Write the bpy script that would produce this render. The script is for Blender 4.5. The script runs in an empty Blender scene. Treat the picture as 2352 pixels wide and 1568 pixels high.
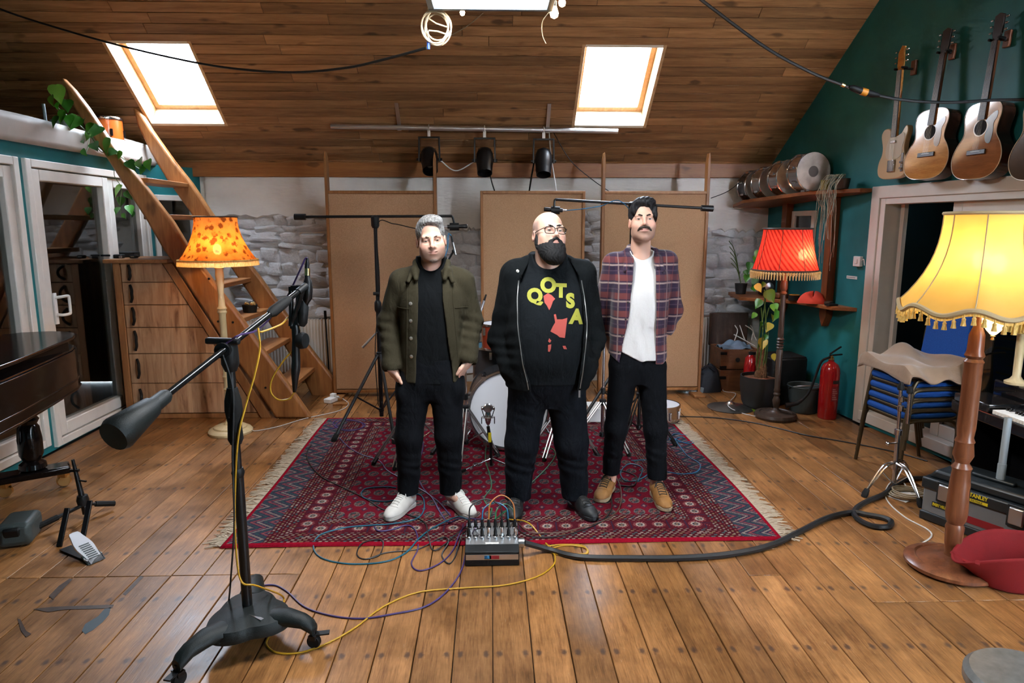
import bpy, bmesh, math, random
import numpy as np
from mathutils import Vector, Matrix, Euler, Quaternion

# ------------------------------------------------------------------ camera, sky, exposure
F_PX, CXP, CYP = 1568.0, 1176.0, 784.0
CAM_H, PITCH, YAW = 1.72, math.atan(267 / 1568.0), math.radians(1.77)
scene = bpy.context.scene
COL = scene.collection
cam_d = bpy.data.cameras.new('camera'); cam = bpy.data.objects.new('camera', cam_d); COL.objects.link(cam)
cam_d.sensor_width = 36.0; cam_d.lens = 36.0 * F_PX / 2352.0
cam_d.clip_start = 0.05; cam_d.clip_end = 200
cam.location = (0, 0, CAM_H)
cam.rotation_euler = (math.pi / 2 - PITCH, 0, -YAW)
scene.camera = cam
scene.view_settings.view_transform = 'Standard'
scene.view_settings.look = 'None'
scene.view_settings.gamma = 1.0
scene.view_settings.exposure = 0.0
scene.view_settings.use_curve_mapping = False

world = bpy.data.worlds.new('overcast_sky'); scene.world = world
world.use_nodes = True
wn = world.node_tree.nodes; wn.clear()
wo = wn.new('ShaderNodeOutputWorld'); wb = wn.new('ShaderNodeBackground')
wb.inputs['Color'].default_value = (0.78, 0.87, 1.0, 1); wb.inputs['Strength'].default_value = SKY_STRENGTH = 68.0
world.node_tree.links.new(wb.outputs[0], wo.inputs[0])

# ------------------------------------------------------------------ photo geometry helpers: a pixel plus a real depth gives a point
_c, _s = math.cos, math.sin
C_FW = np.array([_s(YAW) * _c(PITCH), _c(YAW) * _c(PITCH), -_s(PITCH)])
C_R = np.array([_c(YAW), -_s(YAW), 0.0])
C_U = np.cross(C_R, C_FW)
C_O = np.array([0, 0, CAM_H])
EAVE_Y, EAVE_Z, SLOPE = 7.5, 2.33, 0.80
LW_X = -3.39
def ray(x, y): return C_FW + C_R * (x - CXP) / F_PX - C_U * (y - CYP) / F_PX
def fl(x, y, z=0.0):
    d = ray(x, y); return Vector(C_O + d * ((z - CAM_H) / d[2]))
def aY(x, y, Y):
    d = ray(x, y); return Vector(C_O + d * (Y / d[1]))
def aX(x, y, X):
    d = ray(x, y); return Vector(C_O + d * (X / d[0]))
RW0 = Vector((3.25, 5.8, 0)); RW1 = Vector((3.44, 4.46, 0))
RW_T = (RW1 - RW0).normalized(); RW_N = Vector((-abs(RW_T.y), RW_T.x, 0)).normalized()
if RW_N.x > 0: RW_N = -RW_N
if abs(RW_N.dot(RW_T)) > 1e-6: RW_N = Vector((RW_T.y, -RW_T.x, 0))
def rwp(y, off=0.0, z=0.0):            # point on the right wall at depth y, off metres into the room
    t = (y - RW0.y) / RW_T.y; p = RW0 + RW_T * t + RW_N * off; return Vector((p.x, p.y, z))
def rw(x, y, off=0.0):
    d = ray(x, y); n = np.array(RW_N); o = np.array(RW0 + RW_N * off)
    return Vector(C_O + d * (((o - C_O) @ n) / (d @ n)))
def ce(x, y, off=0.0):
    d = ray(x, y); t = (EAVE_Z - off + SLOPE * EAVE_Y - CAM_H) / (d[2] + SLOPE * d[1]); return Vector(C_O + d * t)

# ------------------------------------------------------------------ materials
MAT = {}
def srgb(r, g, b):
    f = lambda c: (c / 255 / 12.92) if c / 255 <= 0.04045 else ((c / 255 + 0.055) / 1.055) ** 2.4
    return (f(r), f(g), f(b))
class NT:
    def __init__(s, name):
        s.m = bpy.data.materials.new(name); s.m.use_nodes = True; s.t = s.m.node_tree; s.t.nodes.clear()
        s.out = s.n('OutputMaterial'); MAT[name] = s.m
    def n(s, typ, **kw):
        nd = s.t.nodes.new('ShaderNode' + typ)
        for k, v in kw.items(): setattr(nd, k, v)
        return nd
    def put(s, sock, v):
        if isinstance(v, bpy.types.NodeSocket): s.t.links.new(v, sock)
        elif isinstance(v, (tuple, list)) and len(v) == 3 and sock.type == 'RGBA': sock.default_value = (*v, 1)
        else: sock.default_value = v
    def math(s, op, a, b=0.0, clamp=False):
        nd = s.n('Math', operation=op, use_clamp=clamp); s.put(nd.inputs[0], a); s.put(nd.inputs[1], b); return nd.outputs[0]
    def mix(s, fac, a, b, mode='MIX'):
        nd = s.n('MixRGB', blend_type=mode); s.put(nd.inputs[0], fac); s.put(nd.inputs[1], a); s.put(nd.inputs[2], b); return nd.outputs[0]
    def ramp(s, fac, stops, interp='LINEAR'):
        nd = s.n('ValToRGB'); cr = nd.color_ramp; cr.interpolation = interp
        while len(cr.elements) < len(stops): cr.elements.new(0.5)
        for e, (p, c) in zip(cr.elements, stops):
            e.position = p; e.color = (*c, 1) if len(c) == 3 else c
        s.put(nd.inputs[0], fac); return nd.outputs[0]
    def coord(s, kind='Object', scale=(1, 1, 1), rnd=0.0):
        tc = s.n('TexCoord'); v = tc.outputs[kind]
        if rnd:
            oi = s.n('ObjectInfo'); mm = s.math('MULTIPLY', oi.outputs['Random'], rnd)
            va = s.n('VectorMath', operation='ADD'); s.put(va.inputs[0], v); s.t.links.new(mm, va.inputs[1]); v = va.outputs[0]
        mp = s.n('Mapping'); mp.inputs['Scale'].default_value = scale; s.put(mp.inputs['Vector'], v); return mp.outputs[0]
    def noise(s, vec, scale=5.0, detail=4.0, rough=0.55, dist=0.0):
        nd = s.n('TexNoise'); s.put(nd.inputs['Vector'], vec); nd.inputs['Scale'].default_value = scale
        nd.inputs['Detail'].default_value = detail; nd.inputs['Roughness'].default_value = rough; nd.inputs['Distortion'].default_value = dist
        return nd.outputs['Fac']
    def bump(s, h, strength=0.3, dist=0.01):
        nd = s.n('Bump'); nd.inputs['Strength'].default_value = strength; nd.inputs['Distance'].default_value = dist; s.put(nd.inputs['Height'], h); return nd.outputs[0]
    def bsdf(s, col, rough=0.5, metal=0.0, spec=0.5, normal=None, coat=0.0, sheen=0.0, emit=None, estr=0.0):
        b = s.n('BsdfPrincipled'); s.put(b.inputs['Base Color'], col); s.put(b.inputs['Roughness'], rough); b.inputs['Metallic'].default_value = metal
        b.inputs['Specular IOR Level'].default_value = spec; b.inputs['Coat Weight'].default_value = coat; b.inputs['Sheen Weight'].default_value = sheen
        if normal is not None: s.put(b.inputs['Normal'], normal)
        if emit is not None: s.put(b.inputs['Emission Color'], emit); b.inputs['Emission Strength'].default_value = estr
        s.t.links.new(b.outputs[0], s.out.inputs['Surface']); return b
def plain(name, col, rough=0.5, metal=0.0, spec=0.5, var=0.0, vscale=8.0, bump=0.0, bscale=60.0, coat=0.0, sheen=0.0):
    t = NT(name); c = (*col, 1); nrm = None
    if var:
        nz = t.noise(t.coord(rnd=10), vscale, 5)
        lo = tuple(max(0, x * (1 - var)) for x in col); hi = tuple(min(1, x * (1 + var)) for x in col)
        c = t.ramp(nz, [(0.3, lo), (0.7, hi)])
    if bump: nrm = t.bump(t.noise(t.coord(rnd=10), bscale, 4), bump, 0.004)
    t.bsdf(c, rough, metal, spec, nrm, coat, sheen); return t.m
def wood(name, dark, light, axis=1, rough=0.5, stretch=12.0, scale=6.0, rnd=0.25, bump=0.15, spec=0.4, knots=0.0):
    t = NT(name); sc = [stretch] * 3; sc[axis] = 1.0
    v = t.coord(scale=tuple(sc), rnd=37.0)
    n1 = t.noise(v, scale * 0.35, 6, 0.6, 0.6); n2 = t.noise(v, scale * 2.2, 3, 0.5)
    f = t.math('ADD', t.math('MULTIPLY', n1, 0.75), t.math('MULTIPLY', n2, 0.25))
    c = t.ramp(f, [(0.33, dark), (0.52, tuple((a + b) / 2 for a, b in zip(dark, light))), (0.68, light)])
    if knots:
        sk = [2.2] * 3; sk[axis] = 0.9
        k = t.noise(t.coord(scale=tuple(sk), rnd=91.0), 4.0, 2, 0.4); k = t.ramp(k, [(0.66, (0, 0, 0)), (0.74, (1, 1, 1))])
        c = t.mix(t.math('MULTIPLY', k, knots), c, tuple(x * 0.3 for x in dark))
    if rnd:
        oi = t.n('ObjectInfo'); m = t.math('ADD', t.math('MULTIPLY', oi.outputs['Random'], 2 * rnd), 1 - rnd)
        c = t.mix(1.0, c, m, 'MULTIPLY')
    t.bsdf(c, rough, 0, spec, t.bump(f, bump, 0.004) if bump else None); return t.m

# ------------------------------------------------------------------ mesh building
class MB:
    def __init__(s): s.v = []; s.f = []
    def add(s, vs, fs, M=None):
        b = len(s.v)
        s.v += [tuple(M @ Vector(p)) for p in vs] if M is not None else [tuple(p) for p in vs]
        s.f += [tuple(i + b for i in f) for f in fs]; return s
    def box(s, c, d, M=None, rot=None):
        x, y, z = (k / 2 for k in d)
        vs = [Vector(p) for p in ((-x, -y, -z), (x, -y, -z), (x, y, -z), (-x, y, -z), (-x, -y, z), (x, -y, z), (x, y, z), (-x, y, z))]
        if rot is not None:
            R = rot if isinstance(rot, Matrix) else Euler(rot).to_matrix()
            vs = [R @ p for p in vs]
        vs = [p + Vector(c) for p in vs]
        return s.add(vs, [(0, 3, 2, 1), (4, 5, 6, 7), (0, 1, 5, 4), (1, 2, 6, 5), (2, 3, 7, 6), (3, 0, 4, 7)], M)
    def bar(s, a, b, w, h, up=(0, 0, 1), ext=0.0):
        a, b = Vector(a), Vector(b); d = (b - a); L = d.length; d.normalize(); up = Vector(up)
        if abs(d.dot(up)) > 0.98: up = Vector((0, 1, 0))
        sx = d.cross(up).normalized(); sz = sx.cross(d)
        R = Matrix((sx, d, sz)).transposed()
        return s.box((a + b) / 2, (w, L + 2 * ext, h), rot=R)
    def tube(s, pts, r, seg=8, closed=False, caps=True, M=None):
        P = [Vector(p) for p in pts]; n = len(P); R = r if isinstance(r, (list, tuple)) else [r] * n
        T = []
        for i in range(n):
            a = P[(i - 1) % n] if (closed or i > 0) else P[i]; b = P[(i + 1) % n] if (closed or i < n - 1) else P[i]
            d = (b - a); T.append(d.normalized() if d.length > 1e-9 else Vector((0, 0, 1)))
        u = T[0].orthogonal().normalized(); vs = []; fs = []
        for i in range(n):
            u = (u - T[i] * u.dot(T[i]));  u = u.normalized() if u.length > 1e-6 else T[i].orthogonal().normalized()
            w = T[i].cross(u)
            for k in range(seg):
                a = 2 * math.pi * k / seg; vs.append(P[i] + (u * math.cos(a) + w * math.sin(a)) * R[i])
        m = n if closed else n - 1
        for i in range(m):
            for k in range(seg):
                j = (i + 1) % n; k2 = (k + 1) % seg; fs.append((i * seg + k, i * seg + k2, j * seg + k2, j * seg + k))
        if caps and not closed:
            fs.append(tuple(reversed(range(seg)))); fs.append(tuple((n - 1) * seg + k for k in range(seg)))
        return s.add(vs, fs, M)
    def lathe(s, prof, seg=24, c=(0, 0, 0), M=None, caps=True, a0=0.0, a1=None):
        n = len(prof); vs = []; fs = []; full = a1 is None; ns = seg if full else seg + 1
        for (r, z) in prof:
            for k in range(ns):
                a = a0 + (2 * math.pi if full else (a1 - a0)) * k / seg
                vs.append((c[0] + r * math.cos(a), c[1] + r * math.sin(a), c[2] + z))
        for i in range(n - 1):
            for k in range(seg):
                k2 = (k + 1) % ns; fs.append((i * ns + k, i * ns + k2, (i + 1) * ns + k2, (i + 1) * ns + k))
        if caps and full:
            if prof[0][0] > 1e-6: fs.append(tuple(reversed(range(ns))))
            if prof[-1][0] > 1e-6: fs.append(tuple((n - 1) * ns + k for k in range(ns)))
        return s.add(vs, fs, M)
    def cyl(s, a, b, r, seg=12, r2=None): return s.tube([a, b], [r, r if r2 is None else r2], seg)
    def sphere(s, c, r, seg=12, rings=8, M=None):
        r = r if isinstance(r, (tuple, list)) else (r, r, r); vs = [(c[0], c[1], c[2] - r[2])]; fs = []
        for i in range(1, rings):
            p = math.pi * i / rings
            for k in range(seg):
                a = 2 * math.pi * k / seg; vs.append((c[0] + r[0] * math.sin(p) * math.cos(a), c[1] + r[1] * math.sin(p) * math.sin(a), c[2] - r[2] * math.cos(p)))
        vs.append((c[0], c[1], c[2] + r[2])); L = len(vs) - 1
        for k in range(seg):
            k2 = (k + 1) % seg; fs.append((0, 1 + k2, 1 + k)); fs.append((L, L - seg + k, L - seg + k2))
            for i in range(rings - 2): fs.append((1 + i * seg + k, 1 + i * seg + k2, 1 + (i + 1) * seg + k2, 1 + (i + 1) * seg + k))
        return s.add(vs, fs, M)
    def prism(s, o2, h, M):                 # outline in local xy, extruded 0..h along local z
        n = len(o2); ar = sum(o2[i][0] * o2[(i + 1) % n][1] - o2[(i + 1) % n][0] * o2[i][1] for i in range(n))
        if ar < 0: o2 = list(reversed(o2))
        vs = [(x, y, 0) for x, y in o2] + [(x, y, h) for x, y in o2]
        fs = [tuple(reversed(range(n))), tuple(range(n, 2 * n))] + [(i, (i + 1) % n, n + (i + 1) % n, n + i) for i in range(n)]
        return s.add(vs, fs, M)
    def grid(s, fn, nu, nv, closed_u=False):
        vs = [fn(u / (nu if closed_u else nu - 1), v / (nv - 1)) for v in range(nv) for u in range(nu)]; fs = []
        for j in range(nv - 1):
            for i in range(nu if closed_u else nu - 1):
                i2 = (i + 1) % nu; fs.append((j * nu + i, j * nu + i2, (j + 1) * nu + i2, (j + 1) * nu + i))
        return s.add(vs, fs)
    def build(s, name, mat, parent=None, smooth=True, bevel=0.0, local=False, solid=0.0, seg=2, angle=40):
        me = bpy.data.meshes.new(name)
        off = Vector((0, 0, 0)) if (local or parent is None) else wloc(parent)
        me.from_pydata([(x - off.x, y - off.y, z - off.z) for x, y, z in s.v], [], s.f); me.update()
        o = bpy.data.objects.new(name, me); COL.objects.link(o)
        if mat is not None: me.materials.append(MAT[mat] if isinstance(mat, str) else mat)
        if smooth:
            me.shade_smooth(); me.set_sharp_from_angle(angle=math.radians(angle))
        if parent is not None: o.parent = parent
        if solid: md = o.modifiers.new('thickness', 'SOLIDIFY'); md.thickness = solid; md.offset = 0
        if bevel:
            md = o.modifiers.new('bevel', 'BEVEL'); md.width = bevel; md.segments = seg; md.limit_method = 'ANGLE'; md.angle_limit = math.radians(40)
        return o
def wloc(o):
    p = Vector((0, 0, 0))
    while o is not None: p = p + o.location; o = o.parent
    return p
def tag(o, label=None, cat=None, group=None, kind=None):
    if label: o['label'] = label
    if cat: o['category'] = cat
    if group: o['group'] = group
    if kind: o['kind'] = kind
    return o
def thing(name, label, cat, loc=(0, 0, 0), rz=0.0, group=None):
    o = bpy.data.objects.new(name, None); COL.objects.link(o); o.empty_display_size = 0.1
    o.location = loc; o.rotation_euler = (0, 0, rz); return tag(o, label, cat, group)
def copy_tree(o, parent=None):
    c = o.copy(); COL.objects.link(c)
    if parent is not None: c.parent = parent
    for ch in list(o.children): copy_tree(ch, c)
    return c
def cr(pts, n=8, closed=False):            # Catmull-Rom resampling
    P = [Vector(p) for p in pts]; out = []; m = len(P)
    rng = range(m) if closed else range(m - 1)
    for i in rng:
        p0 = P[(i - 1) % m] if (closed or i > 0) else P[0] * 2 - P[1]; p1 = P[i]; p2 = P[(i + 1) % m]
        p3 = P[(i + 2) % m] if (closed or i + 2 < m) else P[-1] * 2 - P[-2]
        for k in range(n):
            t = k / n; out.append(0.5 * ((2 * p1) + (p2 - p0) * t + (2 * p0 - 5 * p1 + 4 * p2 - p3) * t * t + (3 * p1 - p0 - 3 * p2 + p3) * t ** 3))
    if not closed: out.append(P[-1])
    return out
def frame(o, x, y):                        # matrix with local x, y axes at o
    x = Vector(x).normalized(); z = x.cross(Vector(y)).normalized(); y = z.cross(x)
    return Matrix.Translation(Vector(o)) @ Matrix((x, y, z)).transposed().to_4x4()
def point_lamp(name, loc, watts, col, r=0.04):
    l = bpy.data.lights.new(name, 'POINT'); l.energy = watts; l.color = col; l.shadow_soft_size = r
    o = bpy.data.objects.new(name, l); o.location = loc; COL.objects.link(o); return o
RND = random.Random(7)

# shared plain materials
plain('black_metal', (0.006, 0.006, 0.007), 0.38, 0.0, 0.4)
plain('black_plastic', (0.007, 0.008, 0.009), 0.5, 0.0, 0.3, bump=0.15, bscale=300)
plain('black_gloss', (0.008, 0.008, 0.009), 0.12, coat=0.5)
plain('black_rubber', (0.006, 0.006, 0.006), 0.75, 0.0, 0.3)
plain('chrome', (0.62, 0.62, 0.64), 0.2, 1.0)
plain('steel', (0.55, 0.55, 0.56), 0.32, 1.0)
plain('aluminium', (0.72, 0.73, 0.75), 0.35, 1.0)
plain('brass', (0.75, 0.52, 0.22), 0.28, 1.0)
plain('white_paint', (0.74, 0.70, 0.64), 0.42, var=0.05)
plain('white_plastic', (0.78, 0.77, 0.74), 0.38)
plain('teal_paint', (0.010, 0.165, 0.185), 0.55, var=0.18, vscale=3, bump=0.12, bscale=120)
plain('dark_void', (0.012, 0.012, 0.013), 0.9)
wood('pine', (0.36, 0.17, 0.06), (0.62, 0.34, 0.14), 1, 0.5)
wood('pine_x', (0.36, 0.17, 0.06), (0.62, 0.34, 0.14), 0, 0.5)
wood('pine_z', (0.36, 0.17, 0.06), (0.62, 0.34, 0.14), 2, 0.5)
# pane: lets light straight through, with a faint reflection
def pane_mat(name, tint, refl, rough=0.02):
    t = NT(name); tr = t.n('BsdfTransparent'); tr.inputs[0].default_value = (*tint, 1)
    gl = t.n('BsdfGlossy'); gl.inputs['Roughness'].default_value = rough; gl.inputs[0].default_value = (1, 1, 1, 1)
    lw = t.n('LayerWeight'); lw.inputs['Blend'].default_value = 0.35
    mx = t.n('MixShader'); t.put(mx.inputs[0], t.math('MULTIPLY_ADD', lw.outputs['Facing'], 0.35)); 
    mx.inputs[0].default_value = refl
    f = t.math('ADD', t.math('MULTIPLY', t.math('POWER', lw.outputs['Facing'], 2.0), 0.5), refl, True)
    t.put(mx.inputs[0], f); t.t.links.new(tr.outputs[0], mx.inputs[1]); t.t.links.new(gl.outputs[0], mx.inputs[2]); t.t.links.new(mx.outputs[0], t.out.inputs[0])
pane_mat('sky_glass', (0.96, 0.98, 1.0), 0.03)
pane_mat('door_glass', (0.62, 0.66, 0.66), 0.10)

# ================================================================== THE ROOM
# worn pine floorboard with dark nail stains
t = NT('floorboard')
v = t.coord(scale=(14, 1, 14), rnd=37.0)
n1 = t.noise(v, 2.2, 6, 0.62, 0.8); n2 = t.noise(v, 14, 3, 0.5); n3 = t.noise(t.coord(scale=(1, 1, 1), rnd=11.0), 3.2, 5, 0.65)
ff = t.math('ADD', t.math('MULTIPLY', n1, 0.6), t.math('MULTIPLY', n2, 0.4))
c = t.ramp(ff, [(0.34, (0.185, 0.075, 0.022)), (0.5, (0.31, 0.138, 0.043)), (0.66, (0.42, 0.20, 0.070))])
wear = t.ramp(n3, [(0.35, (0.58, 0.56, 0.56)), (0.62, (1.1, 1.08, 1.05))]); c = t.mix(1.0, c, wear, 'MULTIPLY')
scr = t.ramp(t.noise(t.coord(scale=(30, 4, 30), rnd=53.0), 3.0, 4, 0.7, 2.0), [(0.63, (0, 0, 0)), (0.70, (1, 1, 1))])
c = t.mix(t.math('MULTIPLY', scr, 0.35), c, (0.50, 0.33, 0.19))
oi = t.n('ObjectInfo'); c = t.mix(1.0, c, t.math('ADD', t.math('MULTIPLY', oi.outputs['Random'], 0.42), 0.76), 'MULTIPLY')
tc = t.n('TexCoord'); sp = t.n('SeparateXYZ'); t.t.links.new(tc.outputs['Object'], sp.inputs[0])
dx = t.math('SUBTRACT', t.math('ABSOLUTE', sp.outputs[0]), 0.052)
fy = t.math('MULTIPLY', t.math('SUBTRACT', t.math('FRACT', t.math('DIVIDE', sp.outputs[1], 0.46)), 0.5), 0.46 * 0.55)
dd = t.math('SQRT', t.math('ADD', t.math('MULTIPLY', dx, dx), t.math('MULTIPLY', fy, fy)))
dd = t.math('ADD', dd, t.math('MULTIPLY', t.math('SUBTRACT', t.noise(t.coord(rnd=5.0), 60, 3), 0.5), 0.016))
nail = t.ramp(dd, [(0.006, (1, 1, 1)), (0.015, (0, 0, 0))])
c = t.mix(t.math('MULTIPLY', nail, 0.75), c, (0.035, 0.022, 0.022))
rg = t.ramp(n3, [(0.3, (0.30,) * 3), (0.7, (0.46,) * 3)])
t.bsdf(c, rg, 0, 0.5, t.bump(t.math('ADD', ff, t.math('MULTIPLY', scr, 0.4)), 0.16, 0.004))
plain('floor_dark', (0.02, 0.012, 0.008), 0.9)

flr = tag(MB().box((0.1, 3.0, -0.06), (13.4, 9.4, 0.06)).build('floor', 'floor_dark', None, False), kind='structure')
PW = 0.160
hatch_y = fl(350, 1322).y
k = 0
xs = -3.36
while xs < 3.70:
    xc = xs + PW / 2
    cuts = [-1.2, 7.47]
    if -2.55 < xc < -1.0: cuts.insert(1, hatch_y)
    elif RND.random() < 0.3: cuts.insert(1, RND.uniform(2.9, 6.2))
    if 1.7 < xc < 2.5: cuts = [-1.2, 2.86, 7.47]
    top = min(7.47, 7.47 if xc < 2.98 else RW0.y + (xc - RW0.x) / RW_T.x * RW_T.y) - 0.0
    for a, b in zip(cuts[:-1], cuts[1:]):
        b = min(b, top)
        if b - a < 0.1: continue
        g = RND.uniform(0.0025, 0.006); zt = RND.uniform(-0.0016, 0.0)
        mb = MB().box((0, (a + b) / 2, zt - 0.0145), (PW - g, b - a - 0.004, 0.029))
        o = mb.build('floorboard', 'floorboard', flr, True, 0.0025, local=True, seg=1); o.location = (xc, 0, 0)
    xs += PW

# ---- roof slope with individual boards
E_S = Vector((0, -1, SLOPE)).normalized(); E_N = Vector((0, -SLOPE, -1)).normalized()   # up the slope; into the room
def cs(x, s, off=0.0):
    p = Vector((x, EAVE_Y, EAVE_Z)) + E_S * s + E_N * off; return p
S_RIDGE = 4.3 * math.hypot(1, SLOPE)
HOLES = [(-3.30, -2.60), (0.84, 1.53)]; HS0, HS1 = 0.6, 1.5
wood('ceiling_board', (0.17, 0.078, 0.028), (0.40, 0.20, 0.08), 0, 0.55, 14, 4, 0.30, 0.12, 0.35, 0.8)
plain('ceiling_dark', (0.05, 0.022, 0.01), 0.8)
mb = MB(); xsx = [-6.4, -3.30, -2.60, 0.84, 1.53, 3.75]; ss = [-0.15, HS0, HS1, S_RIDGE]
for i in range(5):
    for j in range(3):
        if j == 1 and i in (1, 3): continue
        a, b = xsx[i], xsx[i + 1]
        mb.add([cs(a, ss[j], -0.002), cs(b, ss[j], -0.002), cs(b, ss[j + 1], -0.002), cs(a, ss[j + 1], -0.002)], [(0, 1, 2, 3)])
rz = EAVE_Z + SLOPE * 4.3
mb.add([(-6.4, 3.2, rz), (3.75, 3.2, rz), (3.75, -1.7, EAVE_Z - 0.4), (-6.4, -1.7, EAVE_Z - 0.4)], [(0, 1, 2, 3)])
cei = tag(mb.build('ceiling', 'ceiling_dark', None, False), kind='structure')
BW = 0.10
for r in range(0, 27):
    s0 = r * BW
    segs = [(-5.2, 3.40)]
    if HS0 - 1e-6 <= s0 < HS1 - 1e-6: segs = [(-5.2, -3.30), (-2.60, 0.84), (1.53, 3.40)]
    for (a, b) in segs:
        x = a
        first = True
        while x < b - 0.01:
            L = RND.uniform(1.2, 2.9) if not first else RND.uniform(0.5, 2.6); first = False
            e = min(b, x + L)
            if b - e < 0.35: e = b
            cpt = cs((x + e) / 2, s0 + BW / 2, 0.004)
            me_ = MB().box((0, 0, 0), (e - x - 0.003, BW - RND.uniform(0.004, 0.007), 0.011))
            o = me_.build('ceiling_board', 'ceiling_board', cei, True, 0.002, local=True, seg=1)
            o.location = cpt; o.rotation_euler = (math.atan2(-SLOPE, 1.0), 0, 0)
            x = e
# fascia board over the back wall
wood('fascia_wood', (0.22, 0.075, 0.018), (0.38, 0.15, 0.040), 0, 0.45, 14, 4, 0.0, 0.12, 0.4, 0.6)
tag(MB().box((0, 7.455, 2.295), (6.9, 0.045, 0.15)).build('trim_1', 'fascia_wood', None, True, 0.004), kind='structure')

# ---- skylights
plain('reveal_white', (0.70, 0.60, 0.46), 0.5, var=0.08)
wood('sash_wood', (0.42, 0.23, 0.10), (0.66, 0.42, 0.21), 1, 0.4, rnd=0)
for idx, (x0, x1) in enumerate(HOLES):
    w = thing('window_%d' % (idx + 1), None, None, cs((x0 + x1) / 2, (HS0 + HS1) / 2)); w['kind'] = 'structure'
    D = -0.20; rv = 'reveal_white'
    th = 0.03
    def slab(p, ax, ay, az, sx, sy, sz, nm, mat, par, bev=0.003):
        R = Matrix((ax, ay, az)).transposed(); return MB().box(p, (sx, sy, sz), rot=R).build(nm, mat, par, True, bev)
    AX = Vector((1, 0, 0)); sm = (HS0 + HS1) / 2; sl = HS1 - HS0; xm = (x0 + x1) / 2; xl = x1 - x0
    for sx_, nm in ((x0 - th / 2, 'reveal'), (x1 + th / 2, 'reveal')):
        slab(cs(sx_, sm, D / 2 - 0.045), AX, E_S, E_N, th, sl + 2 * th, -D + 0.11, nm, 'sash_wood', w)
    for s_ in (HS0 - th / 2, HS1 + th / 2):
        slab(cs(xm, s_, D / 2 - 0.045), AX, E_S, E_N, xl, th, -D + 0.11, 'reveal', rv, w)
    sw = 0.05
    sash = thing('sash', None, None, (0, 0, 0)); sash.parent = w
    for sx_ in (x0 + sw / 2, x1 - sw / 2): slab(cs(sx_, sm, D - 0.02), AX, E_S, E_N, sw, sl, 0.06, 'sash_rail', 'sash_wood', sash)
    for s_ in (HS0 + sw / 2, HS1 - sw / 2): slab(cs(xm, s_, D - 0.02), AX, E_S, E_N, xl - 2 * sw, sw, 0.06, 'sash_rail', 'sash_wood', sash)
    slab(cs(xm, sm, D - 0.03), AX, E_S, E_N, xl - 2 * sw + 0.01, sl - 2 * sw + 0.01, 0.006, 'pane', 'sky_glass', sash, 0)
    pl = bpy.data.lights.new('skylight_portal', 'AREA'); pl.shape = 'RECTANGLE'; pl.size = xl; pl.size_y = sl; pl.cycles.is_portal = True
    po = bpy.data.objects.new('skylight_portal', pl); COL.objects.link(po)
    R = Matrix((AX, -(E_N.cross(AX)) , -E_N)).transposed()
    po.matrix_world = Matrix.Translation(cs(xm, sm, D - 0.08)) @ R.to_4x4()

# ---- back wall: whitewashed rubble below, smooth plaster above
t = NT('whitewash'); vv = t.coord()
n1 = t.noise(vv, 6, 6, 0.6); n2 = t.noise(vv, 42, 5, 0.6)
c = t.ramp(n1, [(0.3, (0.72, 0.71, 0.72)), (0.6, (0.84, 0.84, 0.86)), (0.8, (0.88, 0.88, 0.90))])
t.bsdf(c, 0.75, 0, 0.25, t.bump(t.math('ADD', n1, t.math('MULTIPLY', t.noise(vv, 17, 5, 0.65, 0.8), 0.8)), 0.7, 0.022))
t = NT('plaster'); vv = t.coord(); n1 = t.noise(vv, 3.5, 6, 0.55); n2 = t.noise(t.coord(scale=(2, 1, 9)), 5, 4)
c = t.ramp(n1, [(0.3, (0.66, 0.62, 0.57)), (0.7, (0.76, 0.73, 0.68))])
t.bsdf(c, 0.75, 0, 0.2, t.bump(t.math('ADD', n1, n2), 0.35, 0.012))
wbk = MB().box((-0.1, 7.60, 1.15), (7.0, 0.2, 2.5)).build('wall_back', 'plaster', None, False)
tag(wbk, kind='structure')
# rough render sheet behind the stones
rs = np.random.RandomState(3)
def lump(n=1):
    nx, nz = 9, 7; V = []; Fc = []
    ph = rs.rand(6) * 6.28
    for j in range(nz):
        for i in range(nx):
            u = i / (nx - 1) * 2 - 1; w_ = j / (nz - 1) * 2 - 1
            e = (abs(u) ** 3.2 + abs(w_) ** 3.2)
            h = max(0.0, 1 - e) ** 0.55
            a = math.atan2(w_, u); rr = 1 + 0.13 * math.sin(2 * a + ph[0]) + 0.09 * math.sin(3 * a + ph[1]) + 0.06 * math.sin(5 * a + ph[2])
            tilt = 0.35 * u * math.sin(ph[3]) + 0.45 * w_ * math.cos(ph[4])
            V.append((u * 0.5 * rr, -(h * (0.62 + tilt) + 0.10 * rs.rand() * (h > 0)) , w_ * 0.5 * rr))
    for j in range(nz - 1):
        for i in range(nx - 1):
            q = j * nx + i; Fc.append((q, q + 1, q + nx + 1, q + nx))
    m = MB(); m.add(V, Fc); o = m.build('stone', 'whitewash', None, True, angle=28); me = o.data; bpy.data.objects.remove(o); return me
LUMPS = [lump() for _ in range(8)]
def stones(xa, xb, za, zb):
    z = za
    while z < zb:
        hgt = RND.uniform(0.07, 0.15); x = xa + RND.uniform(-0.12, 0.0)
        while x < xb:
            wd = RND.uniform(0.12, 0.34)
            o = bpy.data.objects.new('stone', RND.choice(LUMPS)); COL.objects.link(o); o.parent = wbk
            o.location = (x + wd / 2, 7.502, z + hgt / 2 + RND.uniform(-0.02, 0.02)); o.rotation_euler = (0, RND.uniform(-0.16, 0.16), 0)
            o.scale = (wd * 1.14, RND.uniform(0.04, 0.085), hgt * 1.22)
            x += wd
        z += hgt
stones(-2.75, -1.52, 0.72, 1.76)
stones(-0.58, -0.02, 0.10, 1.62)
stones(0.88, 1.16, 0.10, 1.80)
stones(2.05, 2.98, 0.72, 1.60)
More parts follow.
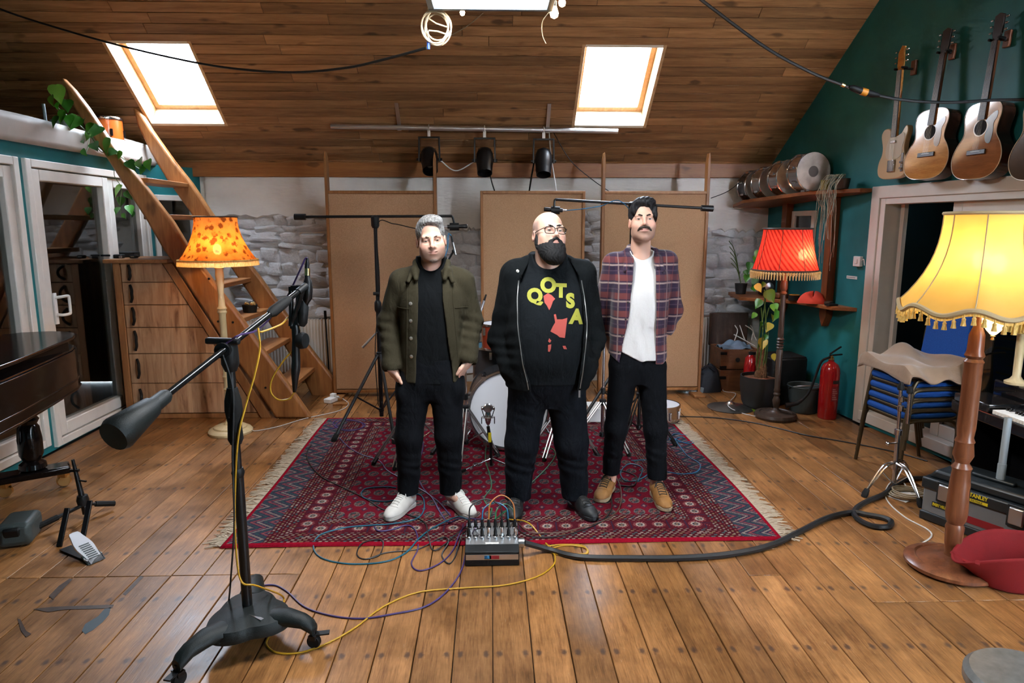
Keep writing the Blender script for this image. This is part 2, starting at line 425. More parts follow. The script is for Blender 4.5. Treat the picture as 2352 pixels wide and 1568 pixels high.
# ragged lower edge of the plaster coat over the stones
for (xa, xb, zz) in ((-3.0, -1.5, 1.79), (-0.6, 0.0, 1.66), (2.0, 3.02, 1.64)):
    m = MB(); ns = 26
    vs = []; fs = []
    for i in range(ns + 1):
        x = xa + (xb - xa) * i / ns; ze = zz + RND.uniform(-0.025, 0.02)
        vs += [(x, 7.452 - 0.004 * RND.random(), ze + 0.03), (x, 7.50, ze), (x, 7.462, 2.26)]
    for i in range(ns):
        a = 3 * i; fs += [(a, a + 1, a + 4, a + 3), (a + 2, a, a + 3, a + 5)]
    m.add(vs, fs); m.build('plaster_coat', 'plaster', wbk, True)

# ---- right wall (splays away from the boards), with the doorway
def ztop(y): return min(EAVE_Z + SLOPE * (7.5 - y), EAVE_Z + SLOPE * (y + 1.1)) + 0.02
def rw_poly(mb, pts, th=0.16, off=0.0):       # pts: (y, z) on the wall
    A = [rwp(y, off, z) for y, z in pts]; B = [rwp(y, off - th, z) for y, z in pts]; n = len(A)
    mb.add(A + B, [tuple(range(n)), tuple(reversed(range(n, 2 * n)))] + [(i, n + i, n + (i + 1) % n, (i + 1) % n) for i in range(n)])
DY0, DY1, DZ = 5.74, 3.45, 1.97
mb = MB()
rw_poly(mb, [(7.6, 0), (7.6, ztop(7.6)), (DY0, ztop(DY0)), (DY0, 0)])
rw_poly(mb, [(DY0, DZ), (DY0, ztop(DY0)), (DY1, ztop(DY1)), (DY1, DZ)])
rw_poly(mb, [(DY1, 0), (DY1, ztop(DY1)), (3.2, ztop(3.2)), (-1.6, ztop(-1.6)), (-1.6, 0)])
wr = tag(mb.build('wall_right', 'teal_paint', None, False), kind='structure')
# black room beyond
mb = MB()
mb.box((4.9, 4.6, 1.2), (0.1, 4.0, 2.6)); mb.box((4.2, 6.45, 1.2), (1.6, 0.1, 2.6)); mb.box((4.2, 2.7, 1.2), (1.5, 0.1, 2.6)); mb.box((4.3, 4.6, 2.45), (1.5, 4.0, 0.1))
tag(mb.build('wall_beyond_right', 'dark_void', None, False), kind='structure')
# doorway: white casing, reveal, sliding leaf with glass
d2 = thing('door_2', None, None, rwp(DY0, 0, 0)); d2['kind'] = 'structure'
def rbox(y0, y1, z0, z1, o0, o1):
    m = MB(); P = [rwp(y, o, z) for y in (y0, y1) for o in (o0, o1) for z in (z0, z1)]
    m.add(P, [(0, 1, 3, 2), (4, 6, 7, 5), (0, 4, 5, 1), (2, 3, 7, 6), (0, 2, 6, 4), (1, 5, 7, 3)]); return m
rbox(DY0 + 0.07, DY0 - 0.03, 0.0, DZ + 0.07, -0.005, 0.025).build('casing', 'white_paint', d2, True, 0.006)
rbox(DY0 + 0.07, DY1 - 0.1, DZ - 0.03, DZ + 0.07, -0.005, 0.025).build('casing', 'white_paint', d2, True, 0.006)
rbox(DY0 - 0.03, DY0 - 0.09, 0.0, DZ - 0.03, -0.15, 0.012).build('jamb', 'white_paint', d2, True, 0.004)
rbox(DY0 - 0.09, DY1, DZ - 0.08, DZ - 0.03, -0.15, 0.012).build('head', 'white_paint', d2, True, 0.004)
rbox(DY0, DY1, 0.03, 0.12, -0.16, 0.035).build('threshold', 'white_paint', d2, True, 0.006)
rbox(DY0 + 0.05, DY1, 0.0, 0.032, -0.02, 0.02).build('skirting_strip', 'teal_paint', d2, True, 0.003)
lf = thing('sliding_leaf', None, None); lf.parent = d2
LY = rw(2198, 440, -0.06).y
rbox(LY, LY - 0.085, 0.12, DZ - 0.08, -0.10, -0.05).build('stile', 'white_paint', lf, True, 0.005)
rbox(LY - 0.085, DY1, DZ - 0.18, DZ - 0.08, -0.10, -0.05).build('rail', 'white_paint', lf, True, 0.005)
rbox(LY - 0.085, DY1, 0.12, 0.22, -0.10, -0.05).build('rail', 'white_paint', lf, True, 0.005)
rbox(LY - 0.085, DY1, 0.22, DZ - 0.18, -0.08, -0.074).build('pane', 'door_glass', lf, False)
rbox(DY0 - 0.12, DY0 - 0.16, 0.12, DZ - 0.08, -0.15, -0.11).build('track_post', 'white_paint', d2, True, 0.003)

# ---- left wall: teal, two glazed openings, white loft edge above
ZL = 2.31
O1 = (3.2, 5.12, 0.06, 2.20); O2 = (5.19, 6.96, 0.02, 2.20)
mb = MB()
def lbox(mb, y0, y1, z0, z1, x0=LW_X - 0.16, x1=LW_X): return mb.box(((x0 + x1) / 2, (y0 + y1) / 2, (z0 + z1) / 2), (x1 - x0, y1 - y0, z1 - z0))
lbox(mb, -1.6, O1[0], 0, ZL); lbox(mb, O1[0], O1[1], O1[3], ZL); lbox(mb, O1[0], O1[1], 0, O1[2])
lbox(mb, O1[1], O2[0], 0, ZL); lbox(mb, O2[0], O2[1], O2[3], ZL); lbox(mb, O2[0], O2[1], 0, O2[2])
# angled return to the back wall
A0 = Vector((LW_X, 6.96, 0)); A1 = Vector((-3.06, 7.52, 0)); AT = (A1 - A0).normalized(); AN = Vector((AT.y, -AT.x, 0))
def angbox(s0, s1, z0, z1, o0, o1, m=None):
    m = m or MB(); P = [A0 + AT * s_ + AN * o + Vector((0, 0, z)) for s_ in (s0, s1) for o in (o0, o1) for z in (z0, z1)]
    m.add(P, [(0, 2, 3, 1), (4, 5, 7, 6), (0, 1, 5, 4), (2, 6, 7, 3), (0, 4, 6, 2), (1, 3, 7, 5)]); return m
AL = (A1 - A0).length
wz0, wz1, ws0, ws1 = 0.9, 2.02, 0.06, AL - 0.10
angbox(0, ws0, 0, ZL, -0.14, 0, mb); angbox(ws1, AL, 0, ZL, -0.14, 0, mb); angbox(ws0, ws1, 0, wz0, -0.14, 0, mb); angbox(ws0, ws1, wz1, ZL, -0.14, 0, mb)
wl = tag(mb.build('wall_left', 'teal_paint', None, False), kind='structure')
w3 = thing('window_3', None, None, A0 + AT * ws0 + Vector((0, 0, wz0))); w3['kind'] = 'structure'
fr = 0.055
for (a, b, z0, z1) in ((ws0, ws0 + fr, wz0, wz1), (ws1 - fr, ws1, wz0, wz1), (ws0 + fr, ws1 - fr, wz0, wz0 + fr), (ws0 + fr, ws1 - fr, wz1 - fr, wz1)):
    angbox(a, b, z0, z1, -0.06, 0.02).build('window_frame', 'white_paint', w3, True, 0.004)
angbox(ws0 + fr, ws1 - fr, wz0 + fr, wz1 - fr, -0.035, -0.03).build('pane', 'door_glass', w3, False)
# glazed doors on the left
def glazed(name, y0, y1, z0, z1, leaf):
    d = thing(name, None, None, (LW_X, (y0 + y1) / 2, z0)); d['kind'] = 'structure'
    f_ = 0.06
    for (a, b, c0, c1) in ((y0, y0 + f_, z0, z1), (y1 - f_, y1, z0, z1), (y0 + f_, y1 - f_, z1 - f_, z1), (y0 + f_, y1 - f_, z0, z0 + f_)):
        m = MB(); lbox(m, a, b, c0, c1, LW_X - 0.14, LW_X + 0.03).build('door_frame', 'white_paint', d, True, 0.006)
    for (a, b, hinge) in leaf:
        lf_ = thing('door_leaf', None, None); lf_.parent = d; lw_ = 0.085
        zz0, zz1 = z0 + f_ + 0.008, z1 - f_ - 0.008
        for (p, q, c0, c1) in ((a, a + lw_, zz0, zz1), (b - lw_, b, zz0, zz1), (a + lw_, b - lw_, zz1 - lw_, zz1), (a + lw_, b - lw_, zz0, zz0 + 0.10)):
            m = MB(); lbox(m, p, q, c0, c1, LW_X - 0.07, LW_X + 0.012 + 0.01 * hinge).build('stile', 'white_paint', lf_, True, 0.008)
        m = MB(); lbox(m, a + lw_ - 0.004, b - lw_ + 0.004, zz0 + 0.096, zz1 - lw_ + 0.004, LW_X - 0.035, LW_X - 0.03).build('pane', 'door_glass', lf_, False)
    return d
d1 = glazed('door_1', O2[0], O2[1], O2[2], O2[3], [(5.255, 6.27, 1), (6.28, 6.895, 0)])
hd = aX(130, 702, LW_X + 0.03)
m = MB(); hx = LW_X + 0.03
m.box((hx + 0.004, hd.y - 0.02, hd.z - 0.02), (0.012, 0.035, 0.24))
m.tube(cr([(hx, hd.y - 0.02, hd.z + 0.065), (hx + 0.05, hd.y - 0.015, hd.z + 0.07), (hx + 0.055, hd.y + 0.06, hd.z + 0.07), (hx + 0.055, hd.y + 0.075, hd.z + 0.05), (hx + 0.055, hd.y + 0.075, hd.z - 0.05), (hx + 0.055, hd.y + 0.06, hd.z - 0.07), (hx + 0.05, hd.y - 0.015, hd.z - 0.07), (hx, hd.y - 0.02, hd.z - 0.065)], 4), 0.011, 8)
hnd = m.build('door_handle', 'white_plastic', d1, True, 0.003)
glazed('door_3', O1[0], O1[1], O1[2], O1[3], [(3.262, 4.2, 0), (4.21, 5.055, 0)])
# dim room beyond the glass
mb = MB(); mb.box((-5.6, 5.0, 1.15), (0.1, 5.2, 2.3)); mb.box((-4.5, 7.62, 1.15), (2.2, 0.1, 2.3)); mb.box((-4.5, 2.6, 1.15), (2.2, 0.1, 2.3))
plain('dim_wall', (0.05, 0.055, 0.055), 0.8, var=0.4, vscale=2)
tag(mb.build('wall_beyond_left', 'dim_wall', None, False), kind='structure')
# loft platform and its white edge
plain('loft_edge', (0.46, 0.42, 0.38), 0.6, var=0.12, vscale=4, bump=0.3, bscale=8)
mb = MB(); mb.box((-4.9, 5.1, 2.37), (2.9, 5.2, 0.10)); tag(mb.build('floor_loft', 'ceiling_dark', None, False), kind='structure')
le = MB(); le.grid(lambda u, v: (LW_X + 0.05 + 0.012 * math.sin(9 * u + 3 * v), 2.4 + 4.78 * u, 2.30 + 0.185 * v + (0.008 * math.sin(14 * u) if v > 0.9 else 0)), 40, 5)
tag(le.build('trim_2', 'loft_edge', None, True, solid=0.03), kind='structure')
mb = MB(); mb.box((-6.45, 3.0, 2.9), (0.1, 9.4, 6.0)); tag(mb.build('wall_outer_left', 'dark_void', None, False), kind='structure')
mb = MB(); mb.box((-1.3, -1.65, 2.0), (10.4, 0.1, 4.6)); tag(mb.build('wall_front', 'teal_paint', None, False), kind='structure')

# old paint marks worn into the boards
plain('paint_blue', (0.045, 0.065, 0.075), 0.5); plain('stain_dark', (0.055, 0.030, 0.018), 0.45, var=0.4, vscale=30)
for pts, mt in (([(188, 1448), (196, 1432), (225, 1415), (240, 1398), (255, 1394), (250, 1412), (236, 1428), (214, 1446), (196, 1456)], 'paint_blue'), ([(75, 1398), (120, 1393), (200, 1390), (262, 1388), (258, 1396), (205, 1398), (150, 1399), (110, 1405)], 'stain_dark'), ([(112, 1368), (135, 1345), (160, 1328), (167, 1330), (145, 1352), (122, 1376)], 'stain_dark'), ([(282, 1364), (305, 1340), (322, 1322), (330, 1324), (306, 1350), (288, 1367)], 'stain_dark'), ([(40, 1420), (47, 1422), (60, 1448), (72, 1455), (60, 1463), (48, 1448)], 'stain_dark')):
    m = MB(); m.add([fl(x, y, 0.0006) for x, y in reversed(pts)], [tuple(range(len(pts)))]); m.build('paint_mark', mt, flr, False)

# ================================================================== LEFT SIDE AND BACK
XZ = lambda Y: frame((0, Y, 0), (1, 0, 0), (0, 0, 1))       # outline (x, z) extruded from depth Y towards the camera
def pxo(pts, Y): return [(aY(x, y, Y).x, aY(x, y, Y).z) for x, y in pts]
# ---- staircase to the loft
wood('stair_wood', (0.22, 0.085, 0.024), (0.46, 0.205, 0.068), 2, 0.42, 10, 5, 0.12, 0.2, 0.45, 0.5)
wood('tread_wood', (0.22, 0.085, 0.024), (0.44, 0.195, 0.068), 1, 0.42, 10, 5, 0.12, 0.2, 0.45)
SNY, SFY = 6.06, 6.92
st = thing('staircase', 'open timber staircase with curved natural-edge stringers rising to the loft', 'staircase', (-1.9, 6.4, 0))
near = [(146, 178), (172, 205), (205, 248), (240, 300), (285, 368), (340, 432), (400, 510), (436, 570), (462, 606), (505, 663), (560, 735), (604, 800), (660, 877), (718, 958), (636, 958), (585, 880), (522, 790), (455, 685), (402, 603), (380, 575), (340, 505), (292, 430), (242, 352), (200, 290), (162, 225)]
m = MB().prism(pxo(near, SNY), 0.085, XZ(SNY + 0.0425)); m.build('stringer', 'stair_wood', st, True, 0.022, seg=3)
far = [(306, 238), (330, 265), (352, 300), (402, 370), (442, 420), (484, 483), (540, 562), (602, 640), (652, 710), (700, 780), (748, 842), (800, 912), (720, 912), (690, 850), (640, 770), (585, 690), (530, 610), (480, 545), (430, 474), (386, 412), (350, 352), (320, 290)]
m = MB().prism(pxo(far, SFY), 0.085, XZ(SFY + 0.0425)); m.build('stringer', 'stair_wood', st, True, 0.022, seg=3)
# a shelf bracket-like block foot of the far stringer
treads = [(-2.93, 2.12), (-2.77, 1.81), (-2.58, 1.505), (-2.385, 1.205), (-2.215, 0.90), (-2.03, 0.60), (-1.80, 0.29)]
for (xf, z) in treads:
    MB().box((xf - 0.115, (SNY + SFY) / 2, z - 0.02), (0.23, SFY - SNY - 0.07, 0.042)).build('tread', 'tread_wood', st, True, 0.006)
for (px, py) in ((480, 640), (506, 658), (501, 738), (535, 740), (610, 890)):
    p = aY(px, py, SNY - 0.045); MB().cyl(p, p + Vector((0, -0.004, 0)), 0.010, 10).build('peg', 'black_rubber', st)

# ---- chest of drawers under the stairs
t = NT('drawer_wood'); tc = t.n('TexCoord'); sp = t.n('SeparateXYZ'); t.t.links.new(tc.outputs['Object'], sp.inputs[0])
oi = t.n('ObjectInfo')
fx = t.math('FLOOR', t.math('DIVIDE', t.math('ADD', sp.outputs[0], t.math('MULTIPLY', oi.outputs['Random'], 0.05)), 0.135))
wnz = t.n('TexWhiteNoise', noise_dimensions='1D'); t.t.links.new(fx, wnz.inputs['W'])
v = t.coord(scale=(10, 10, 1.4), rnd=0.0); va = t.n('VectorMath', operation='ADD'); t.put(va.inputs[0], v)
t.t.links.new(t.math('MULTIPLY', wnz.outputs['Value'], 40), va.inputs[1])
n1 = t.noise(va.outputs[0], 1.8, 6, 0.6, 0.8)
c = t.ramp(n1, [(0.28, (0.20, 0.085, 0.035)), (0.42, (0.46, 0.24, 0.12)), (0.58, (0.60, 0.35, 0.19)), (0.75, (0.70, 0.45, 0.26))])
c = t.mix(1.0, c, t.math('ADD', t.math('MULTIPLY', wnz.outputs['Value'], 0.35), 0.75), 'MULTIPLY')
t.bsdf(c, 0.45, 0, 0.4, t.bump(n1, 0.12, 0.003))
wood('cabinet_wood', (0.24, 0.098, 0.032), (0.42, 0.19, 0.07), 2, 0.45, 10, 5, 0.1)
CY = 6.05
cab = thing('drawer_cabinet', 'wooden chest of six drawers with a sloping side built under the staircase', 'cabinet', (-2.8, CY + 0.3, 0))
P0 = aY(373, 604, CY); P1 = aY(599, 957, CY); XL = -3.21
def xsl(z): return P0.x + (P1.x - P0.x) * (z - P0.z) / (P1.z - P0.z)
zt = aY(300, 604, CY).z
MB().prism([(XL - 0.05, 0.0), (xsl(0.0) - 0.01, 0.0), (xsl(zt) - 0.01, zt), (XL - 0.05, zt)], 0.62, XZ(CY + 0.645)).build('carcass', 'cabinet_wood', cab, False)
MB().box(((-3.34 + P0.x + 0.06) / 2, CY + 0.30, zt + 0.016), (P0.x + 0.06 + 3.34, 0.68, 0.032)).build('top_board', 'tread_wood', cab, True, 0.004)
MB().prism([(XL - 0.065, 0.0), (XL - 0.006, 0.0), (XL - 0.006, zt), (XL - 0.065, zt)], 0.03, XZ(CY + 0.02)).build('side_post', 'cabinet_wood', cab, True, 0.003)
MB().prism([(xsl(0) + 0.004, 0), (xsl(0) + 0.095, 0), (xsl(zt) + 0.085, zt), (xsl(zt) + 0.004, zt)], 0.035, XZ(CY + 0.02)).build('sloping_trim', 'cabinet_wood', cab, True, 0.004)
MB().prism([(XL, 0.0), (xsl(0.0), 0.0), (xsl(0.045), 0.045), (XL, 0.045)], 0.015, XZ(CY + 0.02)).build('plinth', 'cabinet_wood', cab, True, 0.003)
zs = [aY(330, y, CY).z for y in (604, 648, 700, 752, 812, 880, 948)]
zs[-1] = 0.05
for i in range(6):
    z1, z0 = zs[i] - 0.003, zs[i + 1] + 0.003
    dr = MB().prism([(XL, z0), (xsl(z0) - 0.006, z0), (xsl(z1) - 0.006, z1), (XL, z1)], 0.022, XZ(CY + 0.02)).build('drawer', 'drawer_wood', cab, True, 0.002)
    zm = (z0 + z1) / 2; xh = XL + 0.075; hh = min(0.085, (z1 - z0) * 0.38)
    m = MB(); pts = cr([(xh - 0.008, CY - 0.002, zm + hh), (xh + 0.016, CY - 0.03, zm + hh * 0.5), (xh + 0.02, CY - 0.042, zm), (xh + 0.014, CY - 0.03, zm - hh * 0.5), (xh - 0.012, CY - 0.002, zm - hh)], 5)
    m.tube(pts, 0.012, 6); m.build('handle', 'black_rubber', dr)
# bits on top of it
def small_case(name, label, cat, px, py, w, d, h, mat='black_plastic'):
    p = fl(px, py, zt + 0.032); t_ = thing(name, label, cat, (p.x, CY + 0.2, zt + 0.032))
    MB().box((p.x, CY + 0.2, zt + 0.032 + h / 2), (w, d, h)).build('body', mat, t_, True, 0.008); return t_, p
s1, p = small_case('headphone_case', 'small rounded black case on the drawer cabinet beside the glass door', 'case', 308, 590, 0.075, 0.07, 0.035)
MB().cyl((p.x + 0.03, CY + 0.17, zt + 0.045), (p.x + 0.03, CY + 0.155, zt + 0.045), 0.012, 10).build('knob', 'steel', s1)
s1, p = small_case('battery_pack', 'tiny black battery pack on the drawer cabinet near the stair stringer', 'battery', 340, 590, 0.06, 0.05, 0.03)
MB().box((p.x, CY + 0.172, zt + 0.047), (0.03, 0.004, 0.008)).build('label_strip', 'steel', s1)
s1, p = small_case('flight_case', 'long flat black case at the back of the drawer cabinet top', 'case', 345, 585, 0.26, 0.12, 0.05)
s1.location.y += 0.22
MB().box((p.x, CY + 0.135, zt + 0.06), (0.08, 0.006, 0.016)).build('latch', 'black_metal', s1)
# pot of crumpled foil on a tread
pp = Vector((-2.30, 6.55, 0.901))
cp = thing('foil_pot', 'small black pot of crumpled gold foil on a stair tread', 'pot', pp)
MB().lathe([(0.06, 0), (0.072, 0.07), (0.066, 0.07), (0.06, 0.055)], 14, pp).build('pot', 'black_plastic', cp)
mf = MB()
for i in range(12): mf.sphere(pp + Vector((RND.uniform(-.045, .045), RND.uniform(-.045, .045), 0.07 + RND.uniform(-.01, .015))), RND.uniform(.012, .022), 6, 4)
mf.build('foil', 'brass', cp, False)

# ---- floor lamps
def shade_mat(name, fn, trans=0.6, strength=0.004):
    t = NT(name); c = fn(t); df = t.n('BsdfDiffuse'); tl = t.n('BsdfTranslucent'); mx = t.n('MixShader'); mx.inputs[0].default_value = trans
    t.put(df.inputs[0], c); t.put(tl.inputs[0], c); tp = t.n('BsdfTransparent'); m2 = t.n('MixShader'); m2.inputs[0].default_value = strength
    t.t.links.new(df.outputs[0], mx.inputs[1]); t.t.links.new(tl.outputs[0], mx.inputs[2]); t.t.links.new(mx.outputs[0], m2.inputs[1]); t.t.links.new(tp.outputs[0], m2.inputs[2]); t.t.links.new(m2.outputs[0], t.out.inputs[0]); return t.m
def floral(t):
    v = t.coord(); vo = t.n('TexVoronoi', feature='F1'); t.put(vo.inputs['Vector'], v); vo.inputs['Scale'].default_value = 19
    nz = t.noise(v, 48, 4, 0.7); nb = t.noise(v, 9, 3)
    pet = t.math('ADD', vo.outputs['Distance'], t.math('MULTIPLY', t.math('SUBTRACT', nz, 0.5), 0.9))
    blot = t.ramp(pet, [(0.30, (1, 1, 1)), (0.46, (0, 0, 0))]); blot = t.mix(1.0, blot, t.ramp(nb, [(0.30, (0, 0, 0)), (0.44, (1, 1, 1))]), 'MULTIPLY')
    base = t.ramp(nb, [(0.3, (0.50, 0.14, 0.022)), (0.7, (0.66, 0.25, 0.05))])
    return t.mix(t.math('MULTIPLY', blot, 0.85), base, (0.06, 0.010, 0.004))
shade_mat('shade_floral', floral, 0.5)
def pleat(t):
    v = t.coord(); sp = t.n('SeparateXYZ'); t.put(sp.inputs[0], v)
    ang = t.math('ARCTAN2', sp.outputs[1], sp.outputs[0])
    w = t.math('SINE', t.math('ADD', t.math('MULTIPLY', ang, 36.0), t.math('MULTIPLY', sp.outputs[2], 110.0)))
    w = t.math('ADD', w, t.math('MULTIPLY', t.noise(v, 25, 3), 1.2))
    return t.ramp(t.math('MULTIPLY', t.math('ADD', w, 1.0), 0.4), [(0.1, (0.30, 0.004, 0.010)), (0.8, (0.80, 0.075, 0.05))])
shade_mat('shade_red', pleat, 0.45)
shade_mat('shade_yellow', lambda t: t.ramp(t.noise(t.coord(), 5, 3), [(0.3, (0.66, 0.44, 0.12)), (0.7, (0.74, 0.52, 0.16))]), 0.5)
shade_mat('fringe_cream', lambda t: t.ramp(t.noise(t.coord(scale=(1, 1, 0.2)), 160, 2), [(0.35, (0.62, 0.42, 0.16)), (0.65, (0.85, 0.68, 0.38))]), 0.4)
shade_mat('fringe_gold', lambda t: t.ramp(t.noise(t.coord(scale=(1, 1, 0.2)), 160, 2), [(0.35, (0.55, 0.36, 0.10)), (0.65, (0.80, 0.60, 0.22))]), 0.3)
def bulb_mat(name, col, st_):
    t = NT(name); e = t.n('Emission'); e.inputs[0].default_value = (*col, 1); e.inputs[1].default_value = st_; t.t.links.new(e.outputs[0], t.out.inputs[0])
bulb_mat('bulb_amber', (1.0, 0.56, 0.20), LAMP_A := 220.0)
bulb_mat('bulb_warm', (1.0, 0.62, 0.28), LAMP_W := 150.0)
bulb_mat('bulb_yellow', (1.0, 0.68, 0.33), LAMP_Y := 105.0)
wood('cream_turned', (0.60, 0.46, 0.24), (0.72, 0.58, 0.34), 2, 0.4, rnd=0)
wood('dark_turned', (0.035, 0.022, 0.016), (0.085, 0.052, 0.036), 2, 0.4, rnd=0)
wood('mahogany', (0.11, 0.034, 0.014), (0.24, 0.083, 0.034), 2, 0.32, rnd=0, spec=0.5)

def shade_surface(m, loc, prof, nseg, facet=0.0, scallop=0.0, npan=8, phase=0.0):
    def fn(u, v):
        k = v * (len(prof) - 1); i = min(int(k), len(prof) - 2); f = k - i
        r = prof[i][0] * (1 - f) + prof[i + 1][0] * f; z = prof[i][1] * (1 - f) + prof[i + 1][1] * f
        a = 2 * math.pi * u + phase; pa = (u * npan) % 1.0 - 0.5
        r *= 1 - facet * (1 - math.cos(pa * math.pi * 1.0) * 0 - 4 * pa * pa) * 1.0
        if scallop: z -= scallop * (1 - v) ** 6 * (0.5 + 0.5 * math.cos(2 * math.pi * pa))
        return (loc[0] + r * math.cos(a), loc[1] + r * math.sin(a), loc[2] + z)
    m.grid(fn, nseg, len(prof) * 3 - 2, True)
    return fn
def bell(r0, z0, r1, z1, n=9, p=2.2):
    return [(r1 + (r0 - r1) * (1 - i / (n - 1)) ** p, z0 + (z1 - z0) * i / (n - 1)) for i in range(n)]

# floral lamp
lp = Vector((-2.20, 5.62, 0))
lamp = thing('floor_lamp', 'cream turned floor lamp with a glowing orange floral shade beside the staircase', 'lamp', lp)
MB().lathe([(0.0, 0), (0.175, 0), (0.178, 0.018), (0.165, 0.035), (0.135, 0.042), (0.13, 0.055), (0.10, 0.066), (0.05, 0.072), (0.035, 0.1)], 36, lp).build('base', 'cream_turned', lamp)
MB().lathe([(0.035, 0.095), (0.022, 0.13), (0.030, 0.33), (0.024, 0.36), (0.034, 0.375), (0.024, 0.39), (0.026, 0.46), (0.034, 0.48), (0.026, 0.50), (0.028, 1.0), (0.038, 1.02), (0.03, 1.035), (0.04, 1.05), (0.028, 1.07), (0.022, 1.16), (0.034, 1.32), (0.03, 1.36), (0.036, 1.38), (0.02, 1.40), (0.012, 1.44), (0.012, 1.50)], 20, lp).build('pole', 'cream_turned', lamp)
sh_prof = bell(0.305, 1.435, 0.165, 1.785, 9, 2.0)
m = MB(); shade_surface(m, lp, sh_prof, 48, 0.02, 0, 8); sh = m.build('shade', 'shade_floral', lamp, True)
for z, r, rr in ((1.785, 0.166, 0.006), (1.445, 0.302, 0.006)):
    MB().tube([(lp.x + r * math.cos(a * math.pi / 16), lp.y + r * math.sin(a * math.pi / 16), z) for a in range(32)], rr, 6, True).build('trim_ring', 'dark_turned' if z > 1.6 else 'fringe_gold', sh)
MB().lathe([(0.306, 1.438), (0.31, 1.40)], 64, lp, caps=False).build('fringe', 'fringe_cream', sh)
MB().sphere(lp + Vector((0.02, -0.06, 1.53)), (0.034, 0.034, 0.045)).build('bulb', 'bulb_amber', lamp)
MB().cyl(lp + Vector((0.02, -0.06, 1.44)), lp + Vector((0.02, -0.06, 1.49)), 0.016).build('socket', 'brass', lamp)

# ---- radiators
def radiator(label, x0, x1, y, z0, z1):
    r = thing('radiator', label, 'radiator', ((x0 + x1) / 2, y, 0), group=None); n = int((x1 - x0) / 0.0333)
    def fn(u, v): return (x0 + (x1 - x0) * u, y - 0.045 - 0.012 * (0.5 - 0.5 * math.cos(2 * math.pi * u * n)) * min(1, min(v, 1 - v) * 12), z0 + (z1 - z0) * v)
    MB().grid(fn, n * 6 + 1, 14).build('front_panel', 'white_paint', r)
    MB().box(((x0 + x1) / 2, y - 0.02, (z0 + z1) / 2), (x1 - x0, 0.045, z1 - z0 - 0.01)).build('back_panel', 'white_paint', r, True, 0.006)
    g = MB()
    for i in range(n): g.box((x0 + (x1 - x0) * (i + 0.5) / n, y - 0.03, z1 + 0.002), (0.012, 0.05, 0.004))
    g.build('top_grille', 'white_paint', r, False)
    MB().tube([(x0 - 0.01, y - 0.03, z0 + 0.05), (x0 - 0.04, y - 0.03, z0 + 0.05), (x0 - 0.04, y - 0.03, 0)], 0.009, 8).build('pipe', 'white_paint', r)
    MB().lathe([(0.018, 0), (0.02, 0.03), (0.016, 0.06)], 12, (x0 - 0.04, y - 0.03, z0 + 0.05)).build('valve', 'white_plastic', r)
radiator('white ribbed radiator on the stone wall behind the staircase', -2.74, -1.66, 7.455, 0.13, 0.71)
radiator('white ribbed radiator half hidden behind the right acoustic screen', 1.75, 2.47, 7.455, 0.12, 0.71)

# ---- three acoustic screens
t = NT('gobo_fabric'); v = t.coord(rnd=5); n1 = t.noise(v, 160, 3, 0.6); n2 = t.noise(v, 1.4, 3)
c = t.ramp(n1, [(0.35, (0.37, 0.215, 0.115)), (0.65, (0.49, 0.30, 0.17))])
t.bsdf(c, 0.9, 0, 0.1, t.bump(n1, 0.25, 0.003), sheen=0.2)
wood('gobo_wood', (0.22, 0.088, 0.024), (0.38, 0.17, 0.055), 2, 0.45, 14, 5, 0.1)
GY = 6.80
def gobo(label, x0, x1, posts):
    g = thing('acoustic_screen', label, 'acoustic screen', ((x0 + x1) / 2, GY + 0.05, 0), group='brown acoustic screens'); fw = 0.028
    zt_, zb = 2.05, 0.07
    for x in (x0 + fw / 2, x1 - fw / 2):
        if posts:
            ol = [(-fw / 2, 0.0), (fw / 2, 0.0), (fw / 2, 2.30), (fw * 0.42, 2.36), (fw * 0.1, 2.415), (-fw * 0.1, 2.415), (-fw * 0.42, 2.36), (-fw / 2, 2.30)]
        else: ol = [(-fw / 2, 0.0), (fw / 2, 0.0), (fw / 2, zt_), (-fw / 2, zt_)]
        MB().prism([(x + a, b) for a, b in ol], 0.09, XZ(GY + 0.09)).build('post', 'gobo_wood', g, True, 0.005)
    for z in (zb - 0.014, zt_ - 0.014): MB().box(((x0 + x1) / 2, GY + 0.045, z), (x1 - x0 - 2 * fw, 0.09, 0.028)).build('rail', 'gobo_wood', g, True, 0.003)
    MB().box(((x0 + x1) / 2, GY + 0.05, (zb + zt_) / 2 - 0.007), (x1 - x0 - 2 * fw, 0.06, zt_ - zb - 0.03)).build('fabric_panel', 'gobo_fabric', g, False)
    for x in (x0 + 0.05, x1 - 0.05): MB().box((x, GY + 0.02, 0.012), (0.12, 0.36, 0.024)).build('foot', 'gobo_wood', g, True, 0.003)
gobo('brown fabric acoustic screen with tall posts nearest the staircase', -1.60, -0.525, True)
gobo('brown fabric acoustic screen without raised posts behind the bearded man', -0.10, 0.93, False)
gobo('brown fabric acoustic screen with tall posts behind the plaid-shirted man', 1.095, 2.155, True)

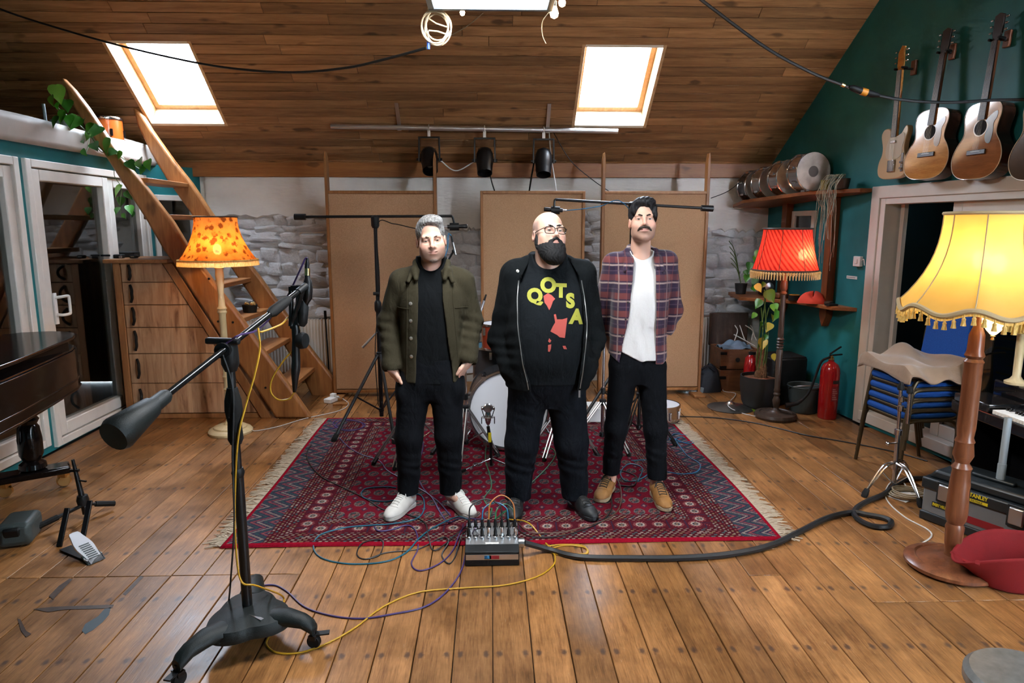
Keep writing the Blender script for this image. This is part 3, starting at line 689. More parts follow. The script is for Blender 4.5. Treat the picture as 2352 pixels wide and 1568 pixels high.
# ---- lighting bar with three stage lamps
pa, pb = aY(760, 290, 6.985), aY(1419, 305, 6.985); pb.z = pa.z - 0.035
bar = thing('lighting_bar', 'long silver pipe hung under the sloping ceiling for stage lamps', 'pipe', (pa + pb) / 2)
MB().cyl(pa, pb, 0.024, 16).build('pipe', 'aluminium', bar)
def onbar(px): 
    x = aY(px, 298, 6.985).x; f = (x - pa.x) / (pb.x - pa.x); return pa.lerp(pb, f)
for px in (917, 1258):
    p = onbar(px); q = Vector((p.x, p.y - 0.17, EAVE_Z + SLOPE * (7.5 - p.y + 0.17) - 0.012))
    MB().bar(p + Vector((0, 0.01, 0.016)), q, 0.036, 0.007).box((p.x, p.y, p.z - 0.026), (0.036, 0.05, 0.006)).build('bracket', 'steel', bar, True, 0.001)
def par(px, label, tilt, pan, lens):
    p = onbar(px); s_ = thing('stage_lamp', label, 'stage lamp', p - Vector((0, 0, 0.03)), group='stage lamps on the bar')
    m = MB(); m.tube([(p.x, p.y + 0.028 * math.cos(a * 0.5), p.z + 0.028 * math.sin(a * 0.5)) for a in range(-4, 9)], 0.007, 6); m.box((p.x, p.y, p.z - 0.055), (0.03, 0.012, 0.07)); m.build('hook_clamp', 'white_paint', s_, True, 0.002)
    yw, z1, z0 = 0.098, p.z - 0.09, p.z - 0.30
    m = MB(); m.bar((p.x - yw, p.y, z1), (p.x + yw, p.y, z1), 0.03, 0.016, ext=0.008)
    for sx in (-1, 1): m.bar((p.x + sx * yw, p.y, z1), (p.x + sx * (yw + 0.004), p.y, z0 - 0.02), 0.03, 0.016, up=(1, 0, 0))
    m.build('yoke', 'black_metal', s_, True, 0.002)
    c0 = Vector((p.x, p.y, z0)); R = Matrix.Translation(c0) @ Euler((tilt, 0, pan)).to_matrix().to_4x4()
    MB().lathe([(0.0, 0.13), (0.04, 0.128), (0.066, 0.11), (0.082, 0.07), (0.086, 0.02), (0.084, -0.03), (0.078, -0.07), (0.076, -0.09)], 24, M=R).build('can', 'black_metal', s_)
    fn_ = MB()
    for i in range(9): fn_.box((-0.06 + 0.015 * i, 0.0, 0.118 - abs(i - 4) * 0.006), (0.003, 0.10, 0.02), M=R)
    fn_.build('cooling_fins', 'black_metal', s_, False)
    MB().lathe([(0.07, -0.082), (0.05, -0.088), (0.0, -0.092)], 24, M=R).build('lens', lens, s_)
    MB().lathe([(0.078, -0.085), (0.074, -0.15), (0.071, -0.15), (0.074, -0.085)], 24, M=R, caps=False).build('snoot', 'black_metal', s_)
    for sx in (-1, 1): MB().cyl(c0 + Vector((sx * 0.085, 0, 0)), c0 + Vector((sx * 0.125, 0, 0)), 0.014, 10).build('tilt_knob', 'black_plastic', s_)
t = NT('lens_glass'); t.bsdf((0.30, 0.38, 0.44), 0.15, 0, 0.8)
par(985, 'black stage lamp nearest the staircase on the silver bar', math.radians(-38), 0.15, 'lens_glass')
par(1113, 'black stage lamp in the middle of the silver bar', math.radians(-30), 0.0, 'lens_glass')
par(1249, 'black stage lamp under the right skylight with a bluish sheen', math.radians(-25), -0.05, 'lens_glass')
def wire(name, label, cat, pts, r, mat, n=8, seg=6):
    o = MB().tube(cr(pts, n), r, seg).build(name, mat); return tag(o, label, cat)
plain('cable_white', (0.62, 0.60, 0.56), 0.5); plain('cable_cream', (0.30, 0.23, 0.14), 0.5)
q = [onbar(985) + Vector((0.10, 0.05, -0.30)), onbar(1045) + Vector((0, 0.05, -0.40)), onbar(1113) + Vector((-0.09, 0.05, -0.30))]
wire('power_cable', 'pale cable sagging between two stage lamps on the silver bar', 'cable', q, 0.006, 'cable_white')
wire('power_cable', 'pale cable dropping straight down from the bluish stage lamp', 'cable', [onbar(1262) + Vector((0, 0.03, -0.02)), onbar(1268) + Vector((0, 0.06, -0.25)), aY(1283, 470, 7.0)], 0.006, 'cable_white')
wire('power_cable', 'dark cable hanging from the middle stage lamp to the screen', 'cable', [onbar(1120) + Vector((0, 0.06, -0.30)), aY(1130, 420, 7.05), aY(1148, 470, 7.05)], 0.006, 'black_rubber')
wire('power_cable', 'dark cable hanging below the bluish stage lamp', 'cable', [onbar(1228) + Vector((0, 0.06, -0.30)), aY(1220, 410, 7.05), aY(1211, 470, 7.05)], 0.008, 'black_rubber')
wire('power_cable', 'thin dark cable running from the lighting bar to the right acoustic screen', 'cable', [onbar(1268), aY(1310, 368, 7.0), aY(1360, 412, 7.05), aY(1400, 440, 7.05)], 0.004, 'black_rubber')

# ---- loft: orange drum, paper, trailing plant
plain('drum_orange', (0.62, 0.13, 0.015), 0.3, coat=0.4)
c0 = Vector((-3.62, 6.78, 2.56)); dr = thing('loft_drum', 'orange drum lying on the loft edge behind the stairs', 'drum', (c0.x, c0.y, 2.42))
Rd = Matrix.Translation(c0) @ Euler((0, 0, 0.3)).to_matrix().to_4x4()
MB().lathe([(0.15, -0.11), (0.152, 0.0), (0.15, 0.13)], 28, M=Rd).build('shell', 'drum_orange', dr)
for z in (-0.12, 0.14): MB().lathe([(0.157, z - 0.012), (0.16, z), (0.157, z + 0.012)], 28, M=Rd).build('hoop', 'chrome', dr)
for i in range(6): MB().box((0.158 * math.cos(i * 1.047), 0.158 * math.sin(i * 1.047), 0.01), (0.02, 0.02, 0.06), M=Rd).build('lug', 'black_metal', dr)
plain('paper', (0.75, 0.73, 0.70), 0.7)
m = MB(); m.grid(lambda u, v: (-3.40 - 0.22 * v + 0.02 * math.sin(5 * u), 6.85 + 0.34 * u, 2.50 + 0.05 * math.sin(3 * u + 2 * v) * v + 0.02 * v), 8, 6)
tag(m.build('loft_paper', 'paper', None, True, solid=0.006), 'crumpled white paper lying on the loft edge by the orange drum', 'paper')
t = NT('leaf_green'); oi = t.n('ObjectInfo'); c = t.ramp(oi.outputs['Random'], [(0.0, (0.02, 0.10, 0.012)), (0.6, (0.05, 0.22, 0.02)), (1.0, (0.16, 0.34, 0.03))])
b = t.bsdf(c, 0.35, 0, 0.5); b.inputs['Subsurface Weight'].default_value = 0.0
t = NT('leaf_yellow'); oi = t.n('ObjectInfo'); c = t.ramp(oi.outputs['Random'], [(0.0, (0.05, 0.13, 0.01)), (0.5, (0.22, 0.24, 0.02)), (1.0, (0.55, 0.40, 0.05))])
t.bsdf(c, 0.4, 0, 0.4)
plain('vine_stem', (0.08, 0.14, 0.03), 0.5); plain('pot_grey', (0.25, 0.30, 0.33), 0.5)
half = [(0, -0.08), (0.16, -0.16), (0.34, -0.10), (0.45, 0.08), (0.42, 0.30), (0.28, 0.56), (0.12, 0.80), (0, 1.0)]
V = [(0, y, 0) for y in (-0.08, 0.1, 0.4, 0.7, 1.0)]
def leaf_mesh():
    R_ = [(x, y, 0.22 * x + 0.06 * math.sin(3 * y)) for x, y in half]; L_ = [(-x, y, 0.22 * x + 0.06 * math.sin(3 * y)) for x, y in half]
    mid = [(0, y, -0.02 + 0.04 * math.sin(3 * y)) for x, y in half]
    vs = R_ + mid + L_; n = len(half); fs = []
    for i in range(n - 1): fs += [(n + i, i, i + 1, n + i + 1), (n + i, n + i + 1, 2 * n + i + 1, 2 * n + i)]
    m = MB(); m.add(vs, fs); o = m.build('leaf', 'leaf_green'); me = o.data; bpy.data.objects.remove(o)
    me2 = me.copy(); me2.materials.clear(); me2.materials.append(MAT['leaf_yellow']); return me, me2
LEAF_G, LEAF_Y = leaf_mesh()
def leaf(parent, p, size, mesh, face=None):
    o = bpy.data.objects.new('leaf', mesh); COL.objects.link(o); o.parent = parent; o.location = Vector(p) - wloc(parent)
    n = Vector(face) if face is not None else Vector((RND.uniform(-.7, .7), -1, RND.uniform(-0.1, 0.7)))
    d = Vector((RND.uniform(-.8, .8), RND.uniform(-.2, .2), -1)); n.normalize(); x = d.cross(n).normalized(); y = n.cross(x)
    o.rotation_euler = Matrix((x, y, n)).transposed().to_euler(); o.scale = (size, size, size); return o
pl = thing('trailing_plant', 'green trailing pothos spilling over the loft edge and stair stringer', 'plant', (LW_X + 0.02, 5.6, 2.48))
q0 = aX(118, 262, LW_X - 0.12)
MB().lathe([(0.05, 0), (0.07, 0.13), (0.062, 0.13), (0.058, 0.11)], 18, (q0.x, q0.y + 0.1, 2.43)).build('pot', 'pot_grey', pl)
MB().cyl((q0.x, q0.y - 0.08, 2.45), (q0.x, q0.y - 0.09, 2.66), 0.012).build('support_stick', 'pot_grey', pl)
VX = LW_X + 0.10
vine1 = [aX(130, 245, LW_X - 0.05), aX(150, 262, VX - 0.05)] + [aX(x, y, VX) for x, y in ((188, 292), (212, 318), (232, 348))] + [aY(262, 352, SNY - 0.07), aY(295, 372, SNY - 0.07), aY(330, 395, SNY - 0.07)]
MB().tube(cr(vine1, 6), 0.004, 5).build('vine', 'vine_stem', pl)
vine2 = [aX(205, 318, VX), aX(200, 345, VX + 0.02), aX(188, 355, VX + 0.02)]
MB().tube(cr(vine2, 6), 0.003, 5).build('vine', 'vine_stem', pl)
vine3 = [aY(270, 360, SNY - 0.03), aX(262, 400, VX), aX(278, 430, VX), aX(276, 465, VX), aX(279, 500, VX)]
MB().tube(cr(vine3, 6), 0.003, 5).build('vine', 'vine_stem', pl)
for (x, y, s_) in ((128, 200, .13), (118, 222, .08), (135, 235, .08), (152, 232, .11), (146, 258, .10), (160, 268, .09), (176, 270, .12), (132, 270, .09), (192, 275, .08), (210, 285, .09), (226, 292, .13), (205, 305, .08), (215, 330, .10), (190, 345, .06), (240, 330, .12), (190, 322, .05)):
    leaf(pl, aX(x, y, VX + RND.uniform(0, 0.06)), s_, LEAF_G)
for (x, y, s_) in ((250, 322, .13), (262, 345, .08), (295, 372, .10), (320, 368, .11), (340, 370, .10), (330, 385, .07), (278, 350, .07)):
    leaf(pl, aY(x, y, SNY - 0.09), s_, LEAF_G)
for (x, y, s_) in ((277, 428, .11), (290, 442, .08), (278, 455, .08), (296, 474, .09), (272, 478, .07), (308, 488, .06), (282, 492, .05)):
    leaf(pl, aX(x, y, VX), s_, LEAF_G)

# ---- white extension socket and its lead by the left screen
p = fl(762, 922)
so = thing('extension_socket', 'white extension socket on the floor at the foot of the left screen', 'socket', p)
MB().box(p + Vector((0, 0, 0.022)), (0.08, 0.16, 0.044), rot=(0, 0, -0.35)).build('body', 'white_plastic', so, True, 0.006)
MB().box(p + Vector((0.01, 0.03, 0.058)), (0.05, 0.05, 0.035), rot=(0, 0, -0.35)).build('plug', 'white_plastic', so, True, 0.006)
wire('power_lead', 'white lead curling from the floor socket to the cream lamp', 'cable', [p + Vector((0.03, 0.0, 0.055)), fl(790, 918) + Vector((0, 0, .004)), fl(800, 930) + Vector((0, 0, .004)), fl(775, 945) + Vector((0, 0, .004)), fl(700, 962) + Vector((0, 0, .004)), fl(640, 980) + Vector((0, 0, .004)), fl(590, 990) + Vector((0, 0, .004)), lp + Vector((0.17, 0.02, 0.012))], 0.004, 'cable_white')
tag(MB().box(fl(782, 930) + Vector((0, 0, 0.01)), (0.14, 0.05, 0.02), rot=(0, 0, 0.1)).build('wood_offcut', 'gobo_wood', None, True, 0.002), 'small wooden offcut on the floor in front of the left screen', 'wood block')
# thin dark rod leaning by the left radiator
ra, rb = aY(747, 722, 7.2), aY(758, 885, 7.1)
rd = thing('rod', 'thin black rod leaning on the wall between radiator and screen', 'rod', (rb.x, rb.y, 0))
MB().cyl((rb.x, rb.y, 0.0), ra, 0.008, 8).build('shaft', 'black_metal', rd); MB().cyl(ra - Vector((0, 0, 0.05)), ra + Vector((0, 0, 0.04)), 0.014, 8).build('grip', 'black_rubber', rd)

# ================================================================== RIGHT SIDE
# ---- red pleated lamp
lp2 = Vector((2.575, 5.92, 0))
lamp = thing('floor_lamp', 'dark turned floor lamp with a glowing red pleated shade beside the plant pot', 'lamp', lp2)
MB().lathe([(0.0, 0), (0.18, 0), (0.186, 0.02), (0.175, 0.045), (0.14, 0.052), (0.132, 0.046), (0.06, 0.055), (0.045, 0.07)], 36, lp2).build('base', 'dark_turned', lamp)
MB().lathe([(0.045, 0.06), (0.022, 0.09), (0.035, 0.16), (0.022, 0.2), (0.032, 0.22), (0.024, 0.235), (0.030, 0.255), (0.024, 0.27), (0.028, 0.62)] + [(0.022 + 0.012 * (i % 2), 0.63 + 0.013 * i) for i in range(9)] + [(0.026, 0.75), (0.022, 1.10), (0.02, 1.12)], 20, lp2).build('pole', 'dark_turned', lamp)
MB().lathe([(0.02, 1.115), (0.03, 1.13), (0.02, 1.15), (0.03, 1.17), (0.03, 1.22), (0.022, 1.25), (0.012, 1.27), (0.012, 1.36)], 16, lp2).build('lamp_holder', 'mahogany', lamp)
prof2 = bell(0.275, 1.335, 0.20, 1.69, 9, 1.5)
m = MB(); shade_surface(m, lp2, prof2, 48, 0.015, 0, 8, 0.2); sh = m.build('shade', 'shade_red', lamp, True)
for k in range(8):
    a = 0.2 + 2 * math.pi * k / 8; MB().tube([(lp2.x + (r + .002) * math.cos(a), lp2.y + (r + .002) * math.sin(a), z) for r, z in prof2], 0.0025, 5).build('rib', 'dark_turned', sh)
for z, r, rr in ((1.69, 0.202, 0.009), (1.335, 0.278, 0.008)):
    MB().tube([(lp2.x + r * math.cos(a * math.pi / 20), lp2.y + r * math.sin(a * math.pi / 20), z) for a in range(40)], rr, 6, True).build('trim_band', 'dark_turned', sh)
m = MB()
for k in range(72):
    a = 2 * math.pi * k / 72; c_ = (lp2.x + 0.283 * math.cos(a), lp2.y + 0.283 * math.sin(a))
    m.sphere((*c_, 1.315), 0.011, 6, 4); m.tube([(*c_, 1.305), (lp2.x + 0.285 * math.cos(a), lp2.y + 0.285 * math.sin(a), 1.262)], [0.008, 0.004], 5)
m.build('bead_fringe', 'fringe_cream', sh)['kind'] = 'stuff'
MB().sphere(lp2 + Vector((0.085, -0.135, 1.47)), (0.036, 0.036, 0.048)).build('bulb', 'bulb_warm', lamp)
MB().cyl(lp2 + Vector((0.0, 0, 1.36)), lp2 + Vector((0.085, -0.135, 1.43)), 0.016).build('socket', 'brass', lamp)
wire('power_lead', 'white lead running from the red lamp base past the cymbal to the wall', 'cable', [lp2 + Vector((-0.17, -0.02, 0.012)), fl(1700, 948) + Vector((0, 0, .004)), fl(1672, 930, 0.04), fl(1690, 905) + Vector((0, 0, .004)), fl(1660, 898) + Vector((0, 0, .01)), fl(1680, 880) + Vector((0, 0, .05)), fl(1700, 884) + Vector((0, 0, .06))], 0.004, 'cable_white')

# ---- large yellow lamp in the right foreground
lp3 = Vector((2.335, 3.17, 0))
lamp = thing('floor_lamp', 'tall turned mahogany floor lamp with a large glowing yellow tasselled shade', 'lamp', lp3)
MB().lathe([(0.0, 0), (0.195, 0), (0.212, 0.014), (0.212, 0.03), (0.195, 0.042), (0.165, 0.048), (0.155, 0.042), (0.12, 0.05), (0.06, 0.058), (0.045, 0.07)], 44, lp3).build('base', 'mahogany', lamp)
MB().lathe([(0.042, 0.06), (0.03, 0.085), (0.038, 0.13), (0.043, 0.22), (0.036, 0.24), (0.045, 0.26), (0.05, 0.30), (0.046, 0.45), (0.040, 0.52), (0.046, 0.535), (0.030, 0.56), (0.047, 0.60), (0.040, 0.66), (0.044, 0.67), (0.036, 0.69), (0.041, 0.74), (0.040, 1.06), (0.044, 1.07), (0.034, 1.085), (0.044, 1.10), (0.036, 1.12), (0.034, 1.20), (0.02, 1.24), (0.012, 1.27), (0.012, 1.40)], 24, lp3).build('pole', 'mahogany', lamp)
MB().box(fl(2165, 1281, 0.047) , (0.035, 0.035, 0.002)).build('sticker', 'paper', lamp, False)
prof3 = bell(0.345, 1.345, 0.185, 1.775, 10, 2.4)
m = MB(); shade_surface(m, lp3, prof3, 96, 0.03, 0.035, 8, 0.1); sh = m.build('shade', 'shade_yellow', lamp, True)
plain('shade_braid', (0.40, 0.30, 0.16), 0.8)
for k in range(8):
    a = 0.1 + 2 * math.pi * k / 8; MB().tube([(lp3.x + (r + .002) * math.cos(a), lp3.y + (r + .002) * math.sin(a), z) for r, z in prof3], 0.003, 5).build('rib', 'shade_braid', sh)
MB().tube([(lp3.x + 0.187 * math.cos(a * math.pi / 20), lp3.y + 0.187 * math.sin(a * math.pi / 20), 1.775) for a in range(40)], 0.009, 6, True).build('trim_band', 'shade_braid', sh)
def rim3(u, dz=0.0, dr=0.0):
    pa_ = (u * 8) % 1.0 - 0.5; r = (0.345 + dr) * (1 - 0.03 * (1 - 4 * pa_ * pa_)); a = 2 * math.pi * u + 0.1
    return (lp3.x + r * math.cos(a), lp3.y + r * math.sin(a), 1.345 - 0.035 * (0.5 + 0.5 * math.cos(2 * math.pi * pa_)) + dz)
MB().tube([rim3(i / 160, 0.004) for i in range(160)], 0.012, 6, True).build('braid', 'shade_braid', sh)
for k in range(56):
    u = k / 56; p0 = Vector(rim3(u, -0.004)); m = MB()
    m.tube([p0, p0 - Vector((0, 0, 0.018)), p0 - Vector((0, 0, 0.024)), p0 - Vector((0, 0, 0.034)), p0 - Vector((0, 0, 0.055))], [0.004, 0.004, 0.009, 0.008, 0.012], 7)
    m.build('tassel', 'fringe_gold', sh)
MB().grid(lambda u, v: tuple(Vector(rim3(u, -0.002 - 0.018 * v))), 160, 2, True).build('fringe_band', 'fringe_gold', sh)
MB().sphere(lp3 + Vector((-0.05, -0.04, 1.56)), (0.036, 0.036, 0.05)).build('bulb', 'bulb_yellow', lamp)
MB().sphere(lp3 + Vector((0.06, 0.0, 1.54)), (0.036, 0.036, 0.05)).build('bulb', 'bulb_yellow', lamp)
bulb_mat('globe_glow', (1.0, 0.72, 0.36), 5.0)
MB().lathe([(0.0, -0.06), (0.012, -0.055), (0.03, -0.035), (0.05, 0.0), (0.052, 0.03), (0.035, 0.055), (0.0, 0.06)], 16, lp3 + Vector((0.04, -0.05, 1.265))).build('glass_globe', 'globe_glow', lamp)
MB().lathe([(0.0, -0.016), (0.01, -0.012), (0.006, 0.0), (0.012, 0.006), (0.0, 0.012)], 10, lp3 + Vector((0.04, -0.05, 1.197))).build('globe_finial', 'brass', lamp)
MB().tube(cr([(lp3.x, lp3.y, 1.24), (lp3.x + 0.02, lp3.y - 0.03, 1.30), (lp3.x + 0.04, lp3.y - 0.05, 1.32)], 4), 0.007, 6).build('globe_arm', 'brass', lamp)
wire('power_lead', 'thin white lead looping from the yellow lamp base to a coil by the toolbox', 'cable', [lp3 + Vector((-0.12, 0.16, 0.012))] + [fl(x, y) + Vector((0, 0, .004)) for x, y in ((2140, 1228), (2080, 1190), (2045, 1160), (2033, 1135), (2045, 1110), (2070, 1105), (2090, 1130), (2112, 1150))], 0.0045, 'cable_white')

# ---- stack of blue chairs
t = NT('chair_blue'); v = t.coord(); n1 = t.noise(v, 220, 2); c = t.ramp(n1, [(0.3, (0.004, 0.045, 0.24)), (0.7, (0.010, 0.085, 0.36))])
t.bsdf(c, 0.75, 0, 0.25, t.bump(n1, 0.2, 0.002))
plain('bronze_frame', (0.095, 0.068, 0.036), 0.42, 0.55)
def rbox_pts(w, d, r, n=5):
    pts = []
    for cx_, cy_, a0 in ((w / 2 - r, d / 2 - r, 0), (-w / 2 + r, d / 2 - r, 90), (-w / 2 + r, -d / 2 + r, 180), (w / 2 - r, -d / 2 + r, 270)):
        for i in range(n + 1):
            a = math.radians(a0 + 90 * i / n); pts.append((cx_ + r * math.cos(a), cy_ + r * math.sin(a)))
    return pts
def make_chair(label):
    ch = thing('stacking_chair', label, 'chair', (0, 0, 0), group='stacked blue chairs')
    I = Matrix.Translation((-0.01, 0, 0.425)) 
    MB().prism(rbox_pts(0.44, 0.43, 0.06), 0.045, I).build('seat', 'chair_blue', ch, True, 0.018, local=True, seg=4)
    MB().prism(rbox_pts(0.43, 0.42, 0.06), 0.014, Matrix.Translation((-0.01, 0, 0.411))).build('seat_pan', 'bronze_frame', ch, True, 0.003, local=True)
    for s_ in (-1, 1):
        y = 0.205 * s_; yf = 0.222 * s_
        m = MB(); m.tube(cr([(-0.245, yf, 0.0), (-0.222, y, 0.28), (-0.205, y, 0.37), (-0.16, y, 0.405), (0.0, y, 0.408), (0.12, y, 0.405), (0.175, y, 0.37), (0.20, y, 0.28), (0.27, yf, 0.0)], 5), 0.0125, 8)
        m.build('side_frame', 'bronze_frame', ch, local=True)
        MB().tube(cr([(0.06, y, 0.412), (0.16, y, 0.43), (0.19, y, 0.50), (0.195, y * 0.98, 0.65), (0.215, y * 0.95, 0.79)], 5), 0.0115, 8).build('back_upright', 'bronze_frame', ch, local=True)
    MB().tube(cr([(0.215, -0.195, 0.79), (0.22, -0.16, 0.825), (0.222, 0, 0.835), (0.22, 0.16, 0.825), (0.215, 0.195, 0.79)], 5), 0.0115, 8).build('top_rail', 'bronze_frame', ch, local=True)
    Mb = frame((0.188, 0, 0.615), (0, -1, 0), (0.14, 0, 0.99)) 
    MB().prism([(x, y + 0.04) for x, y in rbox_pts(0.385, 0.335, 0.04)], 0.035, Mb @ Matrix.Translation((0, 0, -0.014))).build('backrest', 'chair_blue', ch, True, 0.013, local=True, seg=3)
    MB().tube([(-0.2, -0.2, 0.40), (-0.2, 0.2, 0.40)], 0.009, 8).build('cross_bar', 'bronze_frame', ch, local=True)
    return ch
labs = ['blue stacking chair at the bottom of the stack', 'blue stacking chair second from the bottom of the stack', 'blue stacking chair in the middle of the stack of five', 'blue stacking chair second from the top of the stack', 'blue stacking chair on top of the stack under the beige blanket']
proto = make_chair(labs[0])
for i in range(5):
    c_ = proto if i == 0 else copy_tree(proto)
    c_.location = (2.98 + 0.004 * i, 4.60 - 0.004 * i, 0.0 + 0.074 * i); c_.rotation_euler = (0, 0, math.radians(5.5 + 0.6 * i)); c_['label'] = labs[i]
# beige blanket over the top seat
plain('blanket', (0.29, 0.19, 0.12), 0.9, var=0.1, bump=0.4, bscale=50, sheen=0.3)
zs_ = 0.425 + 0.045 + 0.074 * 4
def bl(u, v):
    x = 2.70 + 0.50 * u; y = 4.90 - 0.66 * v + 0.10 * (u - 0.5) * v
    z = zs_ + 0.016 + 0.075 * math.exp(-((u - 0.55) / 0.22) ** 2 - ((v - 0.18) / 0.22) ** 2) + 0.05 * math.exp(-((u - 0.75 - 0.3 * v) / 0.10) ** 2) * (0.4 + v) + 0.012 * math.sin(11 * u + 7 * v) + 0.010 * math.sin(17 * u - 9 * v)
    if x < 2.75: z -= 1.4 * (2.75 - x); x = 2.745 - 0.3 * (2.75 - x)
    if y < 4.37: z -= 0.9 * (4.37 - y) * (0.15 + u * 1.1); y = 4.37 - 0.55 * (4.37 - y)
    if y > 4.83: z -= 0.4 * (y - 4.83)
    return (x, y, z)
m = MB(); m.grid(bl, 40, 40); tag(m.build('blanket', 'blanket', None, True, solid=0.014), 'beige blanket draped over the top of the blue chair stack', 'blanket')

# ---- folded chrome cymbal stand in front of the chairs
cs0 = Vector((2.63, 4.17, 0))
cst = thing('cymbal_stand', 'folded chrome cymbal stand standing before the blue chairs', 'stand', cs0)
MB().cyl(cs0 + Vector((0, 0, 0.06)), cs0 + Vector((0.0, 0.01, 0.42)), 0.0145, 14).cyl(cs0 + Vector((0, 0.01, 0.42)), cs0 + Vector((-0.01, 0.01, 0.70)), 0.011, 12).build('tube', 'chrome', cst)
for z, r in ((0.17, 0.024), (0.40, 0.024), (0.56, 0.02), (0.62, 0.018)): MB().lathe([(r * .7, -0.02), (r, -0.016), (r, 0.016), (r * .7, 0.02)], 14, cs0 + Vector((0, 0.008, z))).build('collar', 'chrome', cst)
MB().tube([cs0 + Vector((0, 0, 0.33)), cs0 + Vector((-0.06, -0.01, 0.33))], 0.006, 8).sphere(cs0 + Vector((-0.075, -0.01, 0.33)), 0.013, 8, 6).build('wing_bolt', 'chrome', cst)
MB().tube([cs0 + Vector((0.05, 0.0, 0.46)), cs0 + Vector((0.045, 0.0, 0.68))], 0.011, 10).build('boom_arm', 'chrome', cst)
MB().lathe([(0.018, 0), (0.022, 0.02), (0.01, 0.05)], 12, cs0 + Vector((-0.01, 0.01, 0.68))).lathe([(0.018, 0), (0.02, 0.02), (0.01, 0.045)], 12, cs0 + Vector((0.045, 0, 0.66))).build('tilter', 'black_rubber', cst)
for ang in (200, 275, 35):
    a = math.radians(ang); d = Vector((math.cos(a), math.sin(a), 0)); nrm = Vector((-d.y, d.x, 0)) * 0.012
    for sg in (-1, 1):
        MB().tube(cr([cs0 + Vector((0, 0, 0.20)) + d * 0.02 + nrm * sg, cs0 + d * 0.10 + Vector((0, 0, 0.185)) + nrm * sg, cs0 + d * 0.19 + Vector((0, 0, 0.10)) + nrm * sg * 0.6, cs0 + d * 0.245 + Vector((0, 0, 0.035))], 4), 0.006, 6).build('leg', 'chrome', cst)
    MB().tube([cs0 + Vector((0, 0, 0.06)) + d * 0.015, cs0 + d * 0.13 + Vector((0, 0, 0.16))], 0.005, 6).build('brace', 'chrome', cst)
    MB().tube([cs0 + d * 0.235 + Vector((0, 0, 0.052)), cs0 + d * 0.25 + Vector((0, 0, 0.022)), cs0 + d * 0.262 + Vector((0, 0, 0.0))], [0.015, 0.021, 0.017], 10).build('rubber_foot', 'black_rubber', cst)

# ---- toolbox
plain('tool_grey', (0.17, 0.18, 0.19), 0.45, bump=0.15, bscale=200); plain('tool_black', (0.012, 0.017, 0.02), 0.4); plain('tape_red', (0.28, 0.012, 0.018), 0.55)
plain('sign_yellow', (0.72, 0.56, 0.02), 0.5)
tb0 = Vector((2.55, 3.76, 0)); td = Vector((0.459, -0.888, 0)).normalized(); tn = Vector((td.y, -td.x, 0))
if tn.x < 0: tn = -tn
tbx = thing('toolbox', 'grey and black toolbox with silver latches and a red tape stripe', 'toolbox', tb0 + td * 0.31 + tn * 0.15)
TBM = Matrix.Translation(tb0) @ Matrix((td, tn, Vector((0, 0, 1)))).transposed().to_4x4()     # x along the front, y into the box
def tbox(x0, x1, y0, y1, z0, z1): m = MB(); m.box(((x0 + x1) / 2, (y0 + y1) / 2, (z0 + z1) / 2), (x1 - x0, y1 - y0, z1 - z0), M=TBM); return m
tbox(0, 0.62, 0, 0.30, 0.045, 0.21).build('body', 'tool_grey', tbx, True, 0.012)
tbox(-0.006, 0.626, -0.008, 0.306, 0, 0.055).build('base', 'tool_black', tbx, True, 0.008)
tbox(-0.008, 0.628, -0.012, 0.308, 0.195, 0.262).build('rim', 'tool_black', tbx, True, 0.01)
MB().prism([(0.01, 0.262), (0.61, 0.262), (0.57, 0.315), (0.05, 0.315)], 0.27, TBM @ frame((0, 0.285, 0), (1, 0, 0), (0, 0, 1))).build('lid', 'tool_black', tbx, True, 0.015)
tbox(0.20, 0.42, 0.10, 0.14, 0.315, 0.335).build('handle', 'tool_black', tbx, True, 0.008)
for x0 in (0.095, 0.46):
    la = tbox(x0, x0 + 0.075, -0.026, -0.008, 0.155, 0.25).build('latch', 'steel', tbx, True, 0.008)
    tbox(x0 - 0.012, x0 + 0.087, -0.014, 0.0, 0.14, 0.262).build('latch_plate', 'tool_black', la, True, 0.004)
tbox(0.19, 0.44, -0.003, 0.002, 0.075, 0.115).build('tape_stripe', 'tape_red', tbx, False)
tbox(0.06, 0.145, -0.003, 0.002, 0.098, 0.128).build('sticker', 'tool_black', tbx, False)
def text_part(name, txt, M, size, mat, parent, sx=1.0, extr=0.0006, bold=0.0):
    cu = bpy.data.curves.new(name, 'FONT'); cu.body = txt; cu.size = size; cu.extrude = extr; cu.offset = bold; cu.align_x = 'CENTER'; cu.align_y = 'CENTER'; cu.resolution_u = 3
    to = bpy.data.objects.new(name, cu); COL.objects.link(to)
    dg = bpy.context.evaluated_depsgraph_get(); me = bpy.data.meshes.new_from_object(to.evaluated_get(dg)); bpy.data.objects.remove(to)
    me.transform(M @ Matrix.Diagonal((sx, 1, 1, 1)))
    off = wloc(parent); me.transform(Matrix.Translation(-off)); me.materials.clear(); me.materials.append(MAT[mat])
    o = bpy.data.objects.new(name, me); COL.objects.link(o); o.parent = parent; return o
FRT = lambda x, z, y=-0.004: TBM @ frame((x, y, z), (1, 0, 0), (0, 0, 1))
text_part('lettering', 'EVERY HELL', FRT(0.1025, 0.113), 0.024, 'sign_yellow', tbx, 0.60, bold=0.0008)
text_part('lettering', 'STANLEY', FRT(0.30, 0.243, -0.0135), 0.030, 'sign_yellow', tbx, 0.85, bold=0.0008)
tbox(0.245, 0.355, -0.014, -0.012, 0.206, 0.222).build('brand_strip', 'sign_yellow', tbx, False)
text_part('lettering', 'FATMAX', FRT(0.30, 0.2135, -0.0148), 0.017, 'tool_black', tbx, 0.9)
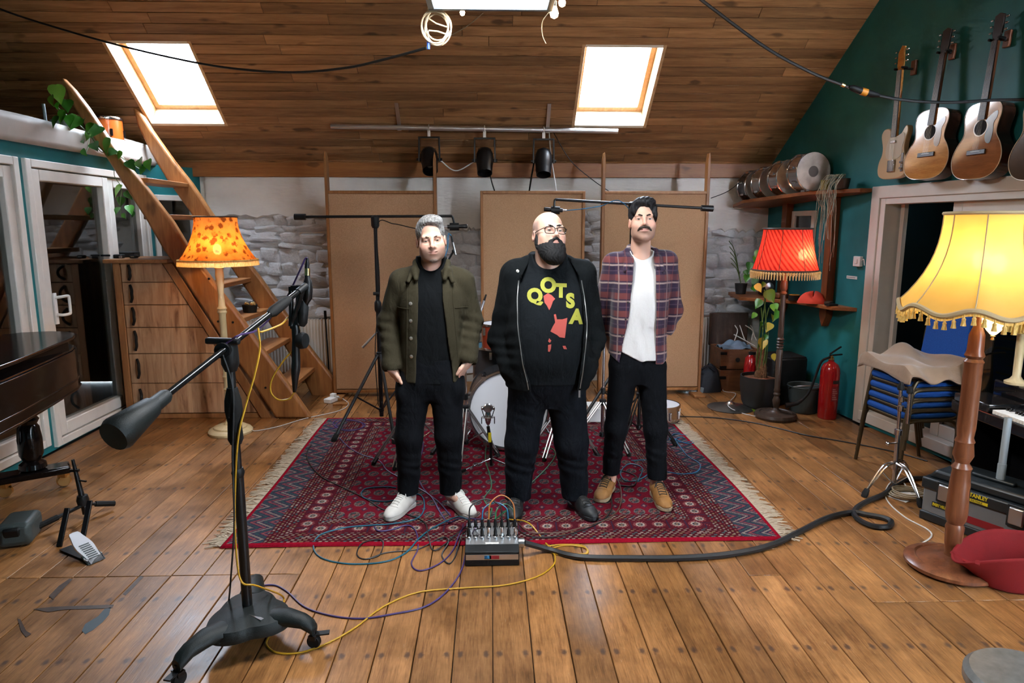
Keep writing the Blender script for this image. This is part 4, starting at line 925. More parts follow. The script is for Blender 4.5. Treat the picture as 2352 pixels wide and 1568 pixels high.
# flat paper and coil of white cable by the toolbox
tag(MB().box(fl(2075, 1137) + Vector((0, 0, 0.003)), (0.22, 0.16, 0.004), rot=(0, 0, 0.5)).build('paper_sheet', 'paper', None, False), 'white sheet of paper on the floor by the toolbox', 'paper')
cc = fl(2088, 1142)
pts = [cc + Vector(((0.11 + 0.014 * math.sin(a * 0.37)) * math.cos(a * 2 * math.pi / 14), (0.085 + 0.012 * math.cos(a * 0.5)) * math.sin(a * 2 * math.pi / 14), 0.008 + 0.0006 * a)) for a in range(70)]
tag(MB().tube(cr(pts, 2), 0.005, 5).build('cable_coil', 'cable_cream'), 'coil of pale cable on the floor beside the toolbox', 'cable')

# ---- red felt bag
plain('felt_red', (0.22, 0.003, 0.005), 0.85, var=0.1, bump=0.2, bscale=200)
bg = Vector((2.60, 3.00, 0))
def bagf(u, v):
    a = 2 * math.pi * u; r = (0.20 + 0.09 * v ** 1.3); z = 0.25 * v
    x = bg.x + r * 1.10 * math.cos(a) - 0.04 * v; y = bg.y + r * 0.62 * math.sin(a) + 0.01
    z *= 0.85 + 0.15 * math.cos(a + 0.6) - 0.20 * max(0, -math.cos(a)) * v; z += 0.018 * math.sin(3 * a + 2) * v
    return (x, y, max(0.006, z))
m = MB(); m.grid(bagf, 40, 12, True); bag = thing('felt_bag', 'open red felt bag slumped on the floor beside the yellow lamp base', 'bag', bg)
m.add([bagf(i / 40, 0) for i in range(40)], [tuple(range(40))]); m.build('body', 'felt_red', bag, True, solid=0.008)
MB().tube(cr([bagf(0.42, 1.0), Vector(bagf(0.46, 0.9)) + Vector((0.06, 0.02, -0.02)), Vector(bagf(0.5, 0.8)) + Vector((0.08, -0.02, 0.0)), bagf(0.58, 1.0)], 6), 0.012, 6).build('handle', 'felt_red', bag)

# ---- digital piano at the right edge, with a small lamp on it
MBK = MB().box((3.02, 3.94, 0.66), (0.22, 0.30, 0.05))
pk = thing('digital_piano', 'black upright digital piano with white keys at the right edge', 'piano', (3.15, 3.1, 0))
MB().box((3.14, 3.33, 0.60), (0.46, 1.56, 0.07)).build('keybed', 'black_gloss', pk, True, 0.008)
MB().box((3.27, 3.33, 0.70), (0.20, 1.56, 0.13)).build('case_top', 'black_gloss', pk, True, 0.01)
for y in (4.07, 2.56): MB().box((3.16, y, 0.285), (0.44, 0.045, 0.57)).build('side_panel', 'black_gloss', pk, True, 0.006)
MB().box((3.31, 3.33, 0.30), (0.03, 1.48, 0.40)).build('back_panel', 'black_gloss', pk, False)
MBK.build('key_block', 'black_gloss', pk, True, 0.006)
y = 3.77; i = 0
while y > 2.62:
    MB().box((2.995, y - 0.0115, 0.648), (0.15, 0.0222, 0.024)).build('white_key', 'white_plastic', pk, True, 0.002, seg=1)
    if i % 7 in (0, 1, 3, 4, 5): MB().box((3.03, y - 0.023, 0.664), (0.09, 0.011, 0.016)).build('black_key', 'black_gloss', pk, True, 0.002, seg=1)
    y -= 0.023; i += 1
tl0 = Vector((3.20, 3.97, 0.765))
tl = thing('table_lamp', 'small cream table lamp with an unlit pleated shade on the digital piano', 'lamp', tl0)
MB().lathe([(0.0, 0), (0.06, 0), (0.062, 0.015), (0.035, 0.03), (0.022, 0.05), (0.024, 0.30), (0.03, 0.31), (0.018, 0.33), (0.012, 0.36), (0.012, 0.44)], 18, tl0).build('stem', 'cream_turned', tl)
m = MB(); m.grid(lambda u, v: (tl0.x + (0.15 - 0.06 * v + 0.004 * math.sin(u * 2 * math.pi * 40)) * math.cos(2 * math.pi * u), tl0.y + (0.15 - 0.06 * v + 0.004 * math.sin(u * 2 * math.pi * 40)) * math.sin(2 * math.pi * u), tl0.z + 0.33 + 0.18 * v), 160, 3, True)
m.build('shade', 'shade_yellow', tl)
ps = fl(2302, 1108)
tag(MB().lathe([(0.0, 0), (0.022, 0), (0.022, 0.10), (0.019, 0.102), (0.019, 0.36), (0.0, 0.36)], 14, M=Matrix.Translation(fl(2297, 1106, 0.318)) @ Euler((-0.12, 0.10, 0)).to_matrix().to_4x4()).build('paper_tube', 'pot_grey', None), 'grey cardboard tube leaning upright against the piano above the toolbox', 'tube')

# ---- round stool at the lower right corner
sc_ = fl(2362, 1556, 0.46)
stl = thing('drum_stool', 'grey round stool seat cut off by the lower right corner', 'stool', (sc_.x, sc_.y, 0))
plain('stool_grey', (0.13, 0.13, 0.12), 0.35, var=0.25, vscale=30)
MB().lathe([(0.0, 0.40), (0.14, 0.40), (0.155, 0.42), (0.155, 0.445), (0.14, 0.46), (0.0, 0.463)], 36, (sc_.x, sc_.y, 0)).build('seat', 'stool_grey', stl)
MB().cyl((sc_.x, sc_.y, 0.15), (sc_.x, sc_.y, 0.41), 0.02).build('post', 'chrome', stl)
for k in range(3):
    a = k * 2.094 + 0.5; MB().tube([(sc_.x, sc_.y, 0.30), (sc_.x + 0.2 * math.cos(a), sc_.y + 0.2 * math.sin(a), 0.0)], 0.01, 8).build('leg', 'black_metal', stl)

# ---- fire extinguisher
ex = Vector((3.04, 5.90, 0)); plain('ext_red', (0.42, 0.008, 0.010), 0.25, coat=0.5)
fe = thing('fire_extinguisher', 'red fire extinguisher standing on the floor by the doorway', 'fire extinguisher', ex)
MB().lathe([(0.0, 0), (0.078, 0), (0.083, 0.01), (0.083, 0.42), (0.078, 0.46), (0.06, 0.495), (0.035, 0.512), (0.024, 0.52), (0.024, 0.535)], 28, ex).build('cylinder', 'ext_red', fe)
MB().lathe([(0.022, 0.533), (0.022, 0.555), (0.014, 0.56), (0.014, 0.575)], 14, ex).build('valve', 'brass', fe)
MB().bar(ex + Vector((-0.02, 0, 0.572)), ex + Vector((0.09, -0.01, 0.585)), 0.02, 0.012).build('carry_handle', 'black_plastic', fe, True, 0.003)
MB().bar(ex + Vector((-0.02, 0, 0.585)), ex + Vector((0.075, -0.01, 0.655)), 0.02, 0.012).build('squeeze_lever', 'black_plastic', fe, True, 0.003)
MB().tube(cr([ex + Vector((-0.02, -0.01, 0.56)), ex + Vector((-0.10, -0.02, 0.52)), ex + Vector((-0.15, -0.03, 0.38)), ex + Vector((-0.20, -0.04, 0.25)), ex + Vector((-0.26, -0.04, 0.17))], 6), 0.011, 8).build('hose', 'black_rubber', fe)
MB().tube([ex + Vector((-0.25, -0.04, 0.18)), ex + Vector((-0.30, -0.04, 0.145)), ex + Vector((-0.40, -0.03, 0.125))], [0.012, 0.018, 0.026], 12).build('horn', 'black_plastic', fe)
plain('label_dark', (0.03, 0.012, 0.012), 0.5); plain('label_pale', (0.50, 0.20, 0.18), 0.5)
def ext_label(z0, z1, a0, a1, mat):
    m = MB(); m.lathe([(0.0838, z0), (0.0838, z1)], 8, ex, caps=False, a0=math.radians(a0), a1=math.radians(a1)); return m.build('label', mat, fe)
ext_label(0.33, 0.36, 262, 305, 'label_dark'); lb = ext_label(0.17, 0.30, 258, 312, 'tape_red')
for k in range(6): 
    m = MB(); m.lathe([(0.0843, 0.185 + 0.018 * k), (0.0843, 0.193 + 0.018 * k)], 6, ex, caps=False, a0=math.radians(264), a1=math.radians(300 - 9 * (k % 3))); m.build('print_line', 'label_pale', lb)

# ---- bucket, black box, plant, trunk and clutter in the corner
plain('bucket_grey', (0.045, 0.06, 0.06), 0.5)
bk = Vector((2.92, 6.12, 0)); bkt = thing('bucket', 'dark grey bucket between the plant pot and the fire extinguisher', 'bucket', bk)
MB().lathe([(0.0, 0.004), (0.12, 0.004), (0.148, 0.24), (0.155, 0.245), (0.152, 0.255), (0.143, 0.25), (0.115, 0.012), (0.0, 0.012)], 30, bk).build('body', 'bucket_grey', bkt)
MB().tube([bk + Vector((0.150 * math.cos(a), 0.150 * math.sin(a) , 0.23 - 0.05 * math.sin(a))) for a in np.linspace(math.pi, 2 * math.pi, 14)], 0.004, 6).build('bail_handle', 'steel', bkt)
bb = Vector((2.86, 6.52, 0)); bx_ = thing('speaker_box', 'black covered box standing behind the bucket against the teal wall', 'box', bb)
MB().box(bb + Vector((0, 0, 0.23)), (0.36, 0.34, 0.46), rot=(0, 0, 0.1)).build('body', 'black_plastic', bx_, True, 0.02)
MB().box(bb + Vector((0, 0, 0.462)), (0.34, 0.32, 0.012), rot=(0, 0, 0.1)).build('cover', 'black_rubber', bx_, True, 0.006)
po_ = Vector((2.565, 6.30, 0)); plain('pot_black', (0.016, 0.017, 0.018), 0.6); plain('soil', (0.16, 0.055, 0.022), 0.9, var=0.5, vscale=40, bump=0.6, bscale=50)
pt = thing('potted_plant', 'tall yellowing pothos on a mossy stake in a black pot', 'plant', po_)
MB().lathe([(0.0, 0.0), (0.13, 0.0), (0.16, 0.06), (0.178, 0.20), (0.178, 0.305), (0.168, 0.305), (0.166, 0.27)], 30, po_).build('pot', 'pot_black', pt)
m = MB(); m.lathe([(0.168, 0.275), (0.10, 0.285), (0.0, 0.29)], 20, po_, caps=False); m.build('soil', 'soil', pt)
plain('moss', (0.15, 0.07, 0.028), 0.95, var=0.5, vscale=40, bump=0.8, bscale=80)
MB().tube([po_ + Vector((0.01 * math.sin(i), 0.01 * math.cos(1.7 * i), 0.27 + 0.05 * i)) for i in range(9)], [0.055 - 0.004 * i + 0.006 * (i % 2) for i in range(9)], 10).build('moss_stake', 'moss', pt)
for k in range(7):
    a = k * 0.9; q = [po_ + Vector((0.03 * math.cos(a + j * 0.8), 0.03 * math.sin(a + j * 0.8), 0.28 + 0.17 * j)) + Vector((0.02 * j * math.cos(a), 0.01 * j * math.sin(a) - 0.01 * j, 0)) for j in range(4 + k % 3)]
    MB().tube(cr(q, 4), 0.006, 5).build('vine', 'vine_stem', pt)
for (x, y, s_, mm) in ((1765, 670, .12, LEAF_Y), (1738, 655, .08, LEAF_Y), (1778, 700, .09, LEAF_G), (1745, 690, .09, LEAF_G), (1775, 725, .08, LEAF_Y), (1770, 745, .09, LEAF_Y), (1785, 715, .10, LEAF_G), (1752, 780, .11, LEAF_Y), (1760, 770, .06, LEAF_G), (1735, 720, .06, LEAF_G), (1740, 620, .07, LEAF_G), (1755, 650, .06, LEAF_G), (1775, 815, .07, LEAF_Y), (1795, 690, .06, LEAF_Y), (1748, 740, .05, LEAF_G)):
    leaf(pt, aY(x, y, po_.y - 0.08 + RND.uniform(-.05, .05)), s_, mm)
# dark leafy plant on the lower shelf behind the lamp
tk = Vector((2.60, 7.12, 0)); wood('trunk_wood', (0.10, 0.04, 0.018), (0.22, 0.09, 0.036), 0, 0.5, 8, 5, 0.0)
tr = thing('wooden_trunk', 'wooden trunk with black corner brackets and its dark lid raised', 'trunk', tk)
MB().box(tk + Vector((0, 0, 0.11)), (0.40, 0.36, 0.22)).build('lower_box', 'trunk_wood', tr, True, 0.004)
for (dy, dx_, sx, sy) in ((-0.17, 0, 0.40, 0.02), (0.17, 0, 0.40, 0.02), (0, -0.19, 0.02, 0.32), (0, 0.19, 0.02, 0.32)):
    MB().box(tk + Vector((dx_, dy, 0.335)), (sx, sy, 0.21)).build('upper_side', 'trunk_wood', tr, True, 0.004)
MB().box(tk + Vector((0, 0.21, 0.60)), (0.43, 0.03, 0.36)).build('lid', 'dark_turned', tr, True, 0.012)
for sx in (-1, 1):
    for z in (0.40, 0.25, 0.14): MB().box(tk + Vector((sx * 0.172, -0.182, z)), (0.07, 0.012, 0.03)).build('corner_bracket', 'black_metal', tr, True, 0.002)
MB().lathe([(0.0, 0.0), (0.024, 0.0), (0.024, 0.004), (0.0, 0.004)], 16, M=Matrix.Translation(tk + Vector((-0.02, -0.180, 0.33))) @ Euler((math.pi / 2, 0, 0)).to_matrix().to_4x4()).build('finger_hole', 'dark_void', tr)
plain('cloth_blue', (0.16, 0.24, 0.34), 0.85, var=0.15, bump=0.3, bscale=30)
m = MB(); m.grid(lambda u, v: (tk.x - 0.17 + 0.34 * u, tk.y - 0.15 + 0.30 * v, 0.43 + 0.055 * math.sin(3.1 * u) * math.sin(3.1 * v) + 0.018 * math.sin(11 * u + 4 * v) + 0.014 * math.sin(13 * v - 5 * u)), 24, 20)
tag(m.build('folded_cloth', 'cloth_blue', None, True, solid=0.01), 'pale blue folded cloth lying in the open wooden trunk', 'cloth')
for k, (x0, x1, xm) in enumerate(((1688, 1687, 1694), (1699, 1712, 1703), (1712, 1738, 1728), (1724, 1726, 1730))):
    wire('patch_cable', ['white cable looping out of the trunk lid nearest the radiator', 'white cable curving out of the trunk lid second from the radiator', 'white cable slanting out of the trunk lid across the others', 'white cable hooking out of the trunk lid nearest the plant'][k], 'cable', [aY(x0, 747, 7.31), aY(xm, 758, 7.24), aY((xm + x1) / 2, 772, 7.18), aY(x1, 782, 7.12)], 0.0055, 'cable_white', 6, 5)
wire('patch_cable', 'white cable lying across the blue cloth in the trunk', 'cable', [aY(1686, 768, 7.27), aY(1705, 778, 7.10), aY(1735, 795, 7.0)], 0.0055, 'cable_white', 6, 5)
bgp = Vector((2.27, 6.98, 0)); bgn = thing('gig_bag', 'slumped dark navy bag on the floor below the right radiator', 'bag', bgp)
plain('navy_bag', (0.010, 0.016, 0.026), 0.7, bump=0.3, bscale=40)
m = MB(); m.grid(lambda u, v: (bgp.x + 0.17 * math.cos(2 * math.pi * u) * math.cos(v * 1.45) * (1 + .1 * math.sin(5 * u * 6.28)), bgp.y + 0.13 * math.sin(2 * math.pi * u) * math.cos(v * 1.45), 0.26 * math.sin(v * 1.5) * (1 + 0.12 * math.cos(2 * math.pi * u))), 24, 8, True); m.build('body', 'navy_bag', bgn)
MB().tube(cr([bgp + Vector((-.1, -.05, .2)), bgp + Vector((-.03, -.1, .28)), bgp + Vector((.06, -.08, .22))], 5), 0.012, 6).build('strap', 'navy_bag', bgn)
cn = Vector((2.62, 6.70, 0.0)); can = thing('red_canister', 'small red canister standing behind the plant pot', 'canister', cn)
MB().lathe([(0.0, 0), (0.06, 0), (0.062, 0.30), (0.05, 0.40), (0.02, 0.43)], 20, cn).build('body', 'ext_red', can); MB().lathe([(0.02, 0.425), (0.022, 0.46), (0.0, 0.462)], 12, cn).build('cap', 'black_plastic', can)
cy = fl(1677, 936); cyt = thing('floor_cymbal', 'bronze-silver cymbal lying on the floor in front of the plant', 'cymbal', cy)
plain('cymbal_metal', (0.46, 0.43, 0.38), 0.3, 1.0, var=0.1, vscale=20)
MB().lathe([(0.215, 0.004), (0.12, 0.026), (0.045, 0.040), (0.036, 0.052), (0.018, 0.066), (0.006, 0.068), (0.006, 0.060), (0.03, 0.046), (0.11, 0.020), (0.213, 0.0)], 48, cy, caps=False).build('plate', 'cymbal_metal', cyt)
for k in range(7): MB().lathe([(0.165, 0.0172), (0.178, 0.0150)], 2, cy, caps=False, a0=4.40 + 0.07 * k, a1=4.445 + 0.07 * k).build('print_mark', 'black_metal', cyt)
o = leaf(cyt, fl(1733, 946) + Vector((0, 0, 0.012)), 0.07, LEAF_Y, (0.1, -0.3, 1)); o.parent = None; o.location = fl(1733, 946) + Vector((0, 0, 0.02)); o.name = 'fallen_leaf'; tag(o, 'fallen yellow leaf on the floor between cymbal and red lamp', 'leaf')
bm_ = Vector((2.10, 6.98, 0)); tag(MB().lathe([(0.0, 0.0), (0.16, 0.0), (0.165, 0.05), (0.15, 0.055), (0.0, 0.055)], 28, bm_).build('practice_pad', 'pot_grey', None), 'pale round practice pad on the floor beside the navy bag', 'practice pad')

# ---- shelves on the right wall
wood('shelf_wood', (0.17, 0.058, 0.018), (0.34, 0.125, 0.042), 1, 0.42, 10, 5, 0.05)
wood('post_wood', (0.15, 0.045, 0.013), (0.26, 0.085, 0.028), 2, 0.42, 10, 5, 0.05)
def shelf(name, label, poly, th):
    s_ = thing(name, label, 'shelf', Vector(poly[0]))
    m = MB(); n = len(poly); T_ = [Vector(p) for p in poly]; B_ = [p - Vector((0, 0, th)) for p in T_]
    m.add(T_ + B_, [tuple(range(n)), tuple(reversed(range(n, 2 * n)))] + [(i, n + i, n + (i + 1) % n, (i + 1) % n) for i in range(n)])
    m.build('board', 'shelf_wood', s_, True, 0.004); return s_
zA = lambda y: 2.03 - 0.08 * (y - 6.3)
def rz_(y, off, z): p = rwp(y, off); return (p.x, p.y, z)
up_poly = [rz_(7.45, 0.0, zA(7.45)), rz_(7.45, 0.42, zA(7.45)), (2.565, 7.0, zA(7.0)), (2.93, 6.32, 2.03), rz_(5.86, 0.10, 2.03), rz_(5.84, 0.0, 2.03)]
sh1 = shelf('wall_shelf', 'upper timber wall shelf carrying the row of snare drums', up_poly, 0.035)
lo_poly = [rz_(7.45, 0.0, 1.0), rz_(7.45, 0.42, 1.0), (2.53, 6.86, 1.0), (2.96, 6.5, 1.0), rz_(6.03, 0.16, 1.0), rz_(5.90, 0.0, 1.0)]
sh2 = shelf('wall_shelf', 'lower timber wall shelf with clutter behind the red lamp', lo_poly, 0.035)
for yy in (7.02, 6.28):
    pz = rwp(yy, 0.04)
    pr_ = thing('shelf_post', ['dark timber post between the shelves near the stone wall', 'dark timber post with a pointed foot between the shelves near the doorway'][yy < 6.5], 'post', (pz.x, pz.y, 0.80))
    R = Matrix((RW_T, RW_N, Vector((0, 0, 1)))).transposed()
    MB().box((pz.x, pz.y, 1.48), (0.085, 0.078, 0.985), rot=R).build('shaft', 'post_wood', pr_, True, 0.004)
    Mx = Matrix.Translation(rwp(yy, 0.0)) @ frame((0, 0, 0), RW_T, (0, 0, 1))
    MB().prism([(-0.05, 0.962), (0.05, 0.962), (0.05, 0.88), (0.0, 0.78), (-0.05, 0.88)], -0.075 if (Mx.to_3x3() @ Vector((0, 0, 1))).dot(RW_N) < 0 else 0.075, Mx).build('pointed_foot', 'post_wood', pr_, True, 0.003)
plain('drum_head', (0.42, 0.38, 0.34), 0.6, var=0.25, vscale=9); plain('drum_dark', (0.05, 0.045, 0.045), 0.3, 0.6)
for k, (yy, rr, lab, shl) in enumerate(((6.40, 0.178, 'chrome snare drum on the upper shelf nearest the guitars', 'chrome'), (6.70, 0.172, 'snare drum second from the guitars on the upper shelf', 'chrome'), (7.00, 0.165, 'snare drum third from the guitars on the upper shelf', 'steel'), (7.24, 0.165, 'dark snare drum on the upper shelf against the back wall', 'drum_dark'))):
    xx = rwp(yy, 0.0).x - 0.235 + (0.02, 0, -0.01, -0.03)[k]; zc = zA(yy) + rr + 0.004
    d_ = thing('snare_drum', lab, 'drum', (xx, yy, zA(yy)), group='snare drums on the upper shelf'); dp = 0.15
    Md = Matrix.Translation((xx, yy - dp / 2, zc)) @ Euler((-math.pi / 2, 0, 0.16)).to_matrix().to_4x4()
    MB().lathe([(rr * 0.96, 0.0), (rr * 0.96, dp)], 36, M=Md).build('shell', shl, d_)
    MB().lathe([(0.0, -0.004), (rr * 0.97, -0.004), (rr * 0.97, 0.004)], 36, M=Md).build('head', 'drum_head', d_)
    for z in (-0.006, dp - 0.008): MB().lathe([(rr * 0.965, z - 0.004), (rr, z), (rr, z + 0.014), (rr * 0.965, z + 0.016)], 36, M=Md, caps=False).build('hoop', 'chrome', d_)
    for i in range(8):
        a = i * math.pi / 4 + 0.2; MB().box((rr * 0.985 * math.cos(a), rr * 0.985 * math.sin(a), dp / 2), (0.018, 0.018, 0.06), M=Md @ Matrix.Rotation(0, 4, 'Z')).cyl(Md @ Vector((rr * 0.99 * math.cos(a), rr * 0.99 * math.sin(a), -0.01)), Md @ Vector((rr * 0.99 * math.cos(a), rr * 0.99 * math.sin(a), dp)), 0.003, 6).build('lug', 'chrome', d_)
    if k == 0: 
        MB().lathe([(0.0, -0.0055), (0.05, -0.0055)], 24, M=Md, caps=False).build('worn_patch', plain('worn_grey', (0.10, 0.09, 0.085), 0.7), d_)
t = NT('jar_glass'); t.bsdf((0.50, 0.42, 0.10), 0.1, 0, 0.6).inputs['Transmission Weight'].default_value = 0.5
j0 = Vector((3.0, 6.18, 2.032)); jr = thing('glass_jar', 'small yellow-green cut glass jar on the upper shelf', 'jar', j0)
MB().lathe([(0.0, 0), (0.035, 0), (0.04, 0.01), (0.037, 0.08), (0.04, 0.085), (0.034, 0.085), (0.032, 0.012), (0.0, 0.01)], 14, j0).build('body', 'jar_glass', jr, False)
hp0 = Vector((3.08, 6.03, 2.032)); hp = thing('trailing_moss', 'pale stringy dried plant in a dark pot trailing off the upper shelf', 'plant', hp0)
MB().lathe([(0.0, 0), (0.05, 0), (0.065, 0.09), (0.058, 0.09), (0.05, 0.02)], 18, hp0).build('pot', 'dark_turned', hp)
plain('dry_strand', (0.30, 0.28, 0.20), 0.8)
m = MB()
for i in range(34):
    a = RND.uniform(0, 6.28); r = RND.uniform(0.05, 0.11); L = RND.uniform(0.15, 0.75) * (1 if RND.random() < .6 else .5)
    p = [hp0 + Vector((0.02 * math.cos(a), 0.02 * math.sin(a), 0.10)), hp0 + Vector((-0.06 + r * 0.6 * math.cos(a), r * math.sin(a), 0.12)), hp0 + Vector((-0.13 + 0.02 * math.cos(a), r * 1.5 * math.sin(a), 0.02))]
    p += [p[-1] + Vector((RND.uniform(-.02, .02), RND.uniform(-.03, .03), -L * f)) for f in (0.35, 0.7, 1.0)]
    m.tube(cr(p, 4), 0.0018, 4)
m.build('strands', 'dry_strand', hp)['kind'] = 'stuff'
# things on the lower shelf
def shp(y, off): p = rwp(y, off); return Vector((p.x, p.y, 1.002))
q = shp(6.55, 0.20); o = thing('tape_roll', 'black roll of tape with an orange core on the lower shelf', 'tape', q)
MB().lathe([(0.03, 0), (0.055, 0), (0.055, 0.05), (0.03, 0.05)], 24, q).build('roll', 'black_plastic', o); plain('tape_orange', (0.75, 0.28, 0.02), 0.5)
MB().lathe([(0.028, 0.004), (0.031, 0.004), (0.05, 0.0535), (0.028, 0.054)], 24, q, caps=False).build('core', 'tape_orange', o)
q = shp(6.30, 0.16); plain('cloth_red', (0.50, 0.05, 0.03), 0.8, bump=0.4, bscale=40)
m = MB(); m.grid(lambda u, v: (q.x + 0.13 * math.cos(6.283 * u) * math.cos(1.5 * v) * (1 + .2 * math.sin(18 * u)), q.y + 0.09 * math.sin(6.283 * u) * math.cos(1.5 * v), q.z + 0.085 * math.sin(1.5 * v) * (1 + .35 * math.sin(12 * u + 4 * v))), 28, 8, True)
tag(m.build('red_cloth', 'cloth_red', None), 'crumpled red cloth on the lower shelf behind the red lamp', 'cloth')
q = shp(6.75, 0.22); o = thing('wood_scraps', 'piece of brown bark on the lower shelf behind the lamp pole', 'bark', q); MB().box(q + Vector((0, 0, 0.025)), (0.16, 0.09, 0.05), rot=(0.1, 0.1, 0.5)).build('block', 'trunk_wood', o, True, 0.012)
q = shp(6.08, 0.13); tag(MB().box(q + Vector((0, 0, 0.008)), (0.10, 0.06, 0.016), rot=(0, 0, 0.3)).build('notebook', 'black_plastic', None, True, 0.002), 'small black notebook at the door end of the lower shelf', 'notebook')
q = shp(6.20, 0.07); tag(MB().box(q + Vector((0, 0, 0.012)), (0.12, 0.05, 0.024), rot=(0, 0, 0.8)).build('wallet', 'dark_turned', None, True, 0.003), 'dark folded wallet beside the red cloth on the lower shelf', 'wallet')
q = shp(7.05, 0.2); o = thing('desk_speaker', 'small black speaker on the lower shelf near the stone wall', 'speaker', q); MB().box(q + Vector((0, 0, 0.11)), (0.13, 0.13, 0.22)).build('cabinet', 'black_plastic', o, True, 0.008); MB().lathe([(0.045, 0), (0.03, 0.006), (0.0, 0.012)], 18, M=Matrix.Translation(q + Vector((0, -0.066, 0.09))) @ Euler((math.pi / 2, 0, 0)).to_matrix().to_4x4()).build('cone', 'steel', o)
ip0 = shp(7.22, 0.40); ip = thing('shelf_plant', 'dark round-leaved plant in a pot at the stone-wall end of the lower shelf', 'plant', ip0)
MB().lathe([(0.05, 0), (0.065, 0.11), (0.055, 0.11)], 16, ip0).build('pot', 'pot_black', ip)
for k in range(5):
    p = [ip0 + Vector((0, 0, 0.1)), ip0 + Vector((-0.05 - 0.02 * k, -0.03 * k, 0.25 + 0.05 * k)), ip0 + Vector((-0.10 - 0.03 * k, -0.06 * k + 0.05, 0.32 + 0.06 * k))]; MB().tube(cr(p, 4), 0.004, 5).build('stem', 'vine_stem', ip)
for (x, y, s_) in ((1742, 578, .09), (1732, 590, .08), (1722, 605, .10), (1718, 632, .09), (1735, 640, .09), (1748, 600, .08), (1712, 622, .06), (1728, 660, .06), (1745, 625, .07)): leaf(ip, aY(x, y, ip0.y - 0.2), s_, LEAF_G)
# small white framed window between the shelves
w4 = thing('window_4', None, None, rwp(6.75, 0, 1.40)); w4['kind'] = 'structure'
a_, b_ = 6.96, 6.58
for (y0, y1, z0, z1) in ((a_, a_ - 0.05, 1.32, 1.86), (b_ + 0.05, b_, 1.32, 1.86), (a_ - .05, b_ + .05, 1.81, 1.86), (a_ - .05, b_ + .05, 1.32, 1.37)): rbox(y0, y1, z0, z1, 0.0, 0.03).build('window_frame', 'white_paint', w4, True, 0.004)
rbox(a_ - .05, b_ + .05, 1.37, 1.81, 0.004, 0.008).build('pane', plain('dark_pane', (0.01, 0.011, 0.012), 0.08), w4, False)
# switch box and label strip by the door
q = rw(1975, 600, 0.0); sw_ = thing('wall_switch', 'small white switch box with a wire on the teal wall by the doorway', 'switch', q)
rbox(q.y + 0.045, q.y - 0.045, q.z - 0.045, q.z + 0.045, 0.0, 0.035).build('box', 'white_plastic', sw_, True, 0.006); rbox(q.y + 0.015, q.y - 0.015, q.z - 0.02, q.z + 0.02, 0.035, 0.041).build('rocker', 'white_plastic', sw_, True, 0.003)
MB().tube(cr([rwp(q.y - 0.045, 0.015, q.z + 0.01), rwp(q.y - 0.075, 0.02, q.z + 0.02), rwp(q.y - 0.09, 0.02, q.z - 0.03)], 5), 0.004, 6).build('wire', 'white_plastic', sw_)
q = rw(1957, 637, 0.0); ls = thing('label_strip', 'narrow white label strip stuck on the teal wall below the switch', 'label', q)
rbox(q.y + 0.07, q.y - 0.07, q.z - 0.013, q.z + 0.013, 0.0, 0.003).build('strip', 'paper', ls, False)
for k in range(6): rbox(q.y + 0.06 - 0.019 * k, q.y + 0.05 - 0.019 * k, q.z - 0.004, q.z + 0.004, 0.003, 0.0036).build('print_mark', 'bucket_grey', ls, False)

# ---- guitars on the wall
wood('guitar_amber', (0.42, 0.16, 0.035), (0.66, 0.31, 0.08), 1, 0.10, 14, 5, 0.0, 0.0, 0.6)
wood('guitar_brown', (0.20, 0.065, 0.02), (0.34, 0.12, 0.035), 1, 0.08, 14, 5, 0.0, 0.0, 0.6)
plain('guitar_cream', (0.58, 0.42, 0.24), 0.3, coat=0.4); plain('guitar_burst', (0.06, 0.03, 0.012), 0.15, coat=0.5); plain('pickguard_blue', (0.02, 0.10, 0.16), 0.15); plain('pickguard_brown', (0.10, 0.03, 0.012), 0.15); plain('pickguard_cream', (0.55, 0.46, 0.32), 0.35)
plain('fretboard', (0.022, 0.012, 0.008), 0.4); plain('side_wood', (0.05, 0.018, 0.010), 0.2)
AC = [(0.0, 0.0), (0.10, 0.006), (0.165, 0.04), (0.198, 0.10), (0.200, 0.165), (0.172, 0.23), (0.140, 0.275), (0.130, 0.31), (0.137, 0.36), (0.148, 0.41), (0.142, 0.455), (0.110, 0.488), (0.05, 0.50), (0.0, 0.50)]
TE = [(0.0, 0.0), (0.09, 0.004), (0.145, 0.03), (0.162, 0.08), (0.155, 0.14), (0.128, 0.19), (0.118, 0.24), (0.130, 0.30), (0.145, 0.345), (0.140, 0.385), (0.118, 0.395), (0.095, 0.37), (0.07, 0.335), (0.035, 0.32)]
TEL = [(-0.035, 0.32), (-0.04, 0.37), (-0.07, 0.392), (-0.115, 0.39), (-0.142, 0.36), (-0.142, 0.32), (-0.122, 0.25), (-0.126, 0.19), (-0.152, 0.14), (-0.162, 0.08), (-0.145, 0.03), (-0.09, 0.004)]
def smooth2(o2, n=4): return [(p.x, p.y) for p in cr([(x, y, 0) for x, y in o2], n, True)]
